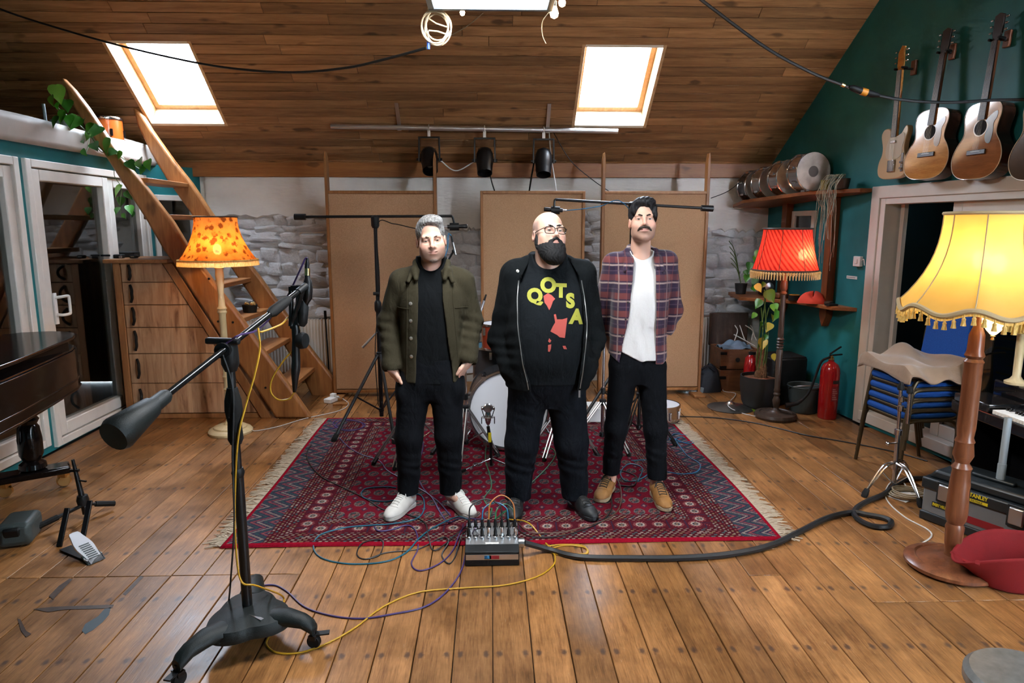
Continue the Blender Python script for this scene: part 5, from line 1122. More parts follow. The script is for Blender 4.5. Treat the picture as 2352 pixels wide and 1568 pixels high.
def guitar(label, px, py, kind, top, guard, neckmat='mahogany', tilt=(2.7, -5.0)):
    base = rw(px, py, 0.13 if kind == 'tele' else 0.165); g = thing('electric_guitar' if kind == 'tele' else 'acoustic_guitar', label, 'guitar', base)
    th = 0.045 if kind == 'tele' else 0.105
    M = frame(base, RW_T, (0, 0, 1))
    if (M.to_3x3() @ Vector((0, 0, 1))).dot(RW_N) < 0: M = frame(base, -RW_T, (0, 0, 1))
    sgn = 1 if (M.to_3x3() @ Vector((1, 0, 0))).y < 0 else -1
    if kind != 'tele': M = M @ Matrix.Rotation(math.radians(tilt[0]) * sgn, 4, 'Y') @ Matrix.Rotation(math.radians(tilt[1]), 4, 'X')
    if kind == 'tele': ol = smooth2(TE + TEL, 3)
    else: ol = smooth2(AC + [(-x, y) for x, y in reversed(AC[1:-1])], 3)
    ol = [(x * sgn, y) for x, y in ol]
    Mt = M @ Matrix.Translation((0, 0, -th))
    if kind == 'tele':
        MB().prism(ol, th, Mt).build('body', top, g, True, 0.006)
        nb, nl = 0.32, 0.50; hz = 0.004
    else:
        MB().prism(ol, th - 0.006, Mt).build('sides', 'side_wood', g, True, 0.003)
        MB().prism(ol, 0.006, M @ Matrix.Translation((0, 0, -0.006))).build('soundboard', top, g, True, 0.002)
        MB().tube([M @ Vector((x, y, 0.0)) for x, y in ol], 0.0028, 5, True).build('binding', 'guitar_cream', g)
        MB().lathe([(0.0, 0.001), (0.05, 0.001)], 28, M=M @ Matrix.Translation((0, 0.335, 0)), caps=False).build('sound_hole', 'dark_void', g)
        MB().lathe([(0.05, 0.0012), (0.058, 0.0012)], 28, M=M @ Matrix.Translation((0, 0.335, 0)), caps=False).build('rosette', 'guitar_cream', g)
        b_ = MB().box((0, 0.175, 0.005), (0.15, 0.032, 0.010), M=M).build('bridge', 'fretboard', g, True, 0.003)
        MB().box((0, 0.180, 0.011), (0.075, 0.004, 0.004), M=M).build('saddle', 'white_plastic', b_)
        MB().prism([(x * sgn, y) for x, y in smooth2([(0.035, 0.375), (0.07, 0.41), (0.115, 0.43), (0.12, 0.39), (0.10, 0.355), (0.105, 0.30), (0.095, 0.23), (0.06, 0.235), (0.045, 0.28), (0.058, 0.32), (0.055, 0.355)], 3)], 0.0015, M @ Matrix.Translation((0, 0, 0.0006))).build('pickguard', guard, g)
        nb, nl = 0.385, 0.50; hz = 0.006
    MB().prism([(-0.028, nb), (0.028, nb), (0.022, nb + nl), (-0.022, nb + nl)], 0.022, M @ Matrix.Translation((0, 0, hz - 0.022))).build('neck', neckmat, g, True, 0.004)
    fb = MB().prism([(-0.028, nb), (0.028, nb), (0.022, nb + nl), (-0.022, nb + nl)], 0.006, M @ Matrix.Translation((0, 0, hz))).build('fretboard', 'fretboard', g)
    for k in range(1, 19):
        y = nb + nl - (0.66 * (1 - 2 ** (-k / 12.0))) * nl / 0.44
        if y > nb: MB().box((0, y, hz + 0.0068), (0.048, 0.0014, 0.0014), M=M).build('fret', 'bronze_frame', fb, False)
    hd_ = [(-0.024, nb + nl), (0.024, nb + nl), (0.036, nb + nl + 0.05), (0.036, nb + nl + 0.16), (0.0, nb + nl + 0.175), (-0.036, nb + nl + 0.16), (-0.036, nb + nl + 0.05)]
    if kind == 'tele': hd_ = [(-0.022, nb + nl), (0.022, nb + nl), (0.03, nb + nl + 0.04), (0.024, nb + nl + 0.13), (0.03, nb + nl + 0.17), (0.0, nb + nl + 0.18), (-0.035, nb + nl + 0.13), (-0.035, nb + nl + 0.03)]
    he = MB().prism(hd_, 0.016, M @ Matrix.Translation((0, 0, hz - 0.018))).build('headstock', neckmat if kind == 'tele' else 'fretboard', g, True, 0.003)
    for k in range(6):
        sx = -1 if k < 3 else 1; MB().lathe([(0.008, 0), (0.006, 0.02), (0.0, 0.022)], 8, M=M @ Matrix.Translation((sx * 0.05, nb + nl + 0.06 + 0.04 * (k % 3), -0.006)) @ Euler((0, sx * math.pi / 2, 0)).to_matrix().to_4x4()).build('tuner', 'chrome', he)
    sb = 0.06 if kind == 'tele' else 0.18
    m = MB()
    for k in range(6): m.tube([M @ Vector((-0.022 + 0.0088 * k, sb, hz + 0.009)), M @ Vector((-0.017 + 0.0068 * k, nb + nl, hz + 0.009))], 0.0004, 3)
    m.build('strings', 'steel', g)['kind'] = 'stuff'
    if kind == 'tele':
        MB().prism([(x * sgn, y) for x, y in smooth2([(-0.035, 0.325), (0.04, 0.325), (0.10, 0.345), (0.118, 0.30), (0.10, 0.24), (0.10, 0.19), (0.06, 0.155), (-0.05, 0.155), (-0.08, 0.20), (-0.075, 0.26)], 3)], 0.002, M).build('pickguard', guard, g)
        MB().box((0, 0.10, 0.006), (0.075, 0.09, 0.012), M=M).build('bridge', 'chrome', g, True, 0.003)
        MB().box((0.0, 0.285, 0.006), (0.06, 0.02, 0.01), M=M).build('pickup', 'chrome', g, True, 0.003)
        MB().box((sgn * 0.112, 0.12, 0.003), (0.025, 0.14, 0.003), M=M).build('control_plate', 'chrome', g, True, 0.002)
        for y in (0.075, 0.12): MB().lathe([(0.009, 0.004), (0.009, 0.02), (0.0, 0.02)], 12, M=M @ Matrix.Translation((sgn * 0.112, y, 0))).build('knob', 'chrome', g)
    # wall hanger
    hy = nb + nl + 0.012; hp_ = M @ Vector((0, hy, 0)); h_ = thing('guitar_hanger', label.split(' hanging')[0].replace('guitar', 'guitar hanger', 1) if False else 'wooden wall hanger with black yoke holding the ' + label.split(' guitar')[0] + ' guitar', 'hanger', M @ Vector((0, hy, -0.12)))
    wl_ = (M @ Vector((0, hy + 0.02, 0)) - rwp(hp_.y, 0, 0)).dot(RW_N)
    MB().box((0, hy + 0.01, -wl_ + 0.012), (0.05, 0.11, 0.024), M=M).build('block', 'mahogany', h_, True, 0.006)
    m = MB(); m.tube([M @ Vector((0, hy, -wl_ + 0.02)), M @ Vector((0, hy, -0.035))], 0.008, 8); m.tube(cr([M @ Vector((-0.038, hy, 0.02)), M @ Vector((-0.038, hy, -0.025)), M @ Vector((0, hy, -0.036)), M @ Vector((0.038, hy, -0.025)), M @ Vector((0.038, hy, 0.02))], 4), 0.009, 8); m.build('yoke', 'black_rubber', h_)
guitar('cream electric guitar hanging on the teal wall over the doorway corner', 2045, 411, 'tele', 'guitar_cream', 'pickguard_cream', 'guitar_amber')
guitar('amber acoustic guitar hanging beside the cream electric guitar', 2118, 411, 'acoustic', 'guitar_amber', 'pickguard_brown')
guitar('glossy brown acoustic guitar with a blue pickguard hanging over the doorway', 2232, 411, 'acoustic', 'guitar_brown', 'pickguard_blue', tilt=(-0.8, -4.3))
guitar('dark sunburst acoustic guitar cut off by the right edge', 2372, 413, 'acoustic', 'guitar_burst', 'pickguard_brown', tilt=(-3.0, -3.0))

# ================================================================== MIDDLE AND FOREGROUND
# ---- rug: one pile mesh coloured by the woven pattern, fringed at both ends
RX0, RX1, RY0, RY1 = -1.47, 1.61, 3.49, 5.98
def build_rug():
    h = 0.0056; nx = int((RX1 - RX0) / h); ny = int((RY1 - RY0) / h)
    u = np.linspace(0, RX1 - RX0, nx); v = np.linspace(0, RY1 - RY0, ny); U, Vv = np.meshgrid(u, v)
    W_, L_ = RX1 - RX0, RY1 - RY0
    due = np.minimum(U, W_ - U); dve = np.minimum(Vv, L_ - Vv)
    END = 0.19
    e = np.minimum(due - END, dve - 0.0); T_ = np.where(due - END < dve, Vv, U)
    rs_ = np.random.RandomState(5)
    red = np.array((0.145, 0.011, 0.021)); brt = np.array((0.27, 0.007, 0.020)); mar = np.array((0.070, 0.010, 0.016)); navy = np.array((0.020, 0.026, 0.05)); cream = np.array((0.32, 0.255, 0.21)); rose = np.array((0.20, 0.055, 0.055)); tealc = np.array((0.035, 0.075, 0.075)); gold = np.array((0.22, 0.15, 0.085))
    Cc = np.empty(U.shape + (3,)); Cc[:] = red
    def put(mask, col): Cc[mask] = col
    # field guls
    px_, py_ = 0.0905, 0.172
    gu = (U - W_ / 2) / px_; gv = (Vv - L_ / 2) / py_
    fu = gu - np.round(gu); fv = gv - np.round(gv)
    r1 = np.sqrt((fu * px_ / 0.034) ** 2 + (fv * py_ / 0.044) ** 2); an = np.arctan2(fv, fu)
    put(r1 < 1.0, navy); put((r1 < 0.98) & (r1 > 0.84), cream * 0.5); q4 = (np.sign(fu) * np.sign(fv) > 0)
    put((r1 < 0.78) & q4, cream * 0.5); put((r1 < 0.78) & ~q4, tealc); put((r1 < 0.78) & (np.abs(np.sin(an * 4)) > 0.8), mar); put(r1 < 0.28, rose)
    fu2 = gu - np.floor(gu) - 0.5; fv2 = gv - np.floor(gv) - 0.5
    dm = np.abs(fu2 * px_) / 0.020 + np.abs(fv2 * py_) / 0.032
    put((dm < 1.0), navy); put((dm < 0.62), rose); put(dm < 0.3, cream * 0.8)
    # frame bands
    def dashes(lo, hi, rows, period):
        b = (e >= lo) & (e < hi); put(b, mar); k = (e - lo) / (hi - lo) * rows; kr = np.floor(k); kf = k - kr
        tt = T_ / period + 0.5 * (kr % 2); tf = tt - np.floor(tt); idx = (np.floor(tt).astype(int) * 7 + kr.astype(int) * 13) % 5
        d = b & (kf > 0.28) & (kf < 0.78) & (tf > 0.2) & (tf < 0.72)
        for i, c_ in enumerate((cream, rose, cream * 0.7, tealc * 1.5, gold)): put(d & (idx == i), c_)
    dashes(0.028, 0.150, 6, 0.034)
    b = (e >= 0.150) & (e < 0.255); put(b, mar * 1.2)
    mt = T_ / 0.108; mf = (mt - np.floor(mt) - 0.5) * 0.108; mr = e - 0.2025; rr = np.sqrt(mf ** 2 + mr ** 2); an2 = np.arctan2(mr, mf)
    put(b & (rr < 0.040) & (np.abs(np.sin(an2 * 7)) > 0.72), rose * 1.3); put(b & (rr < 0.027), cream * 1.15); put(b & (rr < 0.017), navy); put(b & (rr < 0.008), gold); put(b & (np.abs(mf) > 0.0515), navy)
    dashes(0.255, 0.345, 5, 0.030)
    # zigzag bands at the two ends
    z = (due >= 0.028) & (due < END + 0.028); put(z, navy * 1.1 + mar * 0.3)
    zz = np.abs(((Vv / 0.15) % 1.0) - 0.5) * 2; kk = ((due - 0.028) / END + zz * 0.55) * 5; kf = kk - np.floor(kk); ki = np.floor(kk).astype(int) % 3
    s_ = z & (kf > 0.35) & (kf < 0.8)
    for i, c_ in enumerate((rose * 1.2, cream * 0.75, tealc)): put(s_ & (ki == i), c_)
    edge = (due < 0.028) | (dve < 0.030); put(edge, brt)
    Cc *= 0.85 * (0.86 + 0.28 * rs_.rand(*U.shape))[..., None]
    X = RX0 + U + 0.012 * np.sin(Vv * 2.1) ; Y = RY0 + Vv + 0.006 * np.sin(U * 3.0)
    Z = 0.0115 + 0.0012 * rs_.rand(*U.shape) + 0.0015 * np.sin(U * 4.0 + Vv * 3) ; Z[0, :] = Z[-1, :] = 0.002; Z[:, 0] = Z[:, -1] = 0.002
    co = np.stack([X, Y, Z], -1).reshape(-1, 3).astype(np.float32)
    i = np.arange(ny - 1)[:, None] * nx + np.arange(nx - 1)[None, :]
    fc = np.stack([i, i + 1, i + nx + 1, i + nx], -1).reshape(-1, 4)
    return np_mesh('rug_pile', co, fc, Cc.reshape(-1, 3))
def np_mesh(name, co, fc, col=None, smooth=True):
    me = bpy.data.meshes.new(name); nv, nf = len(co), len(fc); k = fc.shape[1]
    me.vertices.add(nv); me.vertices.foreach_set('co', np.ascontiguousarray(co, np.float32).ravel())
    me.loops.add(nf * k); me.polygons.add(nf)
    me.loops.foreach_set('vertex_index', np.ascontiguousarray(fc, np.int32).ravel())
    me.polygons.foreach_set('loop_start', np.arange(0, nf * k, k, dtype=np.int32)); me.polygons.foreach_set('loop_total', np.full(nf, k, np.int32))
    if smooth: me.polygons.foreach_set('use_smooth', np.ones(nf, bool))
    me.update(calc_edges=True); me.validate()
    if col is not None:
        a = me.attributes.new('pigment', 'FLOAT_COLOR', 'POINT'); c4 = np.ones((nv, 4), np.float32); c4[:, :3] = col; a.data.foreach_set('color', c4.ravel())
    return me
t = NT('rug_wool'); at = t.n('Attribute', attribute_name='pigment'); nz = t.noise(t.coord(), 420, 2)
t.bsdf(at.outputs['Color'], 1.0, 0, 0.0, t.bump(nz, 0.5, 0.004))
rug = thing('rug', 'red patterned oriental rug with cream fringes under the three men', 'rug', (0.07, 4.75, 0))
me = build_rug(); me.materials.append(MAT['rug_wool']); o = bpy.data.objects.new('pile', me); COL.objects.link(o); o.parent = rug; me.transform(Matrix.Translation(-rug.location))
plain('fringe_wool', (0.50, 0.40, 0.29), 0.9)
for sx, x0 in ((-1, RX0), (1, RX1)):
    m = MB(); yy = RY0 + 0.01
    while yy < RY1:
        L = RND.uniform(0.06, 0.125); b = yy + RND.uniform(-0.05, 0.05); xx = x0 + 0.012 * math.sin((yy - RY0) * 2.1)
        m.tube([(xx, yy, 0.006), (xx + sx * L * 0.5, (yy + b) / 2 + RND.uniform(-.006, .006), RND.uniform(0.007, 0.014)), (xx + sx * L, b, 0.004)], [0.0042, 0.004, 0.0028], 4, caps=False); yy += RND.uniform(0.006, 0.011)
    m.build('fringe', 'fringe_wool', rug)['kind'] = 'stuff'

# ---- stands
def ring_feet(loc, r, angs): return [Vector((loc[0] + r * math.cos(math.radians(a)), loc[1] + r * math.sin(math.radians(a)), 0)) for a in angs]
def tripod(root, loc, hub, low, r, angs, mat, tr=0.011, brace=0.45, foot='black_rubber', double=False, z0=0.012):
    for f in ring_feet(loc, r, angs):
        f = f + Vector((0, 0, z0)); top = Vector((loc[0], loc[1], hub)); d = (f - top); dirn = Vector((d.x, d.y, 0)).normalized(); top = top + dirn * 0.022
        if double:
            n_ = Vector((-dirn.y, dirn.x, 0)) * 0.012
            for s_ in (-1, 1): MB().tube([top + n_ * s_, f + Vector((0, 0, 0.02)) + n_ * s_], tr * 0.6, 6).build('leg', 'steel' if mat == 'chrome' else mat, root)
        else: MB().tube([top, f + Vector((0, 0, 0.01))], tr, 8).build('leg', mat, root)
        MB().tube([Vector((loc[0], loc[1], low)) + dirn * 0.018, top.lerp(f, brace)], tr * 0.55, 6).build('brace', mat, root)
        e_ = f - d.normalized() * 0.05; MB().tube([e_ + Vector((0, 0, 0.01)), f + Vector((0, 0, 0.006)), f + d.normalized() * 0.012], [tr * 1.4, tr * 1.7, tr * 1.2], 8).build('rubber_foot', foot, root)
    MB().lathe([(0.02, -0.025), (0.028, -0.02), (0.028, 0.02), (0.02, 0.025)], 14, (loc[0], loc[1], hub)).build('hub', 'black_plastic', root)
    MB().lathe([(0.016, -0.02), (0.022, -0.015), (0.022, 0.015), (0.016, 0.02)], 14, (loc[0], loc[1], low)).build('lower_collar', 'black_plastic', root)
ZR = 0.014     # top of the rug
def pencil_mic(root, a, b, r, mat='black_metal', grill='steel'):
    a, b = Vector(a), Vector(b); d = (b - a); MB().tube([a, a + d * 0.7], r, 12).build('mic_body', mat, root)
    MB().tube([a + d * 0.7, a + d * 0.74, a + d * 0.97, b], [r, r * 1.05, r * 1.05, r * 0.8], 12).build('mic_grille', grill, root)
# overhead stand left
s0 = aY(868, 700, 5.72); s0.z = 0
oh = thing('boom_stand', 'tall black overhead boom stand at the staircase end of the rug', 'microphone stand', s0)
tripod(oh, s0, 0.64, 0.16, 0.52, (232, 290, 60), 'black_metal', 0.014, 0.5, z0=ZR)
MB().cyl((s0.x, s0.y, 0.10), (s0.x, s0.y, 1.05), 0.0185, 14).cyl((s0.x, s0.y, 1.05), (s0.x, s0.y, 1.80), 0.0155, 14).build('pole', 'black_metal', oh)
MB().lathe([(0.02, -0.05), (0.03, -0.03), (0.03, 0.03), (0.02, 0.05)], 14, (s0.x, s0.y, 1.05)).build('pole_clutch', 'black_plastic', oh)
MB().cyl((s0.x - 0.03, s0.y - 0.03, 1.16), (s0.x + 0.02, s0.y - 0.03, 1.16), 0.014, 8).build('clamp_knob', 'black_plastic', oh)
A, B = aY(682, 498, 5.72), aY(1037, 496, 5.72)
MB().lathe([(0.024, -0.06), (0.034, -0.04), (0.034, 0.03), (0.02, 0.04)], 14, (s0.x, s0.y, A.z - 0.03)).build('tee_clamp', 'black_plastic', oh)
MB().cyl(A, B, 0.0115, 12).build('boom_arm', 'black_metal', oh)
MB().cyl(A - Vector((0.02, 0, 0)), A + Vector((0.07, 0, 0)), 0.026, 12).build('counterweight', 'black_metal', oh)
E_ = B + Vector((0.025, 0, -0.075)); MB().tube(cr([B - Vector((0.04, 0, 0)), B, B + Vector((0.012, 0, -0.02)), E_], 4), 0.009, 8).build('angle_arm', 'black_metal', oh)
mc = thing('overhead_microphone', 'black condenser microphone on the left overhead boom above the grey-haired man', 'microphone', E_)
MB().cyl(E_ + Vector((-0.04, 0, -0.012)), E_ + Vector((0.035, 0, -0.012)), 0.032, 14).build('shock_mount', 'black_plastic', mc)
pencil_mic(mc, E_ + Vector((-0.06, 0, -0.012)), E_ + Vector((0.105, 0, -0.008)), 0.0165, 'black_metal', 'black_metal')
MB().cyl(E_ + Vector((-0.085, 0, -0.013)), E_ + Vector((-0.055, 0, -0.012)), 0.009, 10).build('connector', 'steel', mc)
wire('microphone_cable', 'thin dark cable sagging from the left overhead microphone to its pole', 'cable', [E_ + Vector((-0.09, 0, -0.013)), aY(960, 525, 5.72), aY(905, 514, 5.72), (s0.x + 0.02, s0.y - 0.02, A.z - 0.07), (s0.x + 0.022, s0.y - 0.02, 1.2), (s0.x - 0.03, s0.y - 0.03, 0.7), (s0.x - 0.02, s0.y - 0.03, 0.2)], 0.004, 'black_rubber')
ti = [aY(832, 798, 5.66), aY(866, 762, 5.70)]
tag(MB().tube([ti[0], ti[0].lerp(ti[1], 0.5), ti[1]], [0.011, 0.010, 0.006], 8).build('drum_rod', 'steel'), 'short silver and black rod clipped to the left overhead stand', 'rod')
# overhead stand right
s1_ = aY(1446, 700, 5.75); s1_.z = 0
oh = thing('boom_stand', 'tall black overhead boom stand directly behind the plaid-shirted man', 'microphone stand', s1_)
tripod(oh, s1_, 0.64, 0.16, 0.48, (200, 285, 60), 'black_metal', 0.014, 0.5, z0=ZR)
A, B = aY(1632, 479, 5.75), aY(1276, 458, 5.75); f_ = (s1_.x - A.x) / (B.x - A.x); pz = A.lerp(B, f_).z
MB().cyl((s1_.x, s1_.y, 0.10), (s1_.x, s1_.y, 1.05), 0.0185, 14).cyl((s1_.x, s1_.y, 1.05), (s1_.x, s1_.y, pz), 0.0155, 14).build('pole', 'black_metal', oh)
MB().lathe([(0.024, -0.06), (0.034, -0.04), (0.034, 0.03), (0.02, 0.04)], 14, (s1_.x, s1_.y, pz - 0.02)).build('tee_clamp', 'black_plastic', oh)
MB().cyl(A, B, 0.0115, 12).build('boom_arm', 'black_metal', oh); MB().cyl(A + Vector((0.02, 0, 0)), A.lerp(B, 0.06), 0.026, 12).build('counterweight', 'black_metal', oh)
MB().tube(cr([B + Vector((0.04, 0, 0)), B, B + Vector((-0.008, 0, -0.02)), B + Vector((-0.008, 0, -0.07))], 4), 0.009, 8).build('angle_arm', 'black_metal', oh)
E_ = B + Vector((0.0, 0, -0.075)); mc = thing('overhead_microphone', 'black condenser microphone on the right overhead boom above the bearded man', 'microphone', E_)
MB().cyl(E_ + Vector((-0.035, 0, -0.01)), E_ + Vector((0.035, 0, -0.014)), 0.032, 14).build('shock_mount', 'black_plastic', mc)
pencil_mic(mc, E_ + Vector((0.06, 0, -0.014)), E_ + Vector((-0.095, 0, -0.004)), 0.0165, 'black_metal', 'black_metal')
MB().cyl(E_ + Vector((0.055, 0, -0.014)), E_ + Vector((0.095, 0, -0.014)), 0.009, 10).build('connector', 'steel', mc)
plain('cable_blue', (0.015, 0.13, 0.26), 0.45); plain('cable_teal', (0.01, 0.10, 0.15), 0.45); plain('cable_green', (0.012, 0.12, 0.045), 0.45); plain('cable_purple', (0.055, 0.03, 0.12), 0.45); plain('cable_yellow', (0.50, 0.27, 0.015), 0.45); plain('cable_black', (0.010, 0.011, 0.012), 0.5); plain('cable_orange', (0.42, 0.14, 0.03), 0.5); plain('cable_brown', (0.10, 0.045, 0.03), 0.5)
wire('microphone_cable', 'blue cable sagging from the right overhead microphone', 'cable', [E_ + Vector((0.09, 0, -0.014)), aY(1335, 480, 5.75), aY(1380, 473, 5.75), aY(1425, 462, 5.73), (s1_.x + 0.02, s1_.y - 0.02, 1.7), (s1_.x + 0.02, s1_.y - 0.02, 1.0), (s1_.x + 0.03, s1_.y - 0.03, 0.4)], 0.004, 'cable_blue')
# chrome drum hardware
def hw_stand(label, px, py, Y, top, angs, r=0.30, mat='chrome'):
    p = fl(px, py); p.y = Y; p.z = 0
    h_ = thing('drum_hardware_stand', label, 'stand', p); tripod(h_, p, 0.36, 0.10, r, angs, mat, 0.010, 0.5, double=True, z0=ZR)
    MB().cyl((p.x, p.y, 0.07), (p.x, p.y, 0.45), 0.0135, 12).cyl((p.x, p.y, 0.45), (p.x, p.y, top), 0.0105, 12).build('tube', mat, h_)
    MB().lathe([(0.014, -0.025), (0.02, -0.02), (0.02, 0.02), (0.014, 0.025)], 12, (p.x, p.y, 0.45)).build('collar', 'black_plastic', h_); return p, h_
p1, h1 = hw_stand('chrome tripod drum stand behind the grey-haired man', 950, 1030, 4.92, 0.95, (215, 255, 20))
p2, h2 = hw_stand('chrome stand with a thin pole beside the bass drum', 1072, 1030, 5.0, 1.05, (190, 262, 340), 0.26)
p3, h3 = hw_stand('chrome tripod drum stand seen between the bearded man legs', 1290, 1040, 5.05, 0.80, (205, 240, 330), 0.30)
p4, h4 = hw_stand('chrome tripod drum stand left of the plaid-shirted man legs', 1385, 1030, 5.15, 0.95, (205, 300, 75), 0.32)
p5, h5 = hw_stand('black tripod drum stand seen between the plaid-shirted man legs', 1462, 1000, 5.35, 0.85, (235, 315, 90), 0.34, 'black_metal')
# two small microphones above the kit
def kit_mic(label, joint, tip, tail, base, cable):
    k_ = thing('kit_microphone', label, 'microphone', joint)
    MB().tube([base, joint], 0.008, 8).build('boom_arm', 'black_metal', k_); MB().sphere(joint, 0.015, 8, 6).build('swivel', 'black_plastic', k_)
    pencil_mic(k_, tip, tail, 0.0115, 'steel', 'steel'); MB().tube([tip, tip + (tip - tail).normalized() * 0.05], [0.009, 0.006], 8).build('connector', 'black_plastic', k_)
    if cable: wire('microphone_cable', cable, 'cable', [tip + (tip - tail).normalized() * 0.05, tip + (tip - tail).normalized() * 0.06 + Vector((-0.02, 0, 0)), aY(1028, 570, 5.2), aY(1020, 600, 5.2), aY(1014, 660, 5.2)], 0.004, 'cable_blue')
kit_mic('slim silver microphone beside the grey-haired man ear', aY(1042, 576, 5.2), aY(1040, 556, 5.2), aY(1047, 586, 5.2), aY(1005, 640, 5.2), 'blue cable curving down from the slim microphone by the ear')
kit_mic('slim microphone peeking out between the first two men', aY(1106, 708, 5.3), aY(1112, 690, 5.3), aY(1098, 730, 5.28), aY(1090, 760, 5.3), None)
# ---- bass drum
bdc = Vector((0.13, 5.02, 0.335)); R_ = 0.315
bd = thing('bass_drum', 'large bass drum with a white head and chrome hoop behind the bearded man', 'drum', (bdc.x, bdc.y + 0.2, ZR))
Mb = Matrix.Translation(bdc) @ Euler((-math.pi / 2, 0, 0)).to_matrix().to_4x4()     # local z runs away from the camera
plain('head_white', (0.60, 0.60, 0.62), 0.55); plain('shell_dark', (0.05, 0.05, 0.055), 0.25, 0.3)
MB().lathe([(R_ * 0.97, 0.02), (R_ * 0.97, 0.42)], 48, M=Mb).build('shell', 'shell_dark', bd)
MB().lathe([(0.0, 0.004), (R_ * 0.93, 0.004), (R_ * 0.945, 0.01)], 48, M=Mb).build('front_head', 'head_white', bd)
for z in (0.0, 0.40): MB().lathe([(R_ * 0.945, z - 0.012), (R_ * 1.0, z - 0.012), (R_ * 1.0, z + 0.03), (R_ * 0.945, z + 0.03)], 48, M=Mb, caps=False).build('hoop', 'chrome', bd)
MB().lathe([(R_ * 0.925, -0.001), (R_ * 0.948, -0.014)], 48, M=Mb, caps=False).build('head_collar', 'black_metal', bd)
for i in range(10):
    a = i * 0.628 + 0.3; c_ = Vector((R_ * 1.0 * math.cos(a), R_ * 1.0 * math.sin(a), 0.0)); m = MB()
    m.tube([Mb @ (c_ * 1.02 + Vector((0, 0, -0.02))), Mb @ (c_ * 1.02 + Vector((0, 0, 0.12)))], 0.005, 6); m.box((c_.x * 1.0, c_.y * 1.0, 0.0), (0.03, 0.03, 0.05), M=Mb); m.box((c_.x * .99, c_.y * .99, 0.14), (0.025, 0.025, 0.06), M=Mb); m.build('tension_claw', 'chrome', bd)
for s_ in (-1, 1): MB().tube([bdc + Vector((s_ * 0.26, 0.06, -0.12)), bdc + Vector((s_ * 0.40, -0.02, -0.30))], 0.008, 8).sphere(bdc + Vector((s_ * 0.40, -0.02, -0.305)), 0.016, 8, 6).build('spur', 'chrome', bd)
# kick microphone
k0 = fl(1128, 1078); k0.z = ZR
km = thing('kick_microphone_stand', 'short black microphone stand in front of the bass drum', 'microphone stand', k0)
MB().cyl(k0 + Vector((0, 0, 0.02)), k0 + Vector((0, 0, 0.20)), 0.011, 10).build('pole', 'black_metal', km)
for a in (205, 335, 80):
    d = Vector((math.cos(math.radians(a)), math.sin(math.radians(a)), 0)); MB().tube([k0 + Vector((0, 0, 0.07)), k0 + d * 0.22 + Vector((0, 0, 0.012))], 0.007, 8).build('leg', 'chrome', km); MB().tube([k0 + d * 0.20 + Vector((0, 0, 0.02)), k0 + d * 0.235 + Vector((0, 0, 0.01))], 0.012, 8).build('rubber_foot', 'black_rubber', km)
kb = aY(1121, 985, k0.y); MB().cyl(k0 + Vector((0, 0, 0.17)), kb + Vector((0, 0, 0.02)), 0.012, 10).build('extension', 'black_metal', km)
MB().box((k0 + Vector((0, 0, 0.19))).lerp(kb, 0.4) + Vector((0, -0.012, 0)), (0.022, 0.006, 0.07)).build('sticker', 'sign_yellow', km)
kc = aY(1121, 948, k0.y); kk = thing('kick_microphone', 'silver large-diaphragm microphone in a wire cradle before the bass drum', 'microphone', kc)
MB().lathe([(0.0, -0.015), (0.028, -0.012), (0.034, 0.0), (0.028, 0.012), (0.0, 0.015)], 20, M=Matrix.Translation(kc + Vector((0, 0, 0.035))) @ Euler((math.pi / 2, 0, 0)).to_matrix().to_4x4()).build('capsule', 'steel', kk)
MB().lathe([(0.022, -0.055), (0.024, -0.03), (0.018, 0.005)], 16, kc).build('mic_body', 'chrome', kk)
for s_ in (-1, 1):
    MB().lathe([(0.012, -0.008), (0.014, 0.0), (0.012, 0.008)], 12, M=Matrix.Translation(kc + Vector((s_ * 0.04, 0, 0.035))) @ Euler((0, math.pi / 2, 0)).to_matrix().to_4x4()).build('side_screw', 'chrome', kk)
    for z0_, z1_ in ((0.03, -0.03), (-0.03, -0.075)): MB().tube([kc + Vector((s_ * 0.045, -0.01, z0_)), kc + Vector((s_ * 0.025 if z1_ > -0.05 else s_ * 0.045, -0.012, z1_))], 0.0035, 6).build('cradle_wire', 'black_metal', kk)
MB().tube([kc + Vector((0.047 * math.cos(a * 0.524), 0.03 * math.sin(a * 0.524), -0.03)) for a in range(12)], 0.003, 6, True).build('cradle_ring', 'chrome', kk)
MB().lathe([(0.01, -0.085), (0.018, -0.07), (0.02, -0.05)], 12, kc).build('connector', 'chrome', kk)
# ---- toms half hidden behind the men
plain('sunburst', (0.30, 0.035, 0.012), 0.2, coat=0.5)
def tom(label, c, r, d, tilt, shell, top):
    t_ = thing('tom_drum', label, 'drum', c); M = Matrix.Translation(c) @ Euler((tilt, 0, 0)).to_matrix().to_4x4()
    MB().lathe([(r * 0.96, -d / 2), (r * 0.97, 0), (r * 0.96, d / 2)], 32, M=M).build('shell', shell, t_)
    MB().lathe([(0.0, d / 2 + 0.004), (r * 0.95, d / 2 + 0.004)], 32, M=M, caps=False).build('head', top, t_)
    for z in (-d / 2, d / 2 - 0.01): MB().lathe([(r * 0.96, z), (r, z + 0.002), (r, z + 0.016), (r * 0.96, z + 0.018)], 32, M=M, caps=False).build('hoop', 'chrome', t_)
    for i in range(8): MB().box((r * 0.985 * math.cos(i * .785 + 2.9), r * 0.985 * math.sin(i * .785 + 2.9), d / 2 - 0.05), (0.02, 0.02, 0.06), M=M).build('lug', 'chrome', t_)
    return t_
c_ = aY(1108, 772, 5.35); tom('sunburst red rack tom glimpsed between the first two men', Vector((c_.x + 0.145, 5.35, c_.z)), 0.155, 0.20, 0.0, 'sunburst', 'head_white')
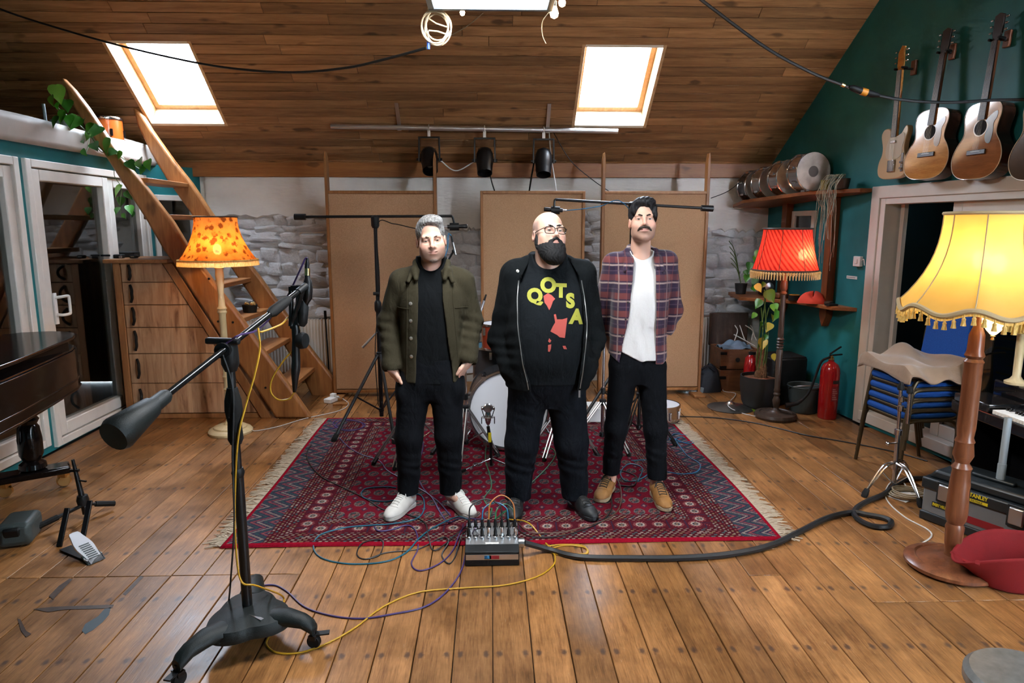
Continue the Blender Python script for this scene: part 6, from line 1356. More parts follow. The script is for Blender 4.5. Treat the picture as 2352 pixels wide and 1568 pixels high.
c_ = aY(1100, 850, 5.30); tt = tom('dark floor tom with chrome rim glimpsed between the first two men', Vector((c_.x + 0.14, 5.55, 0.55)), 0.20, 0.38, 0.0, 'shell_dark', 'cable_teal')
for i in range(3): 
    a = i * 2.094 + 0.6; q = tt.location + Vector((0.205 * math.cos(a), 0.205 * math.sin(a), 0)); MB().tube([q + Vector((0, 0, 0.05)), Vector((q.x, q.y, ZR))], 0.006, 8).build('leg', 'chrome', tt)
c_ = fl(1514, 966); c_.z = 0
sd = thing('floor_snare', 'chrome snare drum with a white head standing on the floor by the plaid-shirted man', 'drum', c_)
MB().lathe([(0.172, 0.01), (0.175, 0.08), (0.172, 0.15)], 40, c_).build('shell', 'chrome', sd); MB().lathe([(0.0, 0.156), (0.172, 0.156)], 40, c_, caps=False).build('head', 'head_white', sd)
for z in (0.0, 0.142): MB().lathe([(0.17, z), (0.18, z + 0.002), (0.18, z + 0.018), (0.17, z + 0.02)], 40, c_, caps=False).build('hoop', 'chrome', sd)
for i in range(10): MB().box((c_.x + 0.178 * math.cos(i * .628), c_.y + 0.178 * math.sin(i * .628), 0.08), (0.018, 0.018, 0.07)).build('lug', 'chrome', sd, True, 0.003)
c_ = fl(1385, 950); c_.z = ZR; c_.y = 5.90
bx = thing('plastic_crate', 'pale grey plastic tray of odds and ends behind the plaid-shirted man', 'box', c_)
m = MB(); 
for (dx_, dy, sx, sy) in ((0, -0.12, 0.34, 0.008), (0, 0.12, 0.34, 0.008), (-0.17, 0, 0.008, 0.24), (0.17, 0, 0.008, 0.24)): m.box(c_ + Vector((dx_, dy, 0.06)), (sx, sy, 0.12))
m.box(c_ + Vector((0, 0, 0.004)), (0.34, 0.24, 0.008)); m.build('tray', 'white_plastic', bx, True, 0.002)
tag(MB().box(c_ + Vector((0.03, 0, 0.12)), (0.16, 0.06, 0.06), rot=(0.3, 0.3, 0.5)).build('wood_block', 'pine', None, True, 0.003), 'small wooden block lying in the pale grey tray', 'wood block')

# ---- stage box and its plugs
b0 = fl(1068, 1300); b1 = fl(1193, 1300); bw = b1.x - b0.x; bx0 = b0.x; by0 = b0.y
sbx = thing('stage_box', 'black multicore stage box with two rows of chrome sockets at the rug edge', 'stage box', ((b0.x + b1.x) / 2, by0 + 0.12, 0))
XYM = lambda: frame((bx0, 0, 0), (0, 1, 0), (0, 0, 1))      # local x = depth, local y = up, extruded along +X
MB().prism([(by0, 0.0), (by0 + 0.27, 0.0), (by0 + 0.27, 0.11), (by0 + 0.24, 0.125), (by0 + 0.055, 0.088), (by0, 0.075)], bw, XYM()).build('body', 'black_plastic', sbx, True, 0.004)
sl = Vector((0, 0.185, 0.037)).normalized(); nn = Vector((0, -sl.z, sl.y))
pc = Vector((bx0 + bw / 2, by0 + 0.147, 0.1075)); Rp = Matrix((Vector((1, 0, 0)), sl, nn)).transposed()
MB().box(pc, (bw - 0.006, 0.185, 0.003), rot=Rp).build('socket_panel', 'aluminium', sbx)
MB().box((bx0 + bw / 2, by0 - 0.001, 0.048), (bw - 0.01, 0.003, 0.028)).build('front_strip', 'aluminium', sbx)
MB().box((bx0 + bw * 0.42, by0 - 0.003, 0.048), (0.035, 0.002, 0.018)).build('logo_patch', 'cable_blue', sbx); MB().box((bx0 + bw * 0.54, by0 - 0.003, 0.048), (0.05, 0.002, 0.018)).build('logo_patch', 'tape_red', sbx)
MB().box(pc - sl * 0.085 + nn * 0.002 , (0.07, 0.014, 0.002), rot=Rp).build('label_strip', 'paper', sbx)
for r in range(2):
    for k in range(8):
        q = pc + Vector((-bw / 2 + bw * (k + 0.5) / 8, 0, 0)) + sl * (-0.035 + 0.075 * r); M = Matrix.Translation(q) @ Rp.to_4x4()
        so_ = MB().lathe([(0.0145, 0.0), (0.0145, 0.012), (0.011, 0.014), (0.0, 0.006)], 12, M=M).build('socket', 'chrome', sbx)
        if RND.random() < 0.88: MB().tube([M @ Vector((0, 0, 0.004)), M @ Vector((0, 0, 0.04)), M @ Vector((0, 0.004, 0.06))], [0.0095, 0.0095, 0.005], 8).build('plug', 'chrome' if (r == 0 and k % 2) else 'black_plastic', so_)
MB().tube([(bx0 + bw, by0 + 0.10, 0.075), (bx0 + bw + 0.03, by0 + 0.10, 0.075)], 0.024, 14).build('multicore_gland', 'steel', sbx)

# ---- cables
FZ = 0.005
def G(pts, z=FZ):
    out = []
    for p in pts:
        q = fl(p[0], p[1]); zz = (p[2] if len(p) > 2 else 0) + z
        if RX0 < q.x < RX1 and RY0 < q.y < RY1: zz += 0.012
        out.append(Vector((q.x, q.y, zz)))
    return out
def cable(label, pts, r, mat, start=None, end=None, name='cable'):
    P = ([Vector(start)] if start is not None else []) + G(pts, r) + ([Vector(end)] if end is not None else [])
    return wire(name, label, 'cable', P, r, mat, 8, 6)
gl_ = (bx0 + bw + 0.03, by0 + 0.10, 0.075)
cable('thick black multicore cable snaking right from the stage box past the toolbox', [(1260, 1268), (1330, 1285), (1450, 1288), (1570, 1287), (1680, 1278), (1770, 1258), (1840, 1225), (1900, 1195), (1955, 1182), (1990, 1187), (2030, 1195), (2047, 1205), (2035, 1216), (2000, 1213), (1968, 1196), (1962, 1178), (1985, 1160), (2030, 1140), (2060, 1115), (2085, 1105), (2125, 1103)], 0.0165, 'cable_black', start=gl_, name='multicore_cable')
tops = lambda k, r=1: pc + Vector((-bw / 2 + bw * (k + 0.5) / 8, 0, 0)) + sl * (-0.035 + 0.075 * r) + nn * 0.06
cable('yellow cable running from the stage box coil to the foreground stand', [(1215, 1215, .02), (1260, 1255), (1300, 1272), (1345, 1272), (1340, 1255), (1290, 1252), (1255, 1258), (1270, 1272), (1320, 1280), (1350, 1270), (1340, 1258), (1300, 1254), (1268, 1262), (1275, 1280), (1270, 1300), (1235, 1325), (1160, 1345), (1060, 1352), (960, 1362), (880, 1395), (820, 1440), (760, 1475), (690, 1500), (635, 1500), (612, 1480), (625, 1455)], 0.0042, 'cable_yellow', start=tops(6))
cable('blue cable looping widely over the rug edge left of the stage box', [(1050, 1212, .05), (1000, 1215), (965, 1240), (930, 1272), (880, 1292), (800, 1296), (740, 1283), (720, 1258), (735, 1235), (790, 1218), (850, 1212), (905, 1208), (960, 1195), (975, 1165), (960, 1140), (900, 1155), (860, 1155), (832, 1145), (838, 1128), (880, 1123), (910, 1125)], 0.0042, 'cable_teal', start=tops(0))
cable('dark purple cable running from the stage box to the foreground boom stand', [(1075, 1260, .03), (1060, 1310), (1025, 1360), (975, 1395), (900, 1412), (830, 1422), (760, 1415), (700, 1395), (660, 1360), (630, 1345), (595, 1348), (580, 1360)], 0.0042, 'cable_purple', start=tops(1, 0))
cable('purple cable crossing the rug from the left tripod to the stage box', [(1060, 1215, .05), (1030, 1205), (1010, 1180), (990, 1145), (960, 1125), (925, 1105), (890, 1085), (870, 1062), (830, 1048), (800, 1030), (780, 1010)], 0.0042, 'cable_purple', start=tops(2))
cable('green cable winding from the kick microphone to the stage box', [(1118, 1030, .04), (1115, 1060), (1125, 1095), (1128, 1125), (1112, 1150), (1125, 1172), (1130, 1185, .03)], 0.0042, 'cable_green', start=kc + Vector((0, 0, -0.09)), end=tops(3))
cable('green cable curving between the bearded man feet to the stage box', [(1180, 1170, .02), (1215, 1120), (1255, 1080), (1275, 1050), (1268, 1035), (1245, 1035)], 0.0042, 'cable_green', start=tops(4))
cable('thin black cable crossing the left side of the rug', [(1060, 1235, .03), (1000, 1265), (985, 1240), (975, 1205), (930, 1185), (880, 1175), (840, 1150), (790, 1125), (740, 1100), (712, 1070), (705, 1045), (715, 1025)], 0.0036, 'cable_black', start=tops(0, 0))
cable('purple cable looped on the boards left of the stage box', [(1060, 1240, .04), (1040, 1265), (1010, 1295), (965, 1312), (945, 1295), (960, 1260), (955, 1225), (935, 1212), (900, 1222), (870, 1225), (860, 1215)], 0.004, 'cable_purple', start=tops(1))
cable('black cable in small loops over the rug edge below the white shoes', [(1065, 1245, .04), (1045, 1280), (1030, 1295), (1015, 1275), (1030, 1250), (1015, 1240), (960, 1262), (905, 1268), (880, 1272), (840, 1285), (820, 1275), (830, 1255), (860, 1245), (880, 1250), (872, 1275), (845, 1285)], 0.0036, 'cable_black', start=tops(2, 0))
cable('brown cable running along the rug front behind the bearded man shoes', [(1215, 1235, .02), (1290, 1228), (1350, 1212), (1400, 1195), (1425, 1165), (1425, 1125), (1415, 1100)], 0.004, 'cable_brown', start=tops(7))
cable('black cable along the rug front curling under the bearded man shoe', [(1215, 1245, .02), (1280, 1238), (1340, 1222), (1385, 1200), (1405, 1170), (1400, 1130), (1395, 1100), (1420, 1085), (1460, 1098), (1455, 1120), (1425, 1120)], 0.004, 'cable_black', start=tops(7, 0))
cable('blue cable at the right rear of the rug trailing behind the tan shoes', [(1530, 1088), (1565, 1093), (1600, 1088), (1607, 1070), (1580, 1052), (1562, 1030), (1552, 1012), (1580, 1005), (1595, 1012), (1570, 1020), (1540, 1015), (1550, 1000), (1590, 1005), (1600, 1015), (1575, 1022), (1535, 1005)], 0.004, 'cable_blue')
cable('teal cable looping on the rug behind the plaid-shirted man shoes', [(1450, 1062), (1490, 1060), (1520, 1060), (1480, 1100), (1440, 1110), (1425, 1090), (1445, 1070), (1475, 1080), (1465, 1110)], 0.004, 'cable_teal')
cable('purple cable tangle coiled on the rug under the left tripod', [(840, 970), (800, 962), (775, 968), (765, 978), (785, 990), (825, 990), (838, 978), (810, 970), (780, 972), (772, 985), (800, 994), (832, 986), (828, 974), (795, 968), (780, 980), (760, 990), (742, 990)], 0.005, 'cable_purple')
cable('purple cable draped between the grey-haired man legs', [(1035, 1190), (1010, 1160), (975, 1130), (960, 1095), (965, 1060), (972, 1030), (970, 1010)], 0.004, 'cable_purple')
cable('black cable running along the floor from the rug to the chairs', [(1560, 957), (1640, 960), (1720, 970), (1790, 985), (1850, 1000), (1920, 1012), (1990, 1025), (2060, 1040), (2130, 1060)], 0.005, 'cable_black')
cable('orange cable arching over the stage box plugs', [], 0.004, 'cable_orange', start=tops(4), end=tops(7)).location = (0, 0, 0)
bpy.data.objects.remove(bpy.data.objects[[o.name for o in COL.objects if o.get('label') == 'orange cable arching over the stage box plugs'][0]])
for (k0_, k1_, h_, mt_, lb_) in ((3, 7, 0.11, 'cable_orange', 'orange patch cable arching over the stage box'), (0, 5, 0.09, 'cable_black', 'black patch cable arching over the stage box'), (2, 6, 0.07, 'cable_blue', 'blue patch cable arching over the stage box'), (4, 7, 0.06, 'cable_green', 'green patch cable arching over the stage box')):
    A, B = tops(k0_), tops(k1_); wire('patch_cable', lb_, 'cable', [A, A + Vector((0.01, 0.03, h_ * 0.7)), (A + B) / 2 + Vector((0, 0.06, h_)), B + Vector((-0.01, 0.03, h_ * 0.7)), B], 0.004, mt_)
for k, pts in enumerate((((1225, 1225, .04), (1205, 1245), (1160, 1265)), )): pass

# ---- foreground boom stand on casters
P_ = aY(540, 800, 2.65); PX, PY = -1.02, 2.65
fs = thing('studio_boom_stand', 'heavy black studio boom stand on casters in the left foreground', 'microphone stand', (PX, PY, 0))
plain('stand_base', (0.008, 0.012, 0.012), 0.5, 0.0, 0.35, bump=0.25, bscale=400)
pl_c = Vector((PX, PY, 0))
casters = [fl(412, 1572), fl(722, 1486), Vector((PX - 0.08, PY + 0.34, 0))]
dirs = [Vector((c.x - PX, c.y - PY, 0)) for c in casters]
# dome plate
ol = []
for i in range(48):
    a = 2 * math.pi * i / 48; best = max((math.cos(a - math.atan2(d.y, d.x)) for d in dirs)); ol.append((0.125 + 0.055 * max(0, best) ** 3, a))
m = MB(); n = len(ol); prof = ((1.0, 0.085), (1.03, 0.105), (0.95, 0.135), (0.6, 0.150), (0.15, 0.165))
vs = [(PX + r * f * math.cos(a), PY + r * f * math.sin(a), z) for f, z in prof for r, a in ol]
fs_ = [(j * n + i, j * n + (i + 1) % n, (j + 1) * n + (i + 1) % n, (j + 1) * n + i) for j in range(len(prof) - 1) for i in range(n)] + [tuple((len(prof) - 1) * n + i for i in range(n)), tuple(reversed(range(n)))]
m.add(vs, fs_); m.build('base_plate', 'stand_base', fs)
MB().box((PX + 0.055, PY - 0.065, 0.148), (0.075, 0.016, 0.006), rot=(-0.1, 0.1, -0.5)).build('badge', 'steel', fs)
for c, d in zip(casters, dirs):
    u = d.normalized(); w_ = Vector((-u.y, u.x, 0)); L = d.length; m = MB(); secs = []
    for f, z, hw, hh in ((0.35, 0.115, 0.062, 0.035), (0.6, 0.125, 0.048, 0.034), (0.85, 0.115, 0.036, 0.03), (0.97, 0.095, 0.032, 0.03), (1.02, 0.08, 0.026, 0.026)):
        q = Vector((PX, PY, z)) + u * (L * f); secs.append([q + w_ * hw * math.cos(t_) + Vector((0, 0, hh * math.sin(t_))) for t_ in np.linspace(0, 2 * math.pi, 12, endpoint=False)])
    vs = [p for s_ in secs for p in s_]; k = 12; fs_ = [(j * k + i, j * k + (i + 1) % k, (j + 1) * k + (i + 1) % k, (j + 1) * k + i) for j in range(4) for i in range(k)] + [tuple(range(k)), tuple(48 + i for i in range(k))]
    m.add(vs, fs_); lg = m.build('leg', 'stand_base', fs)
    ct = Vector((c.x, c.y, 0.0)); cs_ = MB().cyl(ct + Vector((0, 0, 0.055)), ct + Vector((0, 0, 0.085)), 0.012, 10).box(ct + w_ * 0.0 + Vector((0, 0, 0.052)), (0.03, 0.045, 0.02), rot=(0, 0, math.atan2(u.y, u.x))).build('caster_fork', 'black_metal', lg)
    MB().lathe([(0.0, -0.012), (0.026, -0.012), (0.029, -0.007), (0.029, 0.007), (0.026, 0.012), (0.0, 0.012)], 20, M=Matrix.Translation(ct + Vector((0, 0, 0.029))) @ frame((0, 0, 0), u, (0, 0, 1))).build('caster_wheel', 'black_rubber', lg)
    MB().bar(ct + u * 0.0 + Vector((0, 0, 0.06)), ct + u * 0.06 + w_ * 0.02 + Vector((0, 0, 0.062)), 0.028, 0.006).build('brake_lever', 'black_plastic', lg)
PT = P_.z
MB().cyl((PX, PY, 0.15), (PX, PY, 0.74), 0.0205, 16).cyl((PX, PY, 0.74), (PX, PY, PT), 0.016, 16).build('pole', 'black_metal', fs)
MB().lathe([(0.021, -0.11), (0.03, -0.09), (0.026, -0.02), (0.034, 0.03), (0.032, 0.07), (0.02, 0.12)], 18, (PX, PY, 0.97)).build('clutch_grip', 'black_rubber', fs)
MB().lathe([(0.02, -0.02), (0.026, 0.0), (0.02, 0.02)], 16, (PX, PY, 0.74)).build('collar', 'black_plastic', fs)
piv = Vector((PX, PY, PT)); Lw = aY(352, 938, 2.27); bd_ = (piv - Lw).normalized(); Bend = piv + bd_ * 0.58
MB().lathe([(0.022, -0.09), (0.034, -0.06), (0.032, 0.0), (0.03, 0.03), (0.0, 0.04)], 18, piv).build('boom_clamp', 'black_plastic', fs)
MB().bar(piv + Vector((-0.08, -0.02, 0.035)), piv + Vector((0.05, -0.02, 0.03)), 0.03, 0.025).build('clamp_lever', 'black_plastic', fs, True, 0.008)
MB().cyl(piv + Vector((-0.01, -0.05, 0.0)), piv + Vector((-0.01, 0.03, 0.0)), 0.03, 14).build('clamp_knob', 'black_plastic', fs)
boff = Vector((0, -0.04, 0.005))
MB().cyl(Lw + boff, Bend + boff, 0.0125, 14).build('boom_arm', plain('boom_black', (0.02, 0.022, 0.024), 0.2, 0.6), fs)
MB().tube([piv + bd_ * 0.30 + boff, piv + bd_ * 0.33 + boff, piv + bd_ * 0.42 + boff, piv + bd_ * 0.46 + boff], [0.014, 0.024, 0.022, 0.014], 14).build('boom_clutch', 'black_rubber', fs)
W0 = Lw + boff; MB().tube([W0 + bd_ * 0.10, W0 + bd_ * 0.085, W0 + bd_ * 0.03, W0 + bd_ * 0.02, W0 - bd_ * 0.13, W0 - bd_ * 0.15], [0.018, 0.026, 0.028, 0.036, 0.058, 0.050], 20).build('counterweight', 'stand_base', fs)
# ribbon microphone on the end
Ym = Bend.y
def am(px, py): return aY(px, py, Ym)
rm = thing('ribbon_microphone', 'black studio microphone hanging in its mount at the boom tip before the stairs', 'microphone', am(692, 760))
MB().cyl(Bend + boff - bd_ * 0.05, Bend + boff + bd_ * 0.02, 0.016, 12).tube(cr([Bend + boff, am(672, 745), am(680, 752)], 4), 0.012, 8).build('swivel_arm', 'black_plastic', rm)
MB().tube([am(668, 658), am(669, 720), am(670, 748)], [0.011, 0.011, 0.015], 10).build('mount_rod', 'black_metal', rm)
MB().tube([am(686, 655), am(686, 700), am(684, 745)], [0.012, 0.014, 0.02], 10).box(am(692, 661), (0.09, 0.03, 0.022)).build('mount_clip', 'black_metal', rm)
MB().tube([am(706, 592), am(706, 606), am(705, 612), am(706, 640), am(707, 644), am(707, 662), am(706, 684), am(703, 694), am(701, 706)], [0.004, 0.010, 0.010, 0.013, 0.018, 0.022, 0.022, 0.014, 0.008], 12).build('connector_body', 'black_metal', rm)
MB().tube([am(706, 616), am(706, 632)], 0.0125, 12).build('connector_ring', 'brass', rm)
MB().tube([am(697, 690), am(697, 705), am(694, 740), am(692, 748)], [0.014, 0.024, 0.024, 0.016], 12).build('shock_mount', 'black_plastic', rm)
MB().lathe([(0.0, -0.02), (0.035, -0.018), (0.04, 0.0), (0.035, 0.018), (0.0, 0.02)], 20, M=Matrix.Translation(am(694, 782)) @ Euler((0.25, math.pi / 2, 0)).to_matrix().to_4x4()).build('head_disc', 'black_plastic', rm)
MB().tube([am(678, 745), am(680, 760), am(679, 775), am(680, 830), am(679, 850), am(678, 862), am(677, 890), am(676, 900)], [0.016, 0.02, 0.016, 0.020, 0.021, 0.018, 0.011, 0.007], 12).build('mic_body', 'black_metal', rm)
wire('microphone_cable', 'purple cable rising along the foreground boom to the microphone plug', 'cable', [piv + Vector((0.01, -0.05, 0.03)), piv + Vector((0.06, -0.05, 0.06)), aY(590, 758, 2.8), aY(630, 720, 2.95), aY(660, 680, Ym), am(690, 618), am(700, 596), am(706, 592)], 0.004, 'cable_purple')
wire('microphone_cable', 'yellow cable drooping from the microphone past the boom and down the stand', 'cable', [am(676, 900), am(665, 915), am(640, 918), am(622, 900), am(625, 870), am(650, 830), am(682, 790), am(686, 750), am(676, 720), am(660, 730), aY(645, 745, 3.0), aY(600, 762, 2.8), aY(593, 755, 2.78), aY(597, 800, 2.75), aY(585, 860, 2.70), aY(565, 930, 2.66), aY(548, 1000, 2.62), aY(541, 1100, 2.61), aY(540, 1220, 2.60), aY(552, 1330, 2.59), aY(590, 1345, 2.62), fl(650, 1370, 0.02), fl(640, 1400, 0.01), fl(610, 1420, 0.01)], 0.0042, 'cable_yellow')
wire('microphone_cable', 'black cable hanging down the pole of the foreground boom stand', 'cable', [piv + Vector((-0.01, -0.05, 0.0)), aY(535, 900, 2.61), aY(534, 1050, 2.61), aY(538, 1200, 2.60), aY(530, 1330, 2.60), fl(525, 1385, 0.1)], 0.004, 'cable_black')

# ---- overhead light panel, bulbs and hanging coil
pY0, pY1, pZ = 2.72, 3.55, aY(1130, 24, 3.55).z
xl_, xr_ = aY(991, 24, 3.55).x, aY(1262, 24, 3.55).x
lp_ = thing('light_panel', 'rectangular hanging light panel with a grey frame at the top of the picture', 'light panel', ((xl_ + xr_) / 2, (pY0 + pY1) / 2, pZ))
t = NT('panel_glow'); e = t.n('Emission'); e.inputs[0].default_value = (0.93, 0.97, 1.0, 1); e.inputs[1].default_value = PANEL = 60.0; t.t.links.new(e.outputs[0], t.out.inputs[0])
plain('frame_grey', (0.10, 0.13, 0.16), 0.5)
for (cx_, cy_, sx, sy) in (((xl_ + xr_) / 2, pY1, xr_ - xl_ + 0.03, 0.03), ((xl_ + xr_) / 2, pY0, xr_ - xl_ + 0.03, 0.03), (xl_, (pY0 + pY1) / 2, 0.03, pY1 - pY0), (xr_, (pY0 + pY1) / 2, 0.03, pY1 - pY0)):
    MB().box((cx_, cy_, pZ + 0.022), (sx, sy, 0.045)).build('frame_rail', 'frame_grey', lp_, True, 0.003)
MB().add([(xl_ + .01, pY0, pZ + 0.012), (xl_ + .01, pY1, pZ + 0.012), (xr_ - .01, pY1, pZ + 0.012), (xr_ - .01, pY0, pZ + 0.012)], [(0, 1, 2, 3)]).build('diffuser', 'panel_glow', lp_, False)
MB().box(((xl_ + xr_) / 2, (pY0 + pY1) / 2, pZ + 0.04), (xr_ - xl_, pY1 - pY0, 0.01)).build('backing', 'frame_grey', lp_, False)
for x in (xl_, xr_): MB().cyl((x, pY0, pZ + 0.04), (x, pY0, EAVE_Z + SLOPE * (7.5 - 3.2) - 0.4), 0.003, 6).cyl((x, pY1, pZ + 0.04), (x, pY1, EAVE_Z + SLOPE * (7.5 - pY1) - 0.02), 0.003, 6).build('hanging_wire', 'steel', lp_)
bulb_mat('bulb_string', (1.0, 0.66, 0.34), BULBS := 150.0)
for (x, y, s_, lab) in ((1062, 27, 0.7, 'small glowing bulb hanging under the light panel edge'), (1273, 27, 1.2, 'glowing bulb hanging at the lower right corner of the light panel'), (1291, 3, 1.0, 'glowing bulb hanging right of the light panel at the picture top')):
    p = aY(x, y, 3.62); b_ = thing('string_bulb', lab, 'bulb', p, group=None)
    MB().lathe([(0.0, -0.028 * s_), (0.014 * s_, -0.02 * s_), (0.018 * s_, -0.006 * s_), (0.012 * s_, 0.012 * s_), (0.009 * s_, 0.022 * s_)], 14, p).build('glass', 'bulb_string', b_); MB().cyl(p + Vector((0, 0, 0.02 * s_)), p + Vector((0, 0, 0.05)), 0.010 * s_, 10).build('socket', 'black_plastic', b_)
    MB().cyl(p + Vector((0, 0, 0.045)), p + Vector((0, 0, 0.30)), 0.0025, 6).build('flex', 'black_rubber', b_)
for k, (x, y, z) in enumerate(((-1.5, 3.3, 3.05), (-0.95, 3.45, 3.0), (0.95, 3.45, 3.0), (1.5, 3.3, 3.05), (-1.2, 4.0, 3.2), (-0.4, 3.9, 3.2), (0.4, 3.9, 3.2), (1.2, 4.0, 3.2))):  # added out-of-view fill bulbs that brighten the ceiling and back wall
    p = Vector((x, y, z)); b_ = thing('string_bulb', ['glowing festoon bulb above the picture, outermost on the staircase side', 'glowing festoon bulb above the picture, left of the light panel', 'glowing festoon bulb above the picture, right of the light panel', 'glowing festoon bulb above the picture, outermost on the guitar side', 'festoon bulb above the men, outermost on the staircase side', 'festoon bulb above the men, just left of centre', 'festoon bulb above the men, just right of centre', 'festoon bulb above the men, outermost on the guitar side'][k], 'bulb', p)
    MB().sphere(p, 0.02, 12, 8).build('glass', 'bulb_string', b_); MB().cyl(p + Vector((0, 0, 0.018)), p + Vector((0, 0, 0.05)), 0.010, 10).build('socket', 'black_plastic', b_); MB().cyl(p + Vector((0, 0, 0.045)), p + Vector((0, 0, 1.2)), 0.0025, 6).build('flex', 'black_rubber', b_)
cc = aY(1003, 62, 3.60)
pts = [cc + Vector(((0.062 + 0.012 * math.sin(a * 0.31)) * math.cos(a * 2 * math.pi / 16), 0.02 * math.sin(a * 0.2), (0.075 + 0.012 * math.cos(a * 0.27)) * math.sin(a * 2 * math.pi / 16))) for a in range(16, 96)]
pts = [aY(992, 0, 3.58), aY(980, 40, 3.60)] + pts + [aY(985, 70, 3.60), aY(984, 92, 3.60)]
tag(MB().tube(cr(pts, 2), 0.0042, 6).build('hanging_coil', 'cable_cream'), 'coil of cream cable hanging from the left corner of the light panel', 'cable')
pb_ = aY(984, 101, 3.60); tag(MB().tube([pb_ + Vector((0, 0, 0.025)), pb_ + Vector((0, 0, 0.01)), pb_ - Vector((0, 0, 0.025))], [0.006, 0.009, 0.007], 10).build('blue_connector', plain('plug_blue', (0.02, 0.07, 0.35), 0.4)), 'small blue plug dangling below the cream cable coil', 'plug')
wire('ceiling_wire', 'thin cream wire slanting along the ceiling right of the cable coil', 'cable', [ce(1110, 30, 0.02), ce(1070, 62, 0.03), ce(1030, 84, 0.03), ce(1008, 98, 0.02)], 0.004, 'cable_cream')
wire('ceiling_wire', 'thin wire hanging near the right corner of the light panel', 'cable', [aY(1262, 26, 3.56), aY(1246, 50, 3.62), aY(1246, 80, 3.65), aY(1254, 100, 3.66)], 0.002, 'cable_cream')
wire('overhead_cable', 'long dark cable sagging across the left skylight towards the light panel', 'cable', [aY(-40, 5, 5.4), aY(60, 42, 5.3), aY(250, 98, 5.1), aY(430, 140, 4.8), aY(560, 160, 4.5), aY(680, 166, 4.3), aY(800, 155, 4.05), aY(900, 132, 3.8), aY(980, 110, 3.62)], 0.007, 'cable_black')
wire('overhead_cable', 'thick black cable hanging across the ceiling to the guitar wall', 'cable', [aY(1560, -40, 4.4), aY(1640, 22, 4.4), aY(1760, 110, 4.4), aY(1860, 165, 4.4), aY(1930, 193, 4.4), aY(1990, 213, 4.4), aY(2080, 230, 4.4), aY(2180, 235, 4.4), aY(2280, 230, 4.4), aY(2400, 228, 4.3)], 0.0095, 'cable_black')
ci = thing('inline_connector', 'black inline cable connector with an orange tape band on the overhead cable', 'connector', aY(1970, 206, 4.4))
MB().tube([aY(1950, 200, 4.39), aY(1958, 202, 4.39), aY(1975, 208, 4.39), aY(2005, 216, 4.39), aY(2020, 219, 4.39)], [0.011, 0.019, 0.021, 0.020, 0.012], 12).build('shell', 'black_plastic', ci); MB().tube([aY(1978, 209, 4.39), aY(1991, 213, 4.39)], 0.0225, 12).build('tape_band', 'tape_orange', ci); MB().tube([aY(1933, 194, 4.4), aY(1940, 197, 4.4)], 0.012, 10).build('tape_marker', 'brass', ci)
wire('wall_wire', 'thin dark wire running from the right screen to the upper shelf drums', 'cable', [aY(1633, 455, 6.95), aY(1670, 440, 7.1), aY(1705, 415, 7.2)], 0.004, 'black_rubber')

# ---- grand piano at the left edge
wood('piano_black', (0.004, 0.003, 0.003), (0.007, 0.005, 0.005), 0, 0.14, rnd=0, bump=0.0, spec=0.3)
gp = thing('grand_piano', 'old black grand piano with turned legs at the left edge', 'piano', (-2.9, 4.0, 0))
def plan(z): return None
rim = [(-2.47, 3.40), (-2.50, 3.60), (-2.58, 4.00), (-2.66, 4.36), (-2.72, 4.50), (-2.82, 4.58), (-2.95, 4.60), (-3.10, 4.55), (-3.20, 4.40), (-3.26, 3.9), (-3.28, 3.30), (-3.28, 3.05), (-2.42, 3.05)]
def planar(off): 
    c_ = Vector((-2.9, 3.9)); return [((x - c_.x) * off + c_.x, (y - c_.y) * off + c_.y) for x, y in rim]
def slab(name, off, z0, z1, bev=0.006, mat='piano_black'): return MB().prism(planar(off), z1 - z0, Matrix.Translation((0, 0, z0))).build(name, mat, gp, True, bev)
slab('rim', 1.0, 0.68, 0.93, 0.004); slab('lower_moulding', 1.012, 0.675, 0.69, 0.005); slab('upper_moulding', 1.012, 0.735, 0.748, 0.005); slab('soundboard_edge', 0.985, 0.93, 0.945)
MB().prism(planar(1.015), 0.022, Matrix.Translation((0, 0, 1.00)) @ Euler((0, 0, 0)).to_matrix().to_4x4()).build('lid', 'piano_black', gp, True, 0.006)
MB().box((-2.9, 3.9, 0.97), (0.5, 0.8, 0.06)).build('lid_prop_block', 'piano_black', gp, False)
def pleg(x, y):
    l_ = MB().lathe([(0.055, 0.68), (0.06, 0.62), (0.04, 0.60), (0.055, 0.57), (0.06, 0.54), (0.045, 0.52), (0.065, 0.49), (0.05, 0.46), (0.062, 0.44), (0.07, 0.36), (0.068, 0.26), (0.05, 0.22), (0.075, 0.20), (0.08, 0.17), (0.06, 0.155)], 20, (x, y, 0)).build('leg', 'piano_black', gp)
    MB().box((x, y, 0.13), (0.40, 0.14, 0.05), rot=(0, 0, 0.6)).build('foot_plate', 'piano_black', l_, True, 0.012)
    for s_ in (-1, 1): MB().lathe([(0.0, -0.02), (0.035, -0.02), (0.045, 0.0), (0.035, 0.02), (0.0, 0.02)], 14, M=Matrix.Translation((x + s_ * 0.13, y + s_ * 0.09, 0.045)) @ Euler((math.pi / 2, 0, 0.6)).to_matrix().to_4x4()).box((x + s_ * 0.13, y + s_ * 0.09, 0.09), (0.05, 0.05, 0.04)).build('caster', 'brass', l_)
pleg(-2.98, 4.33); pleg(-2.72, 3.22)
MB().box((-2.85, 3.35, 0.40), (0.30, 0.10, 0.56)).box((-2.85, 3.35, 0.10), (0.34, 0.30, 0.06)).build('pedal_lyre', 'piano_black', gp, True, 0.01)
cupp = fl(42, 1245); cu = thing('caster_cup', 'grey rounded caster block on the floor under the piano end', 'caster', cupp)
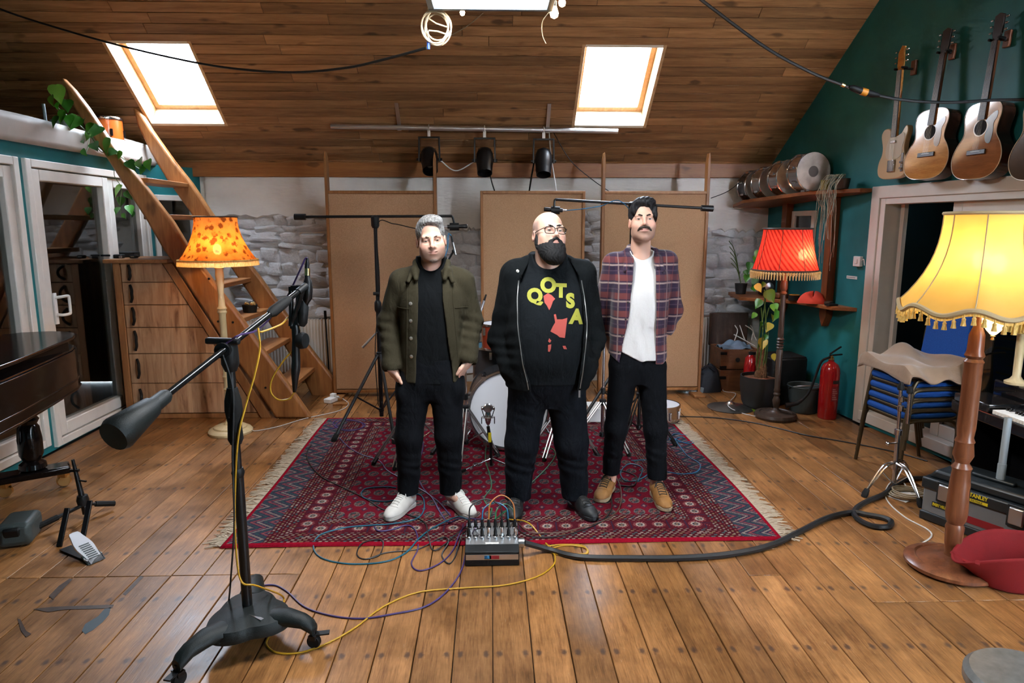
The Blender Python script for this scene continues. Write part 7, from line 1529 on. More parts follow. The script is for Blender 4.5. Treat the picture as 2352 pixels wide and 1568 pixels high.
MB().box(cupp + Vector((0, 0.03, 0.07)), (0.16, 0.22, 0.13), rot=(0, 0, 0.3)).build('block', 'bucket_grey', cu, True, 0.03, seg=4); MB().box(cupp + Vector((0.02, -0.06, 0.09)), (0.08, 0.05, 0.06), rot=(0.3, 0, 0.3)).build('grip', 'black_plastic', cu, True, 0.01)

# ---- drum pedal on the boards
pd0 = fl(180, 1225); pd = thing('drum_pedal', 'black drum pedal with a silver footboard on the bare boards', 'drum pedal', pd0)
Yp = fl(190, 1190).y
post_b, post_t = fl(185, 1200) + Vector((0, 0, 0.03)), aY(167, 1055, Yp)
post_b.y = Yp
MB().tube([post_b, post_b.lerp(post_t, 0.35), post_t], [0.019, 0.016, 0.009], 10).build('post', 'black_metal', pd)
MB().bar(post_b.lerp(post_t, 0.8) + Vector((-0.03, 0, 0)), post_b.lerp(post_t, 0.8) + Vector((0.02, 0, 0)), 0.018, 0.014).bar(post_b.lerp(post_t, 0.62), post_b.lerp(post_t, 0.62) + Vector((0.06, -0.02, 0)), 0.008, 0.008).build('wing_bolt', 'black_metal', pd)
MB().lathe([(0.028, -0.03), (0.034, 0.0), (0.028, 0.03)], 12, post_b.lerp(post_t, 0.25)).build('collar', 'black_plastic', pd)
la, lb2 = fl(90, 1208, 0.05), fl(258, 1156, 0.04)
MB().tube([la, post_b + Vector((0, 0, 0.06)), lb2], 0.011, 8).build('cross_leg', 'black_metal', pd)
for e_, q in ((la, post_b), (lb2, post_b)): d = (e_ - (q + Vector((0, 0, .06)))).normalized(); MB().tube([e_ - d * 0.10, e_ + d * 0.012], 0.017, 8).build('rubber_grip', 'black_rubber', pd)
for px in (136, 190): 
    q = fl(px, 1255 if px < 150 else 1235); MB().bar(Vector((q.x, q.y, 0.0)), Vector((q.x - 0.01, q.y + 0.12, 0.17)), 0.028, 0.014).build('upright', 'black_metal', pd, True, 0.003)
fa, fb_ = fl(168, 1225, 0.11), fl(218, 1283, 0.012); u = (fb_ - fa); L = u.length; u.normalize(); w_ = Vector((-u.y, u.x, 0)).normalized()
Mf = frame(fa, w_, u)
MB().prism(smooth2([(0.022, 0.0), (0.03, 0.03), (0.042, 0.08), (0.044, 0.12), (0.036, 0.18), (0.036, 0.22), (0.042, L - 0.03), (0.04, L), (-0.04, L), (-0.042, L - 0.03), (-0.036, 0.22), (-0.036, 0.18), (-0.044, 0.12), (-0.042, 0.08), (-0.03, 0.03), (-0.022, 0.0)], 2), 0.012, Mf @ Matrix.Translation((0, 0, -0.006))).build('footboard', plain('foot_silver', (0.66, 0.67, 0.70), 0.35, 0.35), pd, True, 0.003)
for k in range(8): MB().box((0, 0.10 + 0.014 * k, 0.0075 if (Mf.to_3x3() @ Vector((0, 0, 1))).z > 0 else -0.0075), (0.05, 0.005, 0.003), M=Mf).build('grip_slot', 'bucket_grey', pd, False)
MB().bar(fb_ - u * 0.05 - Vector((0, 0, 0.004)), fb_ + u * 0.02 - Vector((0, 0, 0.006)), 0.09, 0.012).build('heel_plate', 'bucket_grey', pd, True, 0.004)
MB().bar(fl(150, 1260) + Vector((0, 0, 0.006)), fb_ - Vector((0, 0, 0.008)), 0.06, 0.006).build('base_plate', 'black_metal', pd)

# ================================================================== THE THREE MEN (implicit surfaces meshed with surface nets)
from mathutils.bvhtree import BVHTree
def axis(lo, hi, hc, f0=None, f1=None, hf=None):
    if f0 is None: return np.arange(lo, hi + hc, hc, dtype=np.float32)
    return np.concatenate([np.arange(lo, f0, hc), np.arange(f0, f1, hf), np.arange(f1, hi + hc, hc)]).astype(np.float32)
def smin(a, b, k):
    if k <= 0: return np.minimum(a, b)
    h = np.maximum(k - np.abs(a - b), 0) / k; return np.minimum(a, b) - h * h * k * 0.25
class Field:
    def __init__(s, xs, ys, zs): s.ax = (xs, ys, zs); s.D = np.full((len(xs), len(ys), len(zs)), 1.0, np.float32); s.M = None
    def block(s, lo, hi):
        sl = tuple(slice(max(0, np.searchsorted(a, l) - 1), min(len(a), np.searchsorted(a, h) + 1)) for a, l, h in zip(s.ax, lo, hi))
        return sl, s.ax[0][sl[0]][:, None, None], s.ax[1][sl[1]][None, :, None], s.ax[2][sl[2]][None, None, :]
    def head(s, c, R, rad=0.21):                    # local coordinates of a block around the head
        sl, X, Y, Z = s.block([k - rad for k in c], [k + rad for k in c]); X = X - c[0]; Y = Y - c[1]; Z = Z - c[2]; Ri = np.array(R.transposed())
        s.hs = sl; s.hp = tuple(Ri[i][0] * X + Ri[i][1] * Y + Ri[i][2] * Z for i in range(3))
    def h_ell(s, c, r, k=0.02, sub=False, rx=0.0):
        x, y, z = s.hp; x = x - c[0]; y = y - c[1]; z = z - c[2]
        if rx: y, z = y * math.cos(rx) + z * math.sin(rx), -y * math.sin(rx) + z * math.cos(rx)
        k0 = np.sqrt((x / r[0]) ** 2 + (y / r[1]) ** 2 + (z / r[2]) ** 2); d = (k0 - 1) * min(r) if False else k0 * (k0 - 1) / np.maximum(np.sqrt((x / r[0] ** 2) ** 2 + (y / r[1] ** 2) ** 2 + (z / r[2] ** 2) ** 2), 1e-6)
        s.h_put(d, k, sub)
    def h_cap(s, a, b, ra, rb, k=0.01, sub=False):
        x, y, z = s.hp; d = cap_d(x, y, z, a, b, ra, rb); s.h_put(d, k, sub)
    def h_put(s, d, k, sub=False):
        B = s.D[s.hs]; s.D[s.hs] = -smin(-B, d, k) if sub else smin(B, d, k)
    def cap(s, a, b, ra, rb=None, k=0.02, sub=False, sy=1.0):
        rb = ra if rb is None else rb; m = max(ra, rb) + k + 0.02
        sl, X, Y, Z = s.block([min(p, q) - m for p, q in zip(a, b)], [max(p, q) + m for p, q in zip(a, b)])
        d = cap_d(X, Y, Z, a, b, ra, rb); s.put(sl, d, k, sub)
    def chain(s, pts, rs_, k=0.02, sub=False):
        for i in range(len(pts) - 1): s.cap(pts[i], pts[i + 1], rs_[i], rs_[i + 1], k if i else k, sub)
    def ell(s, c, r, k=0.02, sub=False, rz=0.0):
        m = max(r) + k + 0.02; sl, X, Y, Z = s.block([q - m for q in c], [q + m for q in c]); X = X - c[0]; Y = Y - c[1]; Z = Z - c[2]
        if rz: X, Y = X * math.cos(rz) + Y * math.sin(rz), -X * math.sin(rz) + Y * math.cos(rz)
        k0 = np.sqrt((X / r[0]) ** 2 + (Y / r[1]) ** 2 + (Z / r[2]) ** 2); d = k0 * (k0 - 1) / np.maximum(np.sqrt((X / r[0] ** 2) ** 2 + (Y / r[1] ** 2) ** 2 + (Z / r[2] ** 2) ** 2), 1e-6); s.put(sl, d, k, sub)
    def torso(s, prof, infl=0.0, k=0.02, p=2.5, sub=False):       # prof rows: z, cx, cy, rx, ry (top to bottom or bottom to top)
        P = sorted(prof); zz = [q[0] for q in P]; rx = max(q[3] for q in P) + infl + k + 0.03; ry = max(q[4] for q in P) + infl + k + 0.03
        cxs = [q[1] for q in P]; cys = [q[2] for q in P]
        sl, X, Y, Z = s.block([min(cxs) - rx, min(cys) - ry, zz[0] - k - 0.02], [max(cxs) + rx, max(cys) + ry, zz[-1] + k + 0.02])
        z1 = Z.ravel(); I = lambda j: sum(np.interp(z1 + dz_, zz, [q[j] for q in P]) for dz_ in (-0.05, -0.025, 0, 0.025, 0.05))[None, None, :] / 5
        a = I(3) + infl; b = I(4) + infl
        d = ((np.abs(X - I(1)) / a) ** p + (np.abs(Y - I(2)) / b) ** p) ** (1 / p); d = (d - 1) * np.minimum(a, b)
        d = np.maximum(d, np.maximum(zz[0] - Z, Z - zz[-1])); s.put(sl, d.astype(np.float32), k, sub)
    def put(s, sl, d, k, sub):
        B = s.D[sl]; s.D[sl] = -smin(-B, d, k) if sub else smin(B, d, k)
    def clip(s, fn):                                    # keep only where fn(X, Y, Z) < 0
        X, Y, Z = s.ax[0][:, None, None], s.ax[1][None, :, None], s.ax[2][None, None, :]; s.D = np.maximum(s.D, fn(X, Y, Z)).astype(np.float32)
    def shift(s, fn):
        X, Y, Z = s.ax[0][:, None, None], s.ax[1][None, :, None], s.ax[2][None, None, :]; s.D = (s.D + fn(X, Y, Z)).astype(np.float32)
    def mesh(s):
        D = s.D; S = D < 0; nx, ny, nz = D.shape
        cnt = np.zeros((nx - 1, ny - 1, nz - 1), np.int8)
        for i in (0, 1):
            for j in (0, 1):
                for k in (0, 1): cnt += S[i:nx - 1 + i, j:ny - 1 + j, k:nz - 1 + k]
        act = (cnt > 0) & (cnt < 8); ci = np.argwhere(act); idx = np.full(act.shape, -1, np.int32); idx[act] = np.arange(len(ci))
        acc = np.zeros((len(ci), 3)); num = np.zeros(len(ci)); ax = s.ax
        cor = [(i, j, k) for i in (0, 1) for j in (0, 1) for k in (0, 1)]
        for a in cor:
            for ax_i in range(3):
                if a[ax_i] == 1: continue
                b = list(a); b[ax_i] = 1; A = ci + np.array(a); Bq = ci + np.array(b)
                da = D[A[:, 0], A[:, 1], A[:, 2]]; db = D[Bq[:, 0], Bq[:, 1], Bq[:, 2]]; m = (da < 0) != (db < 0)
                t_ = np.where(m, da / np.where(m, da - db, 1), 0)
                pa = np.stack([ax[q][A[:, q]] for q in range(3)], 1); pb = np.stack([ax[q][Bq[:, q]] for q in range(3)], 1)
                acc += np.where(m[:, None], pa + (pb - pa) * t_[:, None], 0); num += m
        co = acc / num[:, None]; F = []
        for d in range(3):
            sh = [slice(None)] * 3; s1 = list(sh); s2 = list(sh); s1[d] = slice(0, -1); s2[d] = slice(1, None)
            ch = S[tuple(s1)] != S[tuple(s2)]; e1, e2 = [q for q in range(3) if q != d]
            g = np.argwhere(ch); g = g[(g[:, e1] > 0) & (g[:, e2] > 0) & (g[:, e1] < D.shape[e1] - 1) & (g[:, e2] < D.shape[e2] - 1)]
            def at(o1, o2): h = g.copy(); h[:, e1] += o1; h[:, e2] += o2; return idx[h[:, 0], h[:, 1], h[:, 2]]
            q = np.stack([at(-1, -1), at(0, -1), at(0, 0), at(-1, 0)], 1); ins = S[g[:, 0], g[:, 1], g[:, 2]]
            if d == 1: ins = ~ins
            q[~ins] = q[~ins][:, ::-1]; F.append(q)
        return co, np.concatenate(F)
def cap_d(X, Y, Z, a, b, ra, rb):
    bx, by, bz = (b[i] - a[i] for i in range(3)); L2 = bx * bx + by * by + bz * bz + 1e-9
    t_ = np.clip(((X - a[0]) * bx + (Y - a[1]) * by + (Z - a[2]) * bz) / L2, 0, 1)
    return (np.sqrt((X - a[0] - t_ * bx) ** 2 + (Y - a[1] - t_ * by) ** 2 + (Z - a[2] - t_ * bz) ** 2) - (ra + (rb - ra) * t_)).astype(np.float32)
def part_from(field, name, mat, parent, col=None, keep=None):
    co, fc = field.mesh(); me = np_mesh(name, co, fc, col(co) if col else None); me.materials.append(MAT[mat] if isinstance(mat, str) else mat)
    o = bpy.data.objects.new(name, me); COL.objects.link(o); o.parent = parent; return o, co, fc

# materials
t = NT('skin'); at = t.n('Attribute', attribute_name='pigment'); nz = t.noise(t.coord(), 140, 3)
b = t.bsdf(at.outputs['Color'], 0.48, 0, 0.35, t.bump(nz, 0.08, 0.002))
b.inputs['Subsurface Weight'].default_value = 0.12; b.inputs['Subsurface Radius'].default_value = (0.012, 0.005, 0.003); b.inputs['Subsurface Scale'].default_value = 1.0
t = NT('eye'); at = t.n('Attribute', attribute_name='pigment'); t.bsdf(at.outputs['Color'], 0.08, 0, 0.6)
def hair_mat(name, lo, hi, sc=(160, 40, 160), rough=0.55, spec=0.2):
    t = NT(name); n1 = t.noise(t.coord(scale=sc), 1.0, 4, 0.6, 0.6); t.bsdf(t.ramp(n1, [(0.3, lo), (0.7, hi)]), rough, 0, spec, t.bump(n1, 0.6, 0.004))
hair_mat('hair_grey', (0.06, 0.057, 0.054), (0.30, 0.29, 0.28)); hair_mat('hair_black', (0.004, 0.004, 0.005), (0.018, 0.018, 0.02)); hair_mat('hair_dark', (0.014, 0.010, 0.008), (0.06, 0.042, 0.032))
hair_mat('beard_black', (0.003, 0.003, 0.0035), (0.016, 0.015, 0.015), (220, 220, 60), 0.7); hair_mat('brow_brown', (0.04, 0.02, 0.012), (0.11, 0.06, 0.035), (160, 160, 160)); hair_mat('stubble_grey', (0.10, 0.07, 0.055), (0.26, 0.20, 0.17), (220, 220, 90), 0.6)
def cloth(name, lo, hi, scale=700, rough=0.9, fold=14.0, fs=0.5, sheen=0.0):
    t = NT(name); v = t.coord(); n1 = t.noise(v, scale, 2); n2 = t.noise(t.coord(scale=(1.0, 1.0, 0.55)), fold, 4, 0.5, 0.4)
    h = t.math('ADD', t.math('MULTIPLY', n1, 0.06), n2); t.bsdf(t.ramp(n1, [(0.3, lo), (0.7, hi)]), rough, 0, 0.12, t.bump(h, fs, 0.025), sheen=sheen)
cloth('tee_black', (0.0025, 0.003, 0.0035), (0.005, 0.006, 0.007)); cloth('tee_navy_print', (0.004, 0.0055, 0.007), (0.008, 0.010, 0.012)); cloth('tee_white', (0.55, 0.53, 0.51), (0.66, 0.64, 0.62), fs=0.45)
cloth('jacket_olive', (0.025, 0.0205, 0.0115), (0.043, 0.036, 0.0205), 900); cloth('hoodie_black', (0.0025, 0.0035, 0.004), (0.005, 0.0065, 0.0075)); cloth('denim_black', (0.002, 0.0025, 0.004), (0.005, 0.006, 0.008), 900); cloth('denim_dark', (0.003, 0.004, 0.006), (0.007, 0.009, 0.013), 900)
t = NT('plaid'); v = t.coord(); sp = t.n('SeparateXYZ'); t.put(sp.inputs[0], v); n2 = t.noise(t.coord(scale=(1, 1, 0.55)), 9, 4, 0.5, 0.4)
def band(sock, per, off, wid, soft=0.12):
    f = t.math('FRACT', t.math('ADD', t.math('DIVIDE', sock, per), off)); d = t.math('ABSOLUTE', t.math('SUBTRACT', f, 0.5)); return t.ramp(d, [(max(0, wid - 0.02), (1, 1, 1)), (wid + 0.02, (0, 0, 0))])
zw = t.math('ADD', sp.outputs[2], t.math('MULTIPLY', n2, 0.012)); xw = t.math('ADD', sp.outputs[0], t.math('MULTIPLY', n2, 0.012))
c = (0.030, 0.014, 0.034, 1); c = t.mix(t.math('MULTIPLY', band(zw, 0.105, 0.1, 0.17), 0.85), c, (0.15, 0.035, 0.030)); c = t.mix(t.math('MULTIPLY', band(xw, 0.095, 0.35, 0.16), 0.45), c, (0.012, 0.010, 0.030))
c = t.mix(t.math('MULTIPLY', band(zw, 0.105, 0.40, 0.045), 0.85), c, (0.34, 0.25, 0.22)); c = t.mix(t.math('MULTIPLY', band(xw, 0.095, 0.0, 0.035), 0.55), c, (0.30, 0.22, 0.20)); c = t.mix(t.math('MULTIPLY', band(zw, 0.105, 0.72, 0.03), 0.5), c, (0.10, 0.06, 0.09)); c = t.mix(t.math('MULTIPLY', band(xw, 0.095, 0.55, 0.025), 0.5), c, (0.16, 0.05, 0.05))
t.bsdf(c, 0.85, 0, 0.2, t.bump(n2, 0.4, 0.02), sheen=0.2)
plain('shoe_white', (0.58, 0.55, 0.50), 0.55, var=0.06); plain('sole_white', (0.50, 0.47, 0.41), 0.6); plain('lace_white', (0.62, 0.60, 0.56), 0.8)
plain('shoe_tan', (0.30, 0.135, 0.035), 0.7, var=0.15, vscale=20, bump=0.2, bscale=200); plain('sole_gum', (0.34, 0.25, 0.15), 0.6); plain('shoe_black', (0.010, 0.011, 0.012), 0.55); plain('lace_dark', (0.02, 0.016, 0.013), 0.8)
plain('button_metal', (0.55, 0.52, 0.47), 0.35, 0.8); plain('zip_metal', (0.30, 0.30, 0.29), 0.4, 0.8); plain('print_lime', (0.30, 0.29, 0.03), 0.8); plain('print_red', (0.36, 0.055, 0.04), 0.8); plain('sock_grey', (0.20, 0.20, 0.20), 0.9)

SK = np.array((0.56, 0.33, 0.245)); LIP = np.array((0.43, 0.20, 0.165))
def build_head(f, c, R, P):
    """head primitives in head-local space: x right in the picture, -y forward, origin at eye level between the ears"""
    w = P.get('w', 1.0); f.head(c, R, 0.20)
    f.h_ell((0, 0.014, 0.040), (0.076 * w, 0.097, 0.087), 0.0)
    f.h_ell((0, -0.020, -0.040), (0.0635 * w, 0.073, 0.080), 0.04)
    f.h_ell((0, -0.062, -0.100), (0.030 * w, 0.026, 0.022), 0.035)
    for s_ in (-1, 1):
        f.h_ell((s_ * 0.044 * w, -0.016, -0.074), (0.024, 0.040, 0.032), 0.035); f.h_ell((s_ * 0.034 * w, -0.060, -0.058), (0.024, 0.022, 0.030), 0.03)
        f.h_ell((s_ * 0.041 * w, -0.062, -0.026), (0.023, 0.018, 0.020), 0.035)
    f.h_cap((-0.042 * w, -0.080, 0.022), (0.042 * w, -0.080, 0.022), 0.011, 0.011, 0.022)
    for s_ in (-1, 1): f.h_ell((s_ * 0.032, -0.099, 0.002), (0.020, 0.017, 0.0125), 0.012, True)
    f.h_cap((0, -0.086, 0.016), (0, -0.110, -0.024), 0.0078, 0.0105, 0.012); f.h_ell((0, -0.110, -0.029), (0.012, 0.011, 0.0095), 0.008)
    for s_ in (-1, 1): f.h_ell((s_ * 0.0125, -0.098, -0.033), (0.0085, 0.011, 0.0075), 0.007)
    f.h_ell((0, -0.084, -0.056), (0.030, 0.016, 0.020), 0.02)
    f.h_ell((0, -0.0955, -0.0565), (0.0235, 0.0085, 0.0055), 0.006); f.h_ell((0, -0.0945, -0.0675), (0.020, 0.0090, 0.0068), 0.006)
    f.h_cap((-0.022, -0.098, -0.0620), (0.022, -0.098, -0.0620), 0.0026, 0.0026, 0.004, True)
    for s_ in (-1, 1):                                    # eyelids round the eyeballs
        f.h_ell((s_ * 0.032, -0.0765, 0.003), (0.0152, 0.0152, 0.0135), 0.005)
        f.h_ell((s_ * 0.032, -0.090, 0.0005), (0.0125, 0.012, P.get('eye', 0.0042)), 0.003, True)
        f.h_ell((s_ * 0.0795 * w, 0.012, -0.012), (0.0085, 0.019, 0.031), 0.008, rx=0.18); f.h_ell((s_ * 0.086 * w, 0.008, -0.010), (0.006, 0.010, 0.017), 0.005, True)
def local_of(co, c, R): return (co - np.array(c)) @ np.array(R)
def skin_col(c, R, P):
    def fn(co):
        L = local_of(co, c, R); col = np.tile(SK * P.get('tone', 1.0), (len(co), 1)); inh = np.linalg.norm(L, axis=1) < 0.2
        def blend(m, cc): m = (m * inh)[:, None]; col[:] = col * (1 - m) + np.array(cc) * m
        front = np.clip((-L[:, 1] - 0.02) / 0.04, 0, 1)
        bl = lambda px, pz, rx, rz: np.exp(-((np.abs(L[:, 0]) - px) / rx) ** 2 - ((L[:, 2] - pz) / rz) ** 2) * front
        blend(bl(0.045, -0.03, 0.022, 0.022) * 0.35, (0.58, 0.24, 0.18)); blend(bl(0.0, -0.028, 0.018, 0.016) * 0.35, (0.56, 0.25, 0.19))
        lip = np.clip(1.25 - ((L[:, 0] / 0.0235) ** 2 + ((L[:, 2] + 0.0622) / 0.0115) ** 2), 0, 0.5) * 2 * (L[:, 1] < -0.085); blend(np.clip(lip, 0, 1) * 0.8, LIP)
        ear = np.clip((np.abs(L[:, 0]) - 0.074 * P.get('w', 1)) / 0.008, 0, 1) * (np.abs(L[:, 2] + 0.01) < 0.04); blend(ear * 0.4, (0.58, 0.22, 0.16))
        blend(bl(0.032, 0.006, 0.022, 0.014) * 0.30, (0.30, 0.14, 0.11))
        if P.get('stubble'):
            z = L[:, 2]; jaw = np.clip((-0.030 - z) / 0.02, 0, 1) * np.clip((z + 0.145) / 0.02, 0, 1) * np.clip((0.03 - L[:, 1]) / 0.02, 0, 1); jaw *= 1 - np.exp(-(L[:, 0] / 0.026) ** 2 - ((z + 0.062) / 0.013) ** 2)
            blend(jaw * P['stubble'][0], P['stubble'][1])
        if P.get('shaved'):
            sd = np.clip((np.abs(L[:, 0]) - 0.050) / 0.02, 0, 1) * np.clip((0.078 - L[:, 2]) / 0.02, 0, 1) * np.clip((L[:, 1] + 0.042) / 0.02, 0, 1) * np.clip((L[:, 2] + 0.02) / 0.02, 0, 1)
            blend(np.maximum(sd, np.clip((L[:, 1] - 0.05) / 0.03, 0, 1) * np.clip((0.07 - L[:, 2]) / 0.02, 0, 1)) * 0.6, (0.13, 0.10, 0.09))
        return col
    return fn
def eyes(parent, c, R, gaze):
    g = Vector(gaze).normalized()
    for s_ in (-1, 1):
        m = MB(); m.sphere((0, 0, 0), 0.0128, 20, 14); V = np.array(m.v); n = V / 0.0128; a = np.arccos(np.clip(n @ np.array(g), -1, 1))
        col = np.tile(np.array((0.40, 0.36, 0.33)), (len(V), 1)); col[a < 0.50] = (0.10, 0.07, 0.045); col[a < 0.24] = (0.004, 0.004, 0.004)
        me = bpy.data.meshes.new('eye'); p = Vector(c) + R @ Vector((s_ * 0.032, -0.0765, 0.003)); me.from_pydata([tuple(R @ Vector(q) + p) for q in m.v], [], m.f); me.shade_smooth(); me.update()
        at_ = me.attributes.new('pigment', 'FLOAT_COLOR', 'POINT'); c4 = np.ones((len(V), 4), np.float32); c4[:, :3] = col; at_.data.foreach_set('color', c4.ravel()); me.materials.append(MAT['eye'])
        o = bpy.data.objects.new('eye', me); COL.objects.link(o); o.parent = parent
def head_field(c, h=0.0026, rad=0.175): return Field(*[axis(k - rad, k + rad, h) for k in c])
def brows(parent, c, R, mat, dz=0.0, thick=0.0042, tilt=0.0, asym=0.0):
    for s_ in (-1, 1):
        f = Field(*[axis(k - r, k + r, 0.0018) for k, r in zip(Vector(c) + R @ Vector((s_ * 0.034, -0.088, 0.022)), (0.036, 0.03, 0.026))]); f.head(c, R, 0.3); z0 = 0.020 + dz + (asym if s_ > 0 else 0)
        pts = [(s_ * 0.013, -0.0915, z0), (s_ * 0.027, -0.0925, z0 + 0.005), (s_ * 0.042, -0.084, z0 + 0.004 + tilt), (s_ * 0.052, -0.074, z0 - 0.003 + tilt)]
        for a, b_, r in zip(pts[:-1], pts[1:], (1.0, 0.95, 0.7)): f.h_cap(a, b_, thick * r, thick * r * 0.8, 0.002)
        part_from(f, 'eyebrow', mat, parent)
def fingers(f, wrist, hand, out, sc=1.0):
    """palm plus five fingers from the wrist towards hand; out = side on which the thumb leaves"""
    w = Vector(wrist); h = Vector(hand); d = (h - w).normalized(); o = Vector(out); o = (o - d * o.dot(d)).normalized(); n = d.cross(o)
    pc_ = w + d * 0.055 * sc
    f.chain([tuple(w), tuple(w + d * 0.03 * sc)], [0.027 * sc, 0.027 * sc], 0.01)
    for j in range(4):
        b0_ = w + d * 0.03 * sc + o * (0.018 - 0.012 * j) * sc; b1_ = w + d * 0.088 * sc + o * (0.030 - 0.020 * j) * sc; f.cap(tuple(b0_), tuple(b1_), 0.014 * sc, 0.0125 * sc, 0.012)
        L = (0.070, 0.078, 0.072, 0.056)[j] * sc; k1 = b1_ + (d * 0.9 - n * 0.25).normalized() * L * 0.5; k2 = k1 + (d * 0.75 - n * 0.65).normalized() * L * 0.5
        f.chain([tuple(b1_), tuple(k1), tuple(k2)], [0.0100 * sc, 0.0092 * sc, 0.0078 * sc], 0.004)
    t0 = w + d * 0.022 * sc + o * 0.024 * sc; t1 = t0 + (d * 0.7 + o * 0.65).normalized() * 0.042 * sc; t2 = t1 + (d * 0.95 + o * 0.2).normalized() * 0.035 * sc
    f.chain([tuple(t0), tuple(t1), tuple(t2)], [0.015 * sc, 0.0115 * sc, 0.009 * sc], 0.008)
def shoe(parent, heel, toe, z0, sc, upper, sole, lace, high=0.0, toecap=None, name='shoe'):
    h = Vector((heel[0], heel[1], 0)); e = Vector((toe[0], toe[1], 0)); d = (e - h); L = d.length; d.normalize(); s_ = Vector((-d.y, d.x, 0))
    root = thing(name, None, None, (0, 0, 0)); root.parent = parent; del_keys = None
    def W(a, b, z): p = h + d * (a * L) + s_ * b + Vector((0, 0, z0 + z)); return (p.x, p.y, p.z)
    lo = [min(h.x, e.x) - 0.09, min(h.y, e.y) - 0.09, z0 - 0.02]; hi = [max(h.x, e.x) + 0.09, max(h.y, e.y) + 0.09, z0 + 0.19 + high]
    f = Field(*[axis(a, b, 0.004) for a, b in zip(lo, hi)])
    f.chain([W(0.13, 0, 0.055), W(0.30, 0, 0.055), W(0.55, 0, 0.038), W(0.78, 0, 0.025), W(0.90, 0, 0.022)], [0.036, 0.037, 0.042, 0.043, 0.034], 0.03)
    f.chain([W(0.16, 0, 0.075), W(0.17, 0, 0.10 + high)], [0.037, 0.040], 0.03); f.chain([W(0.34, 0, 0.085), W(0.52, 0, 0.068)], [0.030, 0.028], 0.03)
    f.ell(W(0.17, 0, 0.125 + high), (0.033, 0.033, 0.03), 0.006, True)
    f.clip(lambda X, Y, Z: (z0 + 0.024) - Z)
    uo, co, fc = part_from(f, 'upper', upper, root); bv = bvh_of(co, fc)
    def top(a, b):
        p = W(a, b, 0.3); q = bv.ray_cast(Vector(p), Vector((0, 0, -1)))[0]; return (q + Vector((0, 0, 0.0015))) if q else Vector(W(a, b, 0.06))
    pts = [(0.0, 0.0), (0.02, 0.026), (0.12, 0.036), (0.35, 0.034), (0.62, 0.047), (0.82, 0.047), (0.95, 0.032), (1.0, 0.0), (0.95, -0.034), (0.82, -0.047), (0.62, -0.046), (0.35, -0.034), (0.12, -0.036), (0.02, -0.026)]
    ol_ = smooth2([(a * L, b) for a, b in pts], 3); MB().prism(ol_, 0.028, frame((h.x, h.y, z0), d, s_)).build('sole', sole, root, True, 0.006, local=True)
    for k in range(6):
        a = 0.37 + 0.062 * k; MB().tube([top(a + 0.012 * (1 - abs(b) / 0.022) + 0.01 * (b > 0), b) for b in np.linspace(-0.022, 0.022, 7)], 0.003, 5).build('lace', lace, root, local=True)
    for sg in (-1, 1): MB().tube([top(0.36 + 0.07 * q_, sg * 0.023) for q_ in range(6)], 0.002, 5).build('eyelet_edge', lace, root, local=True); MB().tube(cr([top(0.36, 0.0), top(0.40, sg * 0.02) + Vector((0, 0, 0.012)), top(0.44, sg * 0.034) + Vector((0, 0, 0.004)), top(0.38, sg * 0.012) + Vector((0, 0, 0.006))], 4), 0.0026, 5).build('lace_bow', lace, root, local=True)
    MB().tube([top(0.80 - 0.05 * (b / 0.034) ** 2, b) for b in np.linspace(-0.034, 0.034, 9)], 0.0015, 5).build('toe_seam', upper, root, local=True)
    return root
def on_surface(bvh, x, z, off=0.002, y0=-0.8):
    h = bvh.ray_cast(Vector((x, y0, z)), Vector((0, 1, 0))); return None if h[0] is None else (h[0] + Vector((0, -off, 0)), h[1])
def seam(bvh, pts, r, name, mat, parent, n=6, off=0.001):
    P = []
    for p in cr([(x, 0, z) for x, z in pts], n):
        h = on_surface(bvh, p.x, p.z, off)
        if h: P.append(h[0])
    if len(P) > 2: MB().tube(P, r, 6).build(name, mat, parent, local=True)
def button(bvh, x, z, r, mat, parent):
    h = on_surface(bvh, x, z, 0.0)
    if h: MB().lathe([(r, 0.0), (r, 0.002), (r * 0.7, 0.0035), (0, 0.0035)], 14, M=Matrix.Translation(h[0]) @ h[1].to_track_quat('Z', 'Y').to_matrix().to_4x4()).build('button', mat, parent, local=True)
def bvh_of(co, fc): return BVHTree.FromPolygons([tuple(p) for p in co], [tuple(int(i) for i in q) for q in fc])
def Rot(yaw, pitch, roll):   # yaw turns the face to picture right, pitch up lifts the chin, roll tips the crown to picture right
    return (Euler((0, math.radians(roll), 0)).to_matrix() @ Euler((0, 0, math.radians(yaw))).to_matrix() @ Euler((math.radians(-pitch), 0, 0)).to_matrix())
def fold(A, kz, kx, ph): return lambda X, Y, Z: A * 0.55 * (np.sin(Z * kz * 0.7 + np.abs(X) * kx * 3 + ph + 2.2 * np.sin(Z * 7 + X * 11 + ph)) * 0.6 + np.sin(X * 31 + Y * 23 - Z * 13 + ph * 2 + 1.8 * np.sin(Z * 11)) * 0.7) + 0.6 * A * np.clip((np.abs(X) - 0.17) / 0.05, 0, 1) * np.clip((1.30 - Z) / 0.12, 0, 1) * np.sin(Z * 82 + X * 25 + Y * 30 + 2.0 * np.sin(Z * 17 + ph) + ph)

def body_field(hc, R, P, x0, x1, y0=-0.30, y1=0.32):
    f = Field(axis(x0, x1, 0.008, hc[0] - 0.125, hc[0] + 0.125, 0.0027), axis(y0, y1, 0.008, hc[1] - 0.14, hc[1] + 0.13, 0.0027), axis(0.02, hc[2] + 0.16, 0.008, hc[2] - 0.155, hc[2] + 0.145, 0.0027))
    build_head(f, hc, R, P); return f
def legs(f, L, R_, rs_, k=0.03):
    f.chain(L, rs_[0], k); f.chain(R_, rs_[1], k)

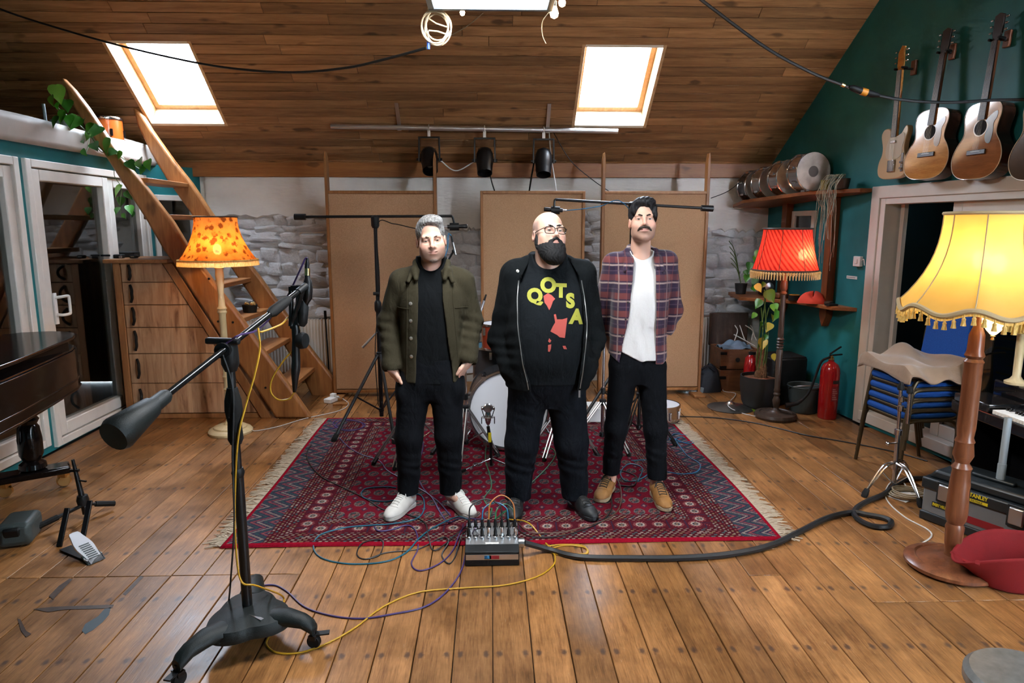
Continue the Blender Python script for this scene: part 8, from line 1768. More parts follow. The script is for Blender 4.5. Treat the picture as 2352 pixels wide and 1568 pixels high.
# ---------------------------------------------------------------- man in the olive jacket
def man_olive():
    root = thing('person', 'grey-haired man in an olive jacket and white shoes, hands in pockets', 'person', (-0.37, 3.93, ZR))
    hc = (0.034, -0.030, 1.625); R = Rot(7, -4, -5); P = dict(w=0.98, tone=1.0, eye=0.0040, stubble=(0.55, (0.16, 0.10, 0.075)))
    sho = [(-0.148, 0.03, 1.388), (0.204, 0.03, 1.388)]; elb = [(-0.232, 0.06, 1.145), (0.258, 0.06, 1.155)]; wri = [(-0.205, -0.035, 0.885), (0.236, -0.035, 0.930)]; han = [(-0.158, -0.025, 0.78), (0.176, -0.025, 0.82)]
    prof = [(0.86, 0.02, 0.02, 0.155, 0.105), (0.98, 0.022, 0.015, 0.150, 0.108), (1.12, 0.025, 0.012, 0.150, 0.112), (1.28, 0.028, 0.015, 0.165, 0.112), (1.38, 0.028, 0.025, 0.160, 0.095), (1.45, 0.03, 0.035, 0.10, 0.07)]
    hipL, hipR = (-0.075, 0.02, 0.88), (0.105, 0.02, 0.88); LL = [hipL, (-0.115, 0.0, 0.48), (-0.135, 0.04, 0.08)]; LR = [hipR, (0.112, 0.0, 0.48), (0.118, 0.04, 0.08)]
    f = body_field(hc, R, P, -0.36, 0.40)
    f.chain([(0.03, 0.015, 1.53), (0.03, 0.03, 1.40)], [0.057, 0.068], 0.03); f.torso(prof, -0.012, 0.03)
    for i in (0, 1):
        f.chain([sho[i], elb[i], wri[i]], [0.045, 0.038, 0.027], 0.02); fingers(f, wri[i], han[i], (0.4 if i == 0 else -0.4, -1, 0.1))
    for q in (LL, LR): f.chain(q, [0.085, 0.052, 0.036], 0.03)
    for (hx, hy, tx, ty) in ((-0.13, 0.06, -0.20, -0.07), (0.12, 0.06, 0.20, -0.06)): f.chain([(hx, hy - 0.02, 0.09), (tx, ty, 0.055)], [0.034, 0.026], 0.02)
    part_from(f, 'body', 'skin', root, skin_col(hc, R, P)); eyes(root, hc, R, (0.05, -1, -0.05)); brows(root, hc, R, 'brow_brown', 0.0, 0.0036)
    # hair
    f = head_field((hc[0], hc[1], hc[2] + 0.03)); f.head(hc, R, 0.3)
    f.h_ell((0, 0.018, 0.046), (0.082, 0.101, 0.091), 0.0); f.h_ell((0.008, -0.038, 0.100), (0.056, 0.048, 0.026), 0.03); f.h_ell((0.02, -0.01, 0.108), (0.048, 0.06, 0.022), 0.03)
    f.h_ell((-0.014, -0.108, 0.026), (0.054, 0.066, 0.080), 0.012, True); f.h_ell((0.022, -0.108, 0.024), (0.050, 0.062, 0.076), 0.012, True); f.h_ell((0, -0.06, -0.075), (0.12, 0.085, 0.075), 0.02, True); f.h_ell((0, 0.02, -0.105), (0.12, 0.12, 0.075), 0.015, True)
    for s_ in (-1, 1): f.h_ell((s_ * 0.084, 0.010, -0.012), (0.012, 0.022, 0.034), 0.006, True)
    f.shift(lambda X, Y, Z: 0.0006 * np.sin(300 * (X + 0.55 * Z) + 9 * np.sin(26 * Y))); part_from(f, 'hair', 'hair_grey', root)
    f = head_field((hc[0], hc[1] - 0.03, hc[2] - 0.08), 0.0024, 0.09); f.head(hc, R, 0.3); f.h_ell((0, -0.070, -0.104), (0.027, 0.022, 0.019), 0.0); part_from(f, 'chin_beard', 'stubble_grey', root)
    # t-shirt
    f = Field(axis(-0.26, 0.32, 0.006), axis(-0.22, 0.24, 0.006), axis(0.78, 1.54, 0.006)); f.torso([(0.80, 0.02, 0.02, 0.162, 0.114)] + prof + [(1.53, 0.03, 0.03, 0.078, 0.068)], 0.006, 0.03); f.chain([(-0.10, 0.03, 1.385), (0.03, 0.035, 1.44), (0.16, 0.03, 1.385)], [0.045, 0.055, 0.045], 0.03)
    f.ell((0.03, -0.045, 1.530), (0.078, 0.095, 0.078), 0.008, True); f.shift(fold(0.0022, 34, 12, 0.5)); part_from(f, 't_shirt', 'tee_black', root)
    # jacket
    f = Field(axis(-0.34, 0.37, 0.0055), axis(-0.24, 0.24, 0.0055), axis(0.76, 1.56, 0.0055))
    jp = [(0.80, 0.022, 0.015, 0.182, 0.128), (0.90, 0.022, 0.015, 0.182, 0.130), (1.12, 0.025, 0.014, 0.178, 0.135), (1.28, 0.028, 0.017, 0.192, 0.134), (1.39, 0.028, 0.027, 0.185, 0.112), (1.455, 0.03, 0.035, 0.10, 0.085)]
    f.torso(jp, 0.0, 0.03); f.chain([sho[0], (0.03, 0.04, 1.455), sho[1]], [0.060, 0.066, 0.060], 0.03)
    for i in (0, 1):
        e2 = tuple(a + (b_ - a) * 0.93 for a, b_ in zip(elb[i], wri[i])); f.chain([sho[i], elb[i], e2], [0.070, 0.062, 0.053], 0.03)
        cu_ = tuple(a + (b_ - a) * 0.88 for a, b_ in zip(elb[i], wri[i])); f.cap(cu_, e2, 0.056, 0.058, 0.008)
        far_ = tuple(a + (b_ - a) * 1.25 for a, b_ in zip(elb[i], wri[i])); f.cap(e2, far_, 0.040, 0.055, 0.004, True)
    f.torso([(0.70, 0.022, 0.015, 0.166, 0.112)] + [(z, a, b_, c_ - 0.014, d_ - 0.014) for z, a, b_, c_, d_ in jp[1:5]], 0.0, 0.0, 2.5, True)
    f.ell((0.03, 0.0, 1.56), (0.082, 0.09, 0.09), 0.01, True)
    # collar
    for s_ in (-1, 1):
        f.chain([(0.03, 0.105, 1.515), (0.03 + s_ * 0.062, 0.075, 1.515), (0.03 + s_ * 0.088, 0.015, 1.495), (0.03 + s_ * 0.092, -0.045, 1.455), (0.03 + s_ * 0.080, -0.085, 1.41)], [0.016, 0.018, 0.020, 0.020, 0.012], 0.012)
        f.chain([(0.03 + s_ * 0.105, -0.035, 1.455), (0.03 + s_ * 0.125, -0.085, 1.395)], [0.016, 0.011], 0.012)
    zL = ([0.75, 0.95, 1.15, 1.30, 1.40, 1.47], [-0.070, -0.055, -0.045, -0.035, -0.040, -0.03]); zR_ = ([0.75, 0.85, 0.95, 1.15, 1.30, 1.40, 1.47], [0.155, 0.150, 0.135, 0.118, 0.098, 0.095, 0.085])
    f.clip(lambda X, Y, Z: -np.maximum(np.maximum(np.interp(Z, *zL) - X, X - np.interp(Z, *zR_)), Y - 0.02))
    f.clip(lambda X, Y, Z: (0.815 + 0.10 * np.clip((np.abs(X - 0.03) - 0.10) / 0.08, 0, 1) + 0.03 * np.clip(Y / 0.1, 0, 1)) - Z if False else (0.815 + 0.0 * X) - Z + 0.0 * Y)
    f.shift(fold(0.0035, 46, 16, 0.0)); jo, co, fc = part_from(f, 'jacket', 'jacket_olive', root); bv = bvh_of(co, fc)
    for z in (1.272, 1.175, 1.075, 0.97): button(bv, -0.082 + 0.01 * (z - 1.2), z, 0.0105, 'button_metal', jo)
    for s_, xa in ((-1, -0.165), (1, 0.165)):
        seam(bv, [(xa, 1.245), (xa + 0.075 * (1 if s_ < 0 else 1), 1.242)], 0.0025, 'pocket_seam', 'jacket_olive', jo); 
    seam(bv, [(-0.100, 1.38), (-0.105, 1.15), (-0.118, 0.83)], 0.0022, 'placket_seam', 'jacket_olive', jo); seam(bv, [(0.150, 1.38), (0.165, 1.15), (0.185, 0.85)], 0.0022, 'placket_seam', 'jacket_olive', jo)
    # trousers
    f = Field(axis(-0.28, 0.32, 0.006), axis(-0.18, 0.20, 0.006), axis(0.07, 0.98, 0.006)); f.torso([(0.70, 0.012, 0.02, 0.10, 0.08), (0.76, 0.012, 0.02, 0.160, 0.112), (0.84, 0.015, 0.02, 0.182, 0.118), (0.95, 0.02, 0.02, 0.165, 0.115)], 0.0, 0.05)
    for q in ((-0.150, -0.025, 0.75), (0.172, -0.025, 0.76)): f.ell(q, (0.040, 0.060, 0.085), 0.03)
    f.chain([(-0.08, 0.015, 0.80), (-0.122, -0.005, 0.47), (-0.138, 0.04, 0.10)], [0.103, 0.080, 0.062], 0.03); f.chain([(0.105, 0.015, 0.80), (0.114, -0.005, 0.47), (0.118, 0.04, 0.10)], [0.103, 0.080, 0.064], 0.03)
    f.shift(lambda X, Y, Z: 0.0045 * np.sin(70 * Z + 30 * X + 3 * np.sin(20 * Z)) * np.clip((0.45 - Z) / 0.3, 0.15, 1)); f.clip(lambda X, Y, Z: 0.098 - Z + 0 * X); part_from(f, 'trousers', 'denim_black', root)
    for i, (hx, hy, tx, ty) in enumerate(((-0.118, 0.085, -0.245, -0.155), (0.112, 0.095, 0.258, -0.135))): shoe(root, (hx, hy), (tx, ty), 0.0, 1.0, 'shoe_white', 'sole_white', 'lace_white')
    for x in (-0.138, 0.118): MB().tube([(x, 0.04, 0.085), (x, 0.04, 0.13)], 0.048, 14).build('sock', 'sock_grey', root, local=True)
    return root
# ---------------------------------------------------------------- bearded man in the black hoodie
def man_beard():
    root = thing('person', 'bald bearded man in glasses, black hoodie and printed black t-shirt', 'person', (0.335, 3.90, ZR))
    hc = (-0.010, -0.040, 1.655); R = Rot(17, 15, 3); P = dict(w=1.08, tone=0.98, eye=0.0038, shaved=True)
    sho = [(-0.195, 0.03, 1.425), (0.185, 0.03, 1.425)]; elb = [(-0.272, 0.07, 1.045), (0.262, 0.07, 1.045)]; wri = [(-0.215, -0.055, 0.895), (0.20, -0.055, 0.895)]
    prof = [(0.84, -0.008, 0.00, 0.200, 0.170), (0.95, -0.008, -0.02, 0.212, 0.190), (1.10, -0.008, -0.02, 0.212, 0.190), (1.25, -0.008, -0.005, 0.205, 0.165), (1.38, -0.008, 0.02, 0.19, 0.125), (1.46, -0.008, 0.03, 0.12, 0.09)]
    f = body_field(hc, R, P, -0.40, 0.40, -0.30, 0.32)
    f.chain([(-0.008, 0.005, 1.57), (-0.008, 0.02, 1.42)], [0.072, 0.085], 0.03); f.torso(prof, -0.012, 0.03)
    for i in (0, 1):
        f.chain([sho[i], elb[i], wri[i]], [0.055, 0.045, 0.030], 0.02); fingers(f, wri[i], (wri[i][0] * 0.3, -0.06, 0.86), (0, -0.3, 1), 0.95)
    for q in ([(-0.10, 0.02, 0.84), (-0.155, 0.0, 0.45), (-0.185, 0.04, 0.08)], [(0.09, 0.02, 0.84), (0.137, 0.0, 0.45), (0.176, 0.04, 0.08)]): f.chain(q, [0.10, 0.06, 0.042], 0.03)
    part_from(f, 'body', 'skin', root, skin_col(hc, R, P)); eyes(root, hc, R, (-0.1, -1, -0.18)); brows(root, hc, R, 'beard_black', 0.002, 0.0050, 0.003, 0.004)
    f = head_field((hc[0], hc[1] - 0.03, hc[2] - 0.09), 0.0028, 0.15); f.head(hc, R, 0.3)
    f.h_ell((0, -0.034, -0.088), (0.078, 0.078, 0.070), 0.0); f.h_ell((0, -0.062, -0.125), (0.064, 0.052, 0.048), 0.03); f.h_ell((0, -0.070, -0.150), (0.05, 0.04, 0.035), 0.03)
    f.h_ell((0, -0.070, -0.012), (0.078, 0.075, 0.042), 0.012, True); f.h_ell((0, 0.05, -0.04), (0.12, 0.065, 0.09), 0.02, True); f.h_ell((0, -0.103, -0.064), (0.021, 0.022, 0.0105), 0.006, True)
    for s_ in (-1, 1): f.h_ell((s_ * 0.040, -0.075, -0.050), (0.017, 0.03, 0.016), 0.012, True); f.h_cap((s_ * 0.004, -0.104, -0.0455), (s_ * 0.030, -0.092, -0.062), 0.0075, 0.008, 0.006); f.h_cap((s_ * 0.030, -0.092, -0.062), (s_ * 0.036, -0.082, -0.092), 0.008, 0.012, 0.01)
    for s_ in (-1, 1): f.h_ell((s_ * 0.076, -0.006, -0.045), (0.012, 0.016, 0.04), 0.015)
    f.shift(lambda X, Y, Z: 0.0007 * np.sin(330 * X + 90 * Z + 4 * np.sin(60 * Y + 90 * Z))); part_from(f, 'beard', 'beard_black', root)
    # glasses
    g = thing('glasses', None, None); g.parent = root; T_ = Matrix.Translation(hc) @ R.to_4x4()
    for s_ in (-1, 1):
        rim_ = [T_ @ Vector((s_ * 0.034 + 0.0275 * math.copysign(abs(math.cos(a)) ** 0.6, math.cos(a)), -0.109 + 0.012 * abs((0.034 * s_ + 0.0275 * math.cos(a)) / 0.06) ** 2, -0.002 + 0.0195 * math.copysign(abs(math.sin(a)) ** 0.65, math.sin(a)))) for a in np.linspace(0, 2 * math.pi, 28, endpoint=False)]
        MB().tube(rim_, 0.0021, 6, True).build('rim', 'black_gloss', g, local=True)
        MB().tube(cr([T_ @ Vector((s_ * 0.061, -0.100, 0.008)), T_ @ Vector((s_ * 0.073 , -0.085, 0.008)), T_ @ Vector((s_ * 0.084, -0.01, 0.004)), T_ @ Vector((s_ * 0.085, 0.02, -0.008))], 4), 0.0022, 6).build('temple_arm', 'black_gloss', g, local=True)
        m = MB(); m.add(rim_, [tuple(range(28))]); m.build('lens', 'sky_glass', g, False, local=True)
    MB().tube(cr([T_ @ Vector((-0.008, -0.1085, 0.004)), T_ @ Vector((0, -0.111, 0.007)), T_ @ Vector((0.008, -0.1085, 0.004))], 3), 0.0022, 6).build('bridge', 'black_gloss', g, local=True)
    # t-shirt with its print
    f = Field(axis(-0.30, 0.30, 0.006), axis(-0.28, 0.24, 0.006), axis(0.80, 1.56, 0.006)); f.torso([(0.815, -0.008, -0.0, 0.20, 0.168)] + prof + [(1.55, -0.008, 0.02, 0.098, 0.088)], 0.006, 0.03); f.chain([(-0.15, 0.03, 1.425), (-0.008, 0.035, 1.475), (0.14, 0.03, 1.425)], [0.055, 0.068, 0.055], 0.03)
    f.ell((-0.008, -0.06, 1.550), (0.092, 0.11, 0.088), 0.008, True); f.shift(fold(0.0022, 30, 10, 0.9)); to, co, fc = part_from(f, 't_shirt', 'tee_navy_print', root); bv = bvh_of(co, fc)
    def stamp(name, V2, F2, mat):
        V = []
        for (x, z) in V2:
            h = on_surface(bv, x, z, 0.0022); V.append(tuple(h[0]) if h else (x, -0.2, z))
        m = MB(); m.add(V, F2); return m.build(name, mat, to, True, local=True, angle=80)
    def letter(ch, x, z, size, rot):
        cu = bpy.data.curves.new('l', 'FONT'); cu.body = ch; cu.size = size; cu.align_x = 'CENTER'; cu.align_y = 'CENTER'; cu.offset = 0.006; cu.resolution_u = 4
        ob = bpy.data.objects.new('l', cu); COL.objects.link(ob); me = bpy.data.meshes.new_from_object(ob.evaluated_get(bpy.context.evaluated_depsgraph_get())); bpy.data.objects.remove(ob)
        bm = bmesh.new(); bm.from_mesh(me); bmesh.ops.triangulate(bm, faces=bm.faces); bmesh.ops.subdivide_edges(bm, edges=[e for e in bm.edges if e.calc_length() > 0.012], cuts=2, use_grid_fill=False); bmesh.ops.triangulate(bm, faces=bm.faces)
        c_, s2 = math.cos(rot), math.sin(rot); V2 = [(x + v_.co.x * c_ - v_.co.y * s2, z + v_.co.x * s2 + v_.co.y * c_) for v_ in bm.verts]; bm.verts.index_update(); F2 = [tuple(v_.index for v_ in f_.verts) for f_ in bm.faces]; bm.free(); stamp('print_letter', V2, F2, 'print_lime')
    X0 = 0.335
    for ch, wx, wz, sz, ro in (('Q', 0.243, 1.318, 0.100, 0.08), ('O', 0.319, 1.374, 0.105, 0.02), ('T', 0.388, 1.345, 0.095, -0.05), ('S', 0.440, 1.290, 0.100, 0.0), ('A', 0.474, 1.203, 0.105, -0.12)): letter(ch, wx - X0, wz, sz, ro)
    def blob(pts, mat='print_red'):
        pts = [(x - X0, z) for x, z in pts]; bm = bmesh.new(); vs = [bm.verts.new((x, z, 0)) for x, z in pts]; bm.faces.new(vs); bmesh.ops.triangulate(bm, faces=bm.faces); bmesh.ops.subdivide_edges(bm, edges=[e for e in bm.edges if e.calc_length() > 0.012], cuts=3); bmesh.ops.triangulate(bm, faces=bm.faces)
        bm.verts.index_update(); V2 = [(v_.co.x, v_.co.y) for v_ in bm.verts]; F2 = [tuple(v_.index for v_ in f_.verts) for f_ in bm.faces]; bm.free(); stamp('print_patch', V2, F2, mat)
    blob([(0.290, 1.320), (0.315, 1.335), (0.335, 1.325), (0.355, 1.305), (0.342, 1.292), (0.330, 1.262), (0.320, 1.245), (0.306, 1.272), (0.295, 1.285)]); blob([(0.345, 1.222), (0.356, 1.224), (0.362, 1.196), (0.392, 1.196), (0.420, 1.203), (0.412, 1.150), (0.405, 1.095), (0.375, 1.100), (0.362, 1.112), (0.325, 1.132), (0.338, 1.158), (0.352, 1.180)])
    blob([(0.312, 1.058), (0.330, 1.062), (0.328, 1.040), (0.322, 1.020), (0.312, 1.022)]); blob([(0.392, 1.052), (0.408, 1.052), (0.418, 1.032), (0.400, 1.034)]); blob([(0.318, 1.095), (0.330, 1.082), (0.322, 1.070), (0.312, 1.078)])
    # hoodie
    f = Field(axis(-0.40, 0.40, 0.006), axis(-0.30, 0.26, 0.006), axis(0.74, 1.60, 0.006))
    jp = [(0.775, -0.004, 0.0, 0.245, 0.195), (0.90, -0.004, -0.01, 0.252, 0.212), (1.10, -0.006, -0.015, 0.245, 0.212), (1.25, -0.008, -0.0, 0.228, 0.185), (1.38, -0.008, 0.022, 0.205, 0.14), (1.47, -0.008, 0.035, 0.12, 0.10)]
    f.torso(jp, 0.0, 0.03); f.chain([sho[0], (-0.008, 0.05, 1.48), sho[1]], [0.078, 0.085, 0.078], 0.03)
    for i in (0, 1): f.chain([sho[i], elb[i], wri[i], (wri[i][0] * 0.85, -0.085, 0.875)], [0.086, 0.078, 0.066, 0.055], 0.035)
    f.torso([(0.70, -0.008, -0.0, 0.205, 0.172)] + [(z, a, b_, c_ - 0.016 if z > 1.2 else c_ - 0.030, d_ - 0.013) for z, a, b_, c_, d_ in jp[1:5]], 0.0, 0.0, 2.5, True)
    f.ell((-0.008, -0.02, 1.60), (0.105, 0.12, 0.105), 0.012, True)
    for s_ in (-1, 1): f.chain([(-0.008, 0.135, 1.50), (-0.008 + s_ * 0.075, 0.11, 1.52), (-0.008 + s_ * 0.118, 0.04, 1.50), (-0.008 + s_ * 0.135, -0.03, 1.455), (-0.008 + s_ * 0.150, -0.095, 1.40)], [0.040, 0.034, 0.026, 0.020, 0.012], 0.02)
    f.ell((-0.008, 0.15, 1.44), (0.12, 0.055, 0.09), 0.03)
    zL = ([0.70, 0.82, 0.95, 1.15, 1.30, 1.42, 1.50], [-0.105, -0.118, -0.150, -0.176, -0.176, -0.165, -0.12]); zR_ = ([0.70, 0.75, 0.90, 1.15, 1.30, 1.42, 1.50], [0.130, 0.145, 0.165, 0.190, 0.180, 0.160, 0.12])
    f.clip(lambda X, Y, Z: -np.maximum(np.maximum(np.interp(Z, *zL) - X, X - np.interp(Z, *zR_)), Y - 0.0)); f.clip(lambda X, Y, Z: 0.785 - Z + 0 * X); f.shift(fold(0.0035, 38, 14, 2.0))
    ho, co, fc = part_from(f, 'hoodie', 'hoodie_black', root); bv = bvh_of(co, fc)
    for (zz_, xx_, s_) in ((zL[0], zL[1], -1), (zR_[0], zR_[1], 1)): seam(bv, [(float(np.interp(z, zz_, xx_)) + s_ * 0.012, z) for z in np.linspace(1.40, 0.80, 14)], 0.0032, 'zip', 'zip_metal', ho, 4)
    hh = on_surface(bv, 0.145 + 0.015, 0.80)
    if hh: MB().box(hh[0] + Vector((0, -0.004, -0.03)), (0.010, 0.004, 0.04)).build('zip_pull', 'zip_metal', ho, local=True)
    button(bv, -0.185, 1.452, 0.009, 'button_metal', ho)
    # trousers and shoes
    f = Field(axis(-0.32, 0.32, 0.0065), axis(-0.22, 0.24, 0.0065), axis(0.06, 0.96, 0.0065)); f.torso([(0.66, -0.01, 0.015, 0.12, 0.10), (0.73, -0.01, 0.01, 0.20, 0.145), (0.82, -0.008, 0.0, 0.225, 0.165), (0.93, -0.008, 0.0, 0.20, 0.16)], 0.0, 0.06)
    f.chain([(-0.115, 0.01, 0.76), (-0.157, 0.0, 0.43), (-0.180, 0.04, 0.08)], [0.122, 0.098, 0.078], 0.03); f.chain([(0.10, 0.01, 0.76), (0.140, 0.0, 0.43), (0.172, 0.04, 0.08)], [0.122, 0.098, 0.076], 0.03)
    f.shift(lambda X, Y, Z: 0.005 * np.sin(60 * Z + 30 * X + 3 * np.sin(20 * Z)) * np.clip((0.5 - Z) / 0.35, 0.15, 1)); f.clip(lambda X, Y, Z: 0.068 - Z + 0 * X); part_from(f, 'trousers', 'denim_dark', root)
    shoe(root, (-0.175, 0.11), (-0.215, -0.165), 0.0, 1.0, 'shoe_black', 'shoe_black', 'lace_dark'); shoe(root, (0.155, 0.11), (0.265, -0.165), 0.0, 1.0, 'shoe_black', 'shoe_black', 'lace_dark')
    return root
# ---------------------------------------------------------------- tall man in the plaid shirt
def man_plaid():
    root = thing('person', 'tall dark-haired man with a moustache, open plaid shirt and tan shoes', 'person', (0.90, 4.06, ZR))
    hc = (-0.012, -0.035, 1.728); R = Rot(-6, 8, -1); P = dict(w=0.92, tone=0.97, eye=0.0040, stubble=(0.42, (0.17, 0.10, 0.07)))
    sho = [(-0.165, 0.03, 1.478), (0.155, 0.03, 1.490)]; elb = [(-0.215, 0.09, 1.185), (0.222, 0.09, 1.19)]; wri = [(-0.15, 0.145, 0.96), (0.155, 0.145, 0.96)]
    prof = [(0.90, -0.015, 0.02, 0.140, 0.095), (1.02, -0.015, 0.015, 0.140, 0.098), (1.18, -0.01, 0.012, 0.145, 0.105), (1.34, -0.006, 0.015, 0.155, 0.108), (1.44, -0.005, 0.028, 0.14, 0.078), (1.51, -0.005, 0.035, 0.085, 0.06)]
    f = body_field(hc, R, P, -0.34, 0.36, -0.26, 0.32)
    f.chain([(-0.008, 0.012, 1.64), (-0.006, 0.03, 1.47)], [0.056, 0.064], 0.03); f.torso(prof, -0.012, 0.03)
    for i in (0, 1): f.chain([sho[i], elb[i], wri[i]], [0.042, 0.036, 0.027], 0.02); fingers(f, wri[i], (wri[i][0] * 0.75, 0.15, 0.86), (0, 1, 0.2))
    for q in ([(-0.085, 0.02, 0.92), (-0.127, 0.02, 0.48), (-0.134, 0.12, 0.09)], [(0.085, 0.02, 0.92), (0.116, 0.0, 0.48), (0.144, 0.02, 0.09)]): f.chain(q, [0.085, 0.050, 0.036], 0.03)
    part_from(f, 'body', 'skin', root, skin_col(hc, R, P)); eyes(root, hc, R, (0.06, -1, -0.10)); brows(root, hc, R, 'hair_dark', 0.0, 0.0050)
    f = head_field((hc[0], hc[1], hc[2] + 0.035)); f.head(hc, R, 0.3)
    f.h_ell((0, 0.018, 0.045), (0.081, 0.101, 0.089), 0.0); f.h_ell((-0.004, -0.050, 0.102), (0.056, 0.046, 0.026), 0.03); f.h_ell((0.02, -0.02, 0.106), (0.05, 0.06, 0.026), 0.03); f.h_ell((-0.060, -0.060, 0.066), (0.014, 0.026, 0.036), 0.012); f.h_ell((0.068, -0.030, 0.036), (0.013, 0.04, 0.05), 0.02)
    f.h_ell((-0.012, -0.112, 0.014), (0.050, 0.066, 0.074), 0.008, True); f.h_ell((0.024, -0.112, 0.012), (0.046, 0.064, 0.074), 0.008, True); f.h_ell((0, -0.07, -0.085), (0.12, 0.085, 0.075), 0.015, True); f.h_ell((0, 0.02, -0.115), (0.12, 0.12, 0.075), 0.015, True)
    for s_ in (-1, 1): f.h_ell((s_ * 0.084, 0.012, -0.014), (0.014, 0.022, 0.033), 0.006, True)
    f.shift(lambda X, Y, Z: 0.0012 * np.sin(230 * (X - 0.5 * Z) + 9 * np.sin(24 * Y))); part_from(f, 'hair', 'hair_black', root)
    f = head_field((hc[0], hc[1] - 0.10, hc[2] - 0.05), 0.0018, 0.05); f.head(hc, R, 0.3)
    for s_ in (-1, 1): f.h_cap((s_ * 0.003, -0.106, -0.0455), (s_ * 0.024, -0.1005, -0.051), 0.0064, 0.0066, 0.004); f.h_cap((s_ * 0.024, -0.1005, -0.051), (s_ * 0.037, -0.089, -0.064), 0.0066, 0.0055, 0.004)
    f.shift(lambda X, Y, Z: 0.0008 * np.sin(700 * X + 100 * Z)); part_from(f, 'moustache', 'hair_dark', root)
    # white t-shirt
    f = Field(axis(-0.24, 0.24, 0.006), axis(-0.2, 0.22, 0.006), axis(0.86, 1.60, 0.006)); f.torso([(0.87, -0.012, 0.018, 0.172, 0.112), (0.96, -0.012, 0.018, 0.160, 0.108)] + prof[1:] + [(1.555, -0.005, 0.03, 0.072, 0.062)], 0.006, 0.03); f.chain([(-0.13, 0.03, 1.475), (-0.005, 0.035, 1.515), (0.13, 0.03, 1.485)], [0.048, 0.058, 0.048], 0.03)
    f.ell((-0.006, -0.05, 1.580), (0.077, 0.095, 0.076), 0.006, True); f.clip(lambda X, Y, Z: (0.905 + 0.05 * np.clip((-X - 0.02) / 0.1, 0, 1)) - Z); f.shift(lambda X, Y, Z: 0.003 * np.sin(26 * Z + 40 * X + 2 * np.sin(30 * X)) * np.clip((1.35 - Z) / 0.3, 0.2, 1)); part_from(f, 't_shirt', 'tee_white', root)
    # open plaid shirt with rolled sleeves
    f = Field(axis(-0.31, 0.32, 0.0055), axis(-0.22, 0.26, 0.0055), axis(0.85, 1.63, 0.0055))
    jp = [(0.86, -0.005, 0.02, 0.178, 0.122), (1.02, -0.008, 0.017, 0.170, 0.120), (1.18, -0.008, 0.014, 0.170, 0.126), (1.34, -0.006, 0.017, 0.178, 0.128), (1.45, -0.005, 0.025, 0.174, 0.120), (1.515, -0.005, 0.035, 0.10, 0.09)]
    f.torso(jp, 0.0, 0.03); f.chain([sho[0], (-0.005, 0.04, 1.525), sho[1]], [0.060, 0.062, 0.060], 0.03)
    for i in (0, 1):
        e2 = tuple(a + (b_ - a) * 0.50 for a, b_ in zip(elb[i], wri[i])); f.chain([sho[i], elb[i], e2], [0.064, 0.056, 0.052], 0.03); cu_ = tuple(a + (b_ - a) * 0.34 for a, b_ in zip(elb[i], wri[i])); f.cap(cu_, e2, 0.054, 0.056, 0.006)
        far_ = tuple(a + (b_ - a) * 1.0 for a, b_ in zip(elb[i], wri[i])); f.cap(e2, far_, 0.040, 0.06, 0.004, True)
    f.torso([(0.80, -0.012, 0.02, 0.160, 0.108)] + [(z, a, b_, c_ - (0.013 if z < 1.4 else 0.024), d_ - (0.011 if z < 1.3 else 0.016 if z < 1.4 else 0.030)) for z, a, b_, c_, d_ in jp[1:5]], 0.0, 0.0, 2.5, True); f.ell((-0.005, 0.0, 1.615), (0.078, 0.088, 0.09), 0.01, True)
    for s_ in (-1, 1):
        f.chain([(-0.005, 0.10, 1.575), (-0.005 + s_ * 0.058, 0.072, 1.575), (-0.005 + s_ * 0.083, 0.015, 1.555), (-0.005 + s_ * 0.088, -0.042, 1.515), (-0.005 + s_ * 0.080, -0.082, 1.465)], [0.014, 0.016, 0.018, 0.017, 0.010], 0.012); f.chain([(-0.005 + s_ * 0.098, -0.032, 1.515), (-0.005 + s_ * 0.115, -0.082, 1.445)], [0.014, 0.010], 0.012)
    zL = ([0.85, 1.0, 1.20, 1.40, 1.52], [-0.138, -0.118, -0.085, -0.072, -0.06]); zR_ = ([0.85, 0.95, 1.20, 1.40, 1.52], [0.082, 0.080, 0.072, 0.066, 0.06])
    f.clip(lambda X, Y, Z: -np.maximum(np.maximum(np.interp(Z, *zL) - X, X - np.interp(Z, *zR_)), Y - 0.02)); f.clip(lambda X, Y, Z: (0.885 + 0.05 * np.clip((np.abs(X) - 0.13) / 0.05, 0, 1)) - Z); f.shift(fold(0.003, 44, 15, 1.0)); so, co, fc = part_from(f, 'plaid_shirt', 'plaid', root); bv = bvh_of(co, fc)
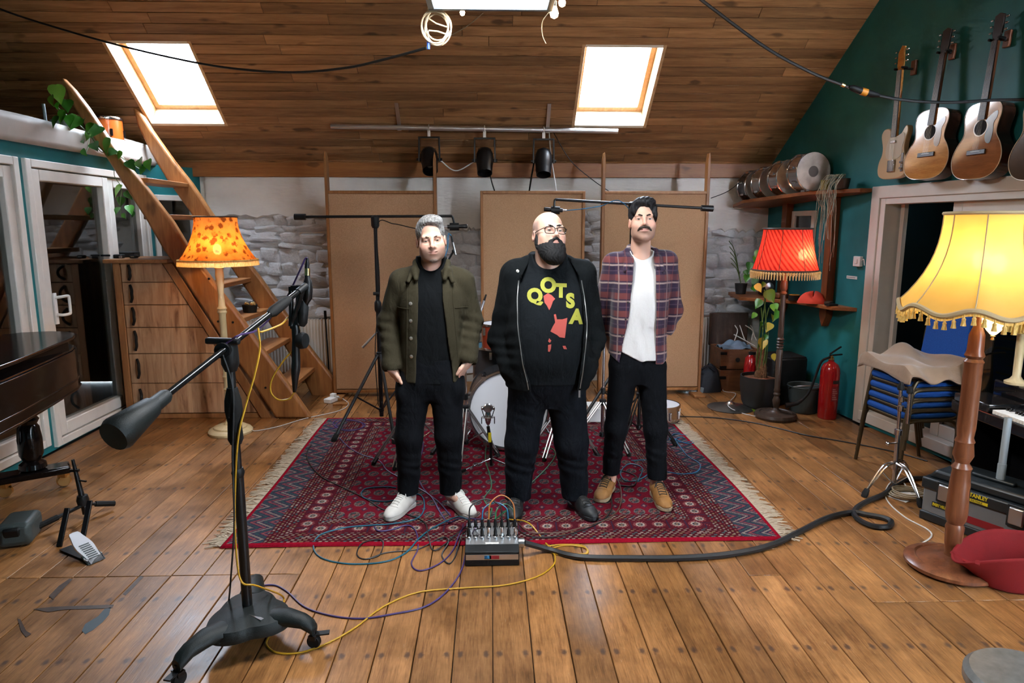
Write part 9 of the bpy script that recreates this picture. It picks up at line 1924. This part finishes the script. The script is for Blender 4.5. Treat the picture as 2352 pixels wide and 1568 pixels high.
    for z in (1.36, 1.26, 1.16, 1.06, 0.96): button(bv, float(np.interp(z, *zL)) - 0.016, z, 0.0062, 'lace_dark', so)
    seam(bv, [(float(np.interp(z, *zR_)) + 0.03, z) for z in (1.42, 1.2, 1.0, 0.92)], 0.0016, 'placket_seam', 'plaid', so)
    # trousers
    f = Field(axis(-0.25, 0.27, 0.006), axis(-0.16, 0.24, 0.006), axis(0.10, 1.02, 0.006)); f.torso([(0.75, -0.008, 0.02, 0.09, 0.07), (0.81, -0.008, 0.02, 0.150, 0.100), (0.89, -0.008, 0.02, 0.172, 0.110), (1.0, -0.01, 0.02, 0.150, 0.104)], 0.0, 0.05)
    f.chain([(-0.085, 0.02, 0.84), (-0.127, 0.02, 0.46), (-0.134, 0.12, 0.12)], [0.092, 0.068, 0.054], 0.03); f.chain([(0.082, 0.02, 0.84), (0.118, 0.0, 0.46), (0.144, 0.02, 0.12)], [0.092, 0.070, 0.058], 0.03)
    f.shift(lambda X, Y, Z: 0.004 * np.sin(60 * Z + 36 * X + 3 * np.sin(20 * Z)) * np.clip((0.5 - Z) / 0.35, 0.15, 1)); f.clip(lambda X, Y, Z: np.maximum(0.13 - Z, Z - 0.955) + 0 * X); part_from(f, 'trousers', 'denim_black', root)
    shoe(root, (-0.115, 0.19), (-0.235, -0.055), 0.0, 1.0, 'shoe_tan', 'sole_gum', 'lace_dark', 0.03); shoe(root, (0.145, 0.09), (0.155, -0.205), 0.0, 1.0, 'shoe_tan', 'sole_gum', 'lace_dark', 0.03)
    return root
man_olive(); man_beard(); man_plaid()

# ------------------------------------------------------------------ light path limits that suit this interior
scene.cycles.max_bounces = 6; scene.cycles.diffuse_bounces = 3; scene.cycles.glossy_bounces = 3; scene.cycles.transmission_bounces = 4; scene.cycles.transparent_max_bounces = 8
scene.cycles.caustics_reflective = False; scene.cycles.caustics_refractive = False; scene.cycles.sample_clamp_indirect = 6.0
scene.cycles.use_adaptive_sampling = True; scene.cycles.adaptive_threshold = 0.06; scene.cycles.adaptive_min_samples = 16; scene.cycles.use_denoising = True
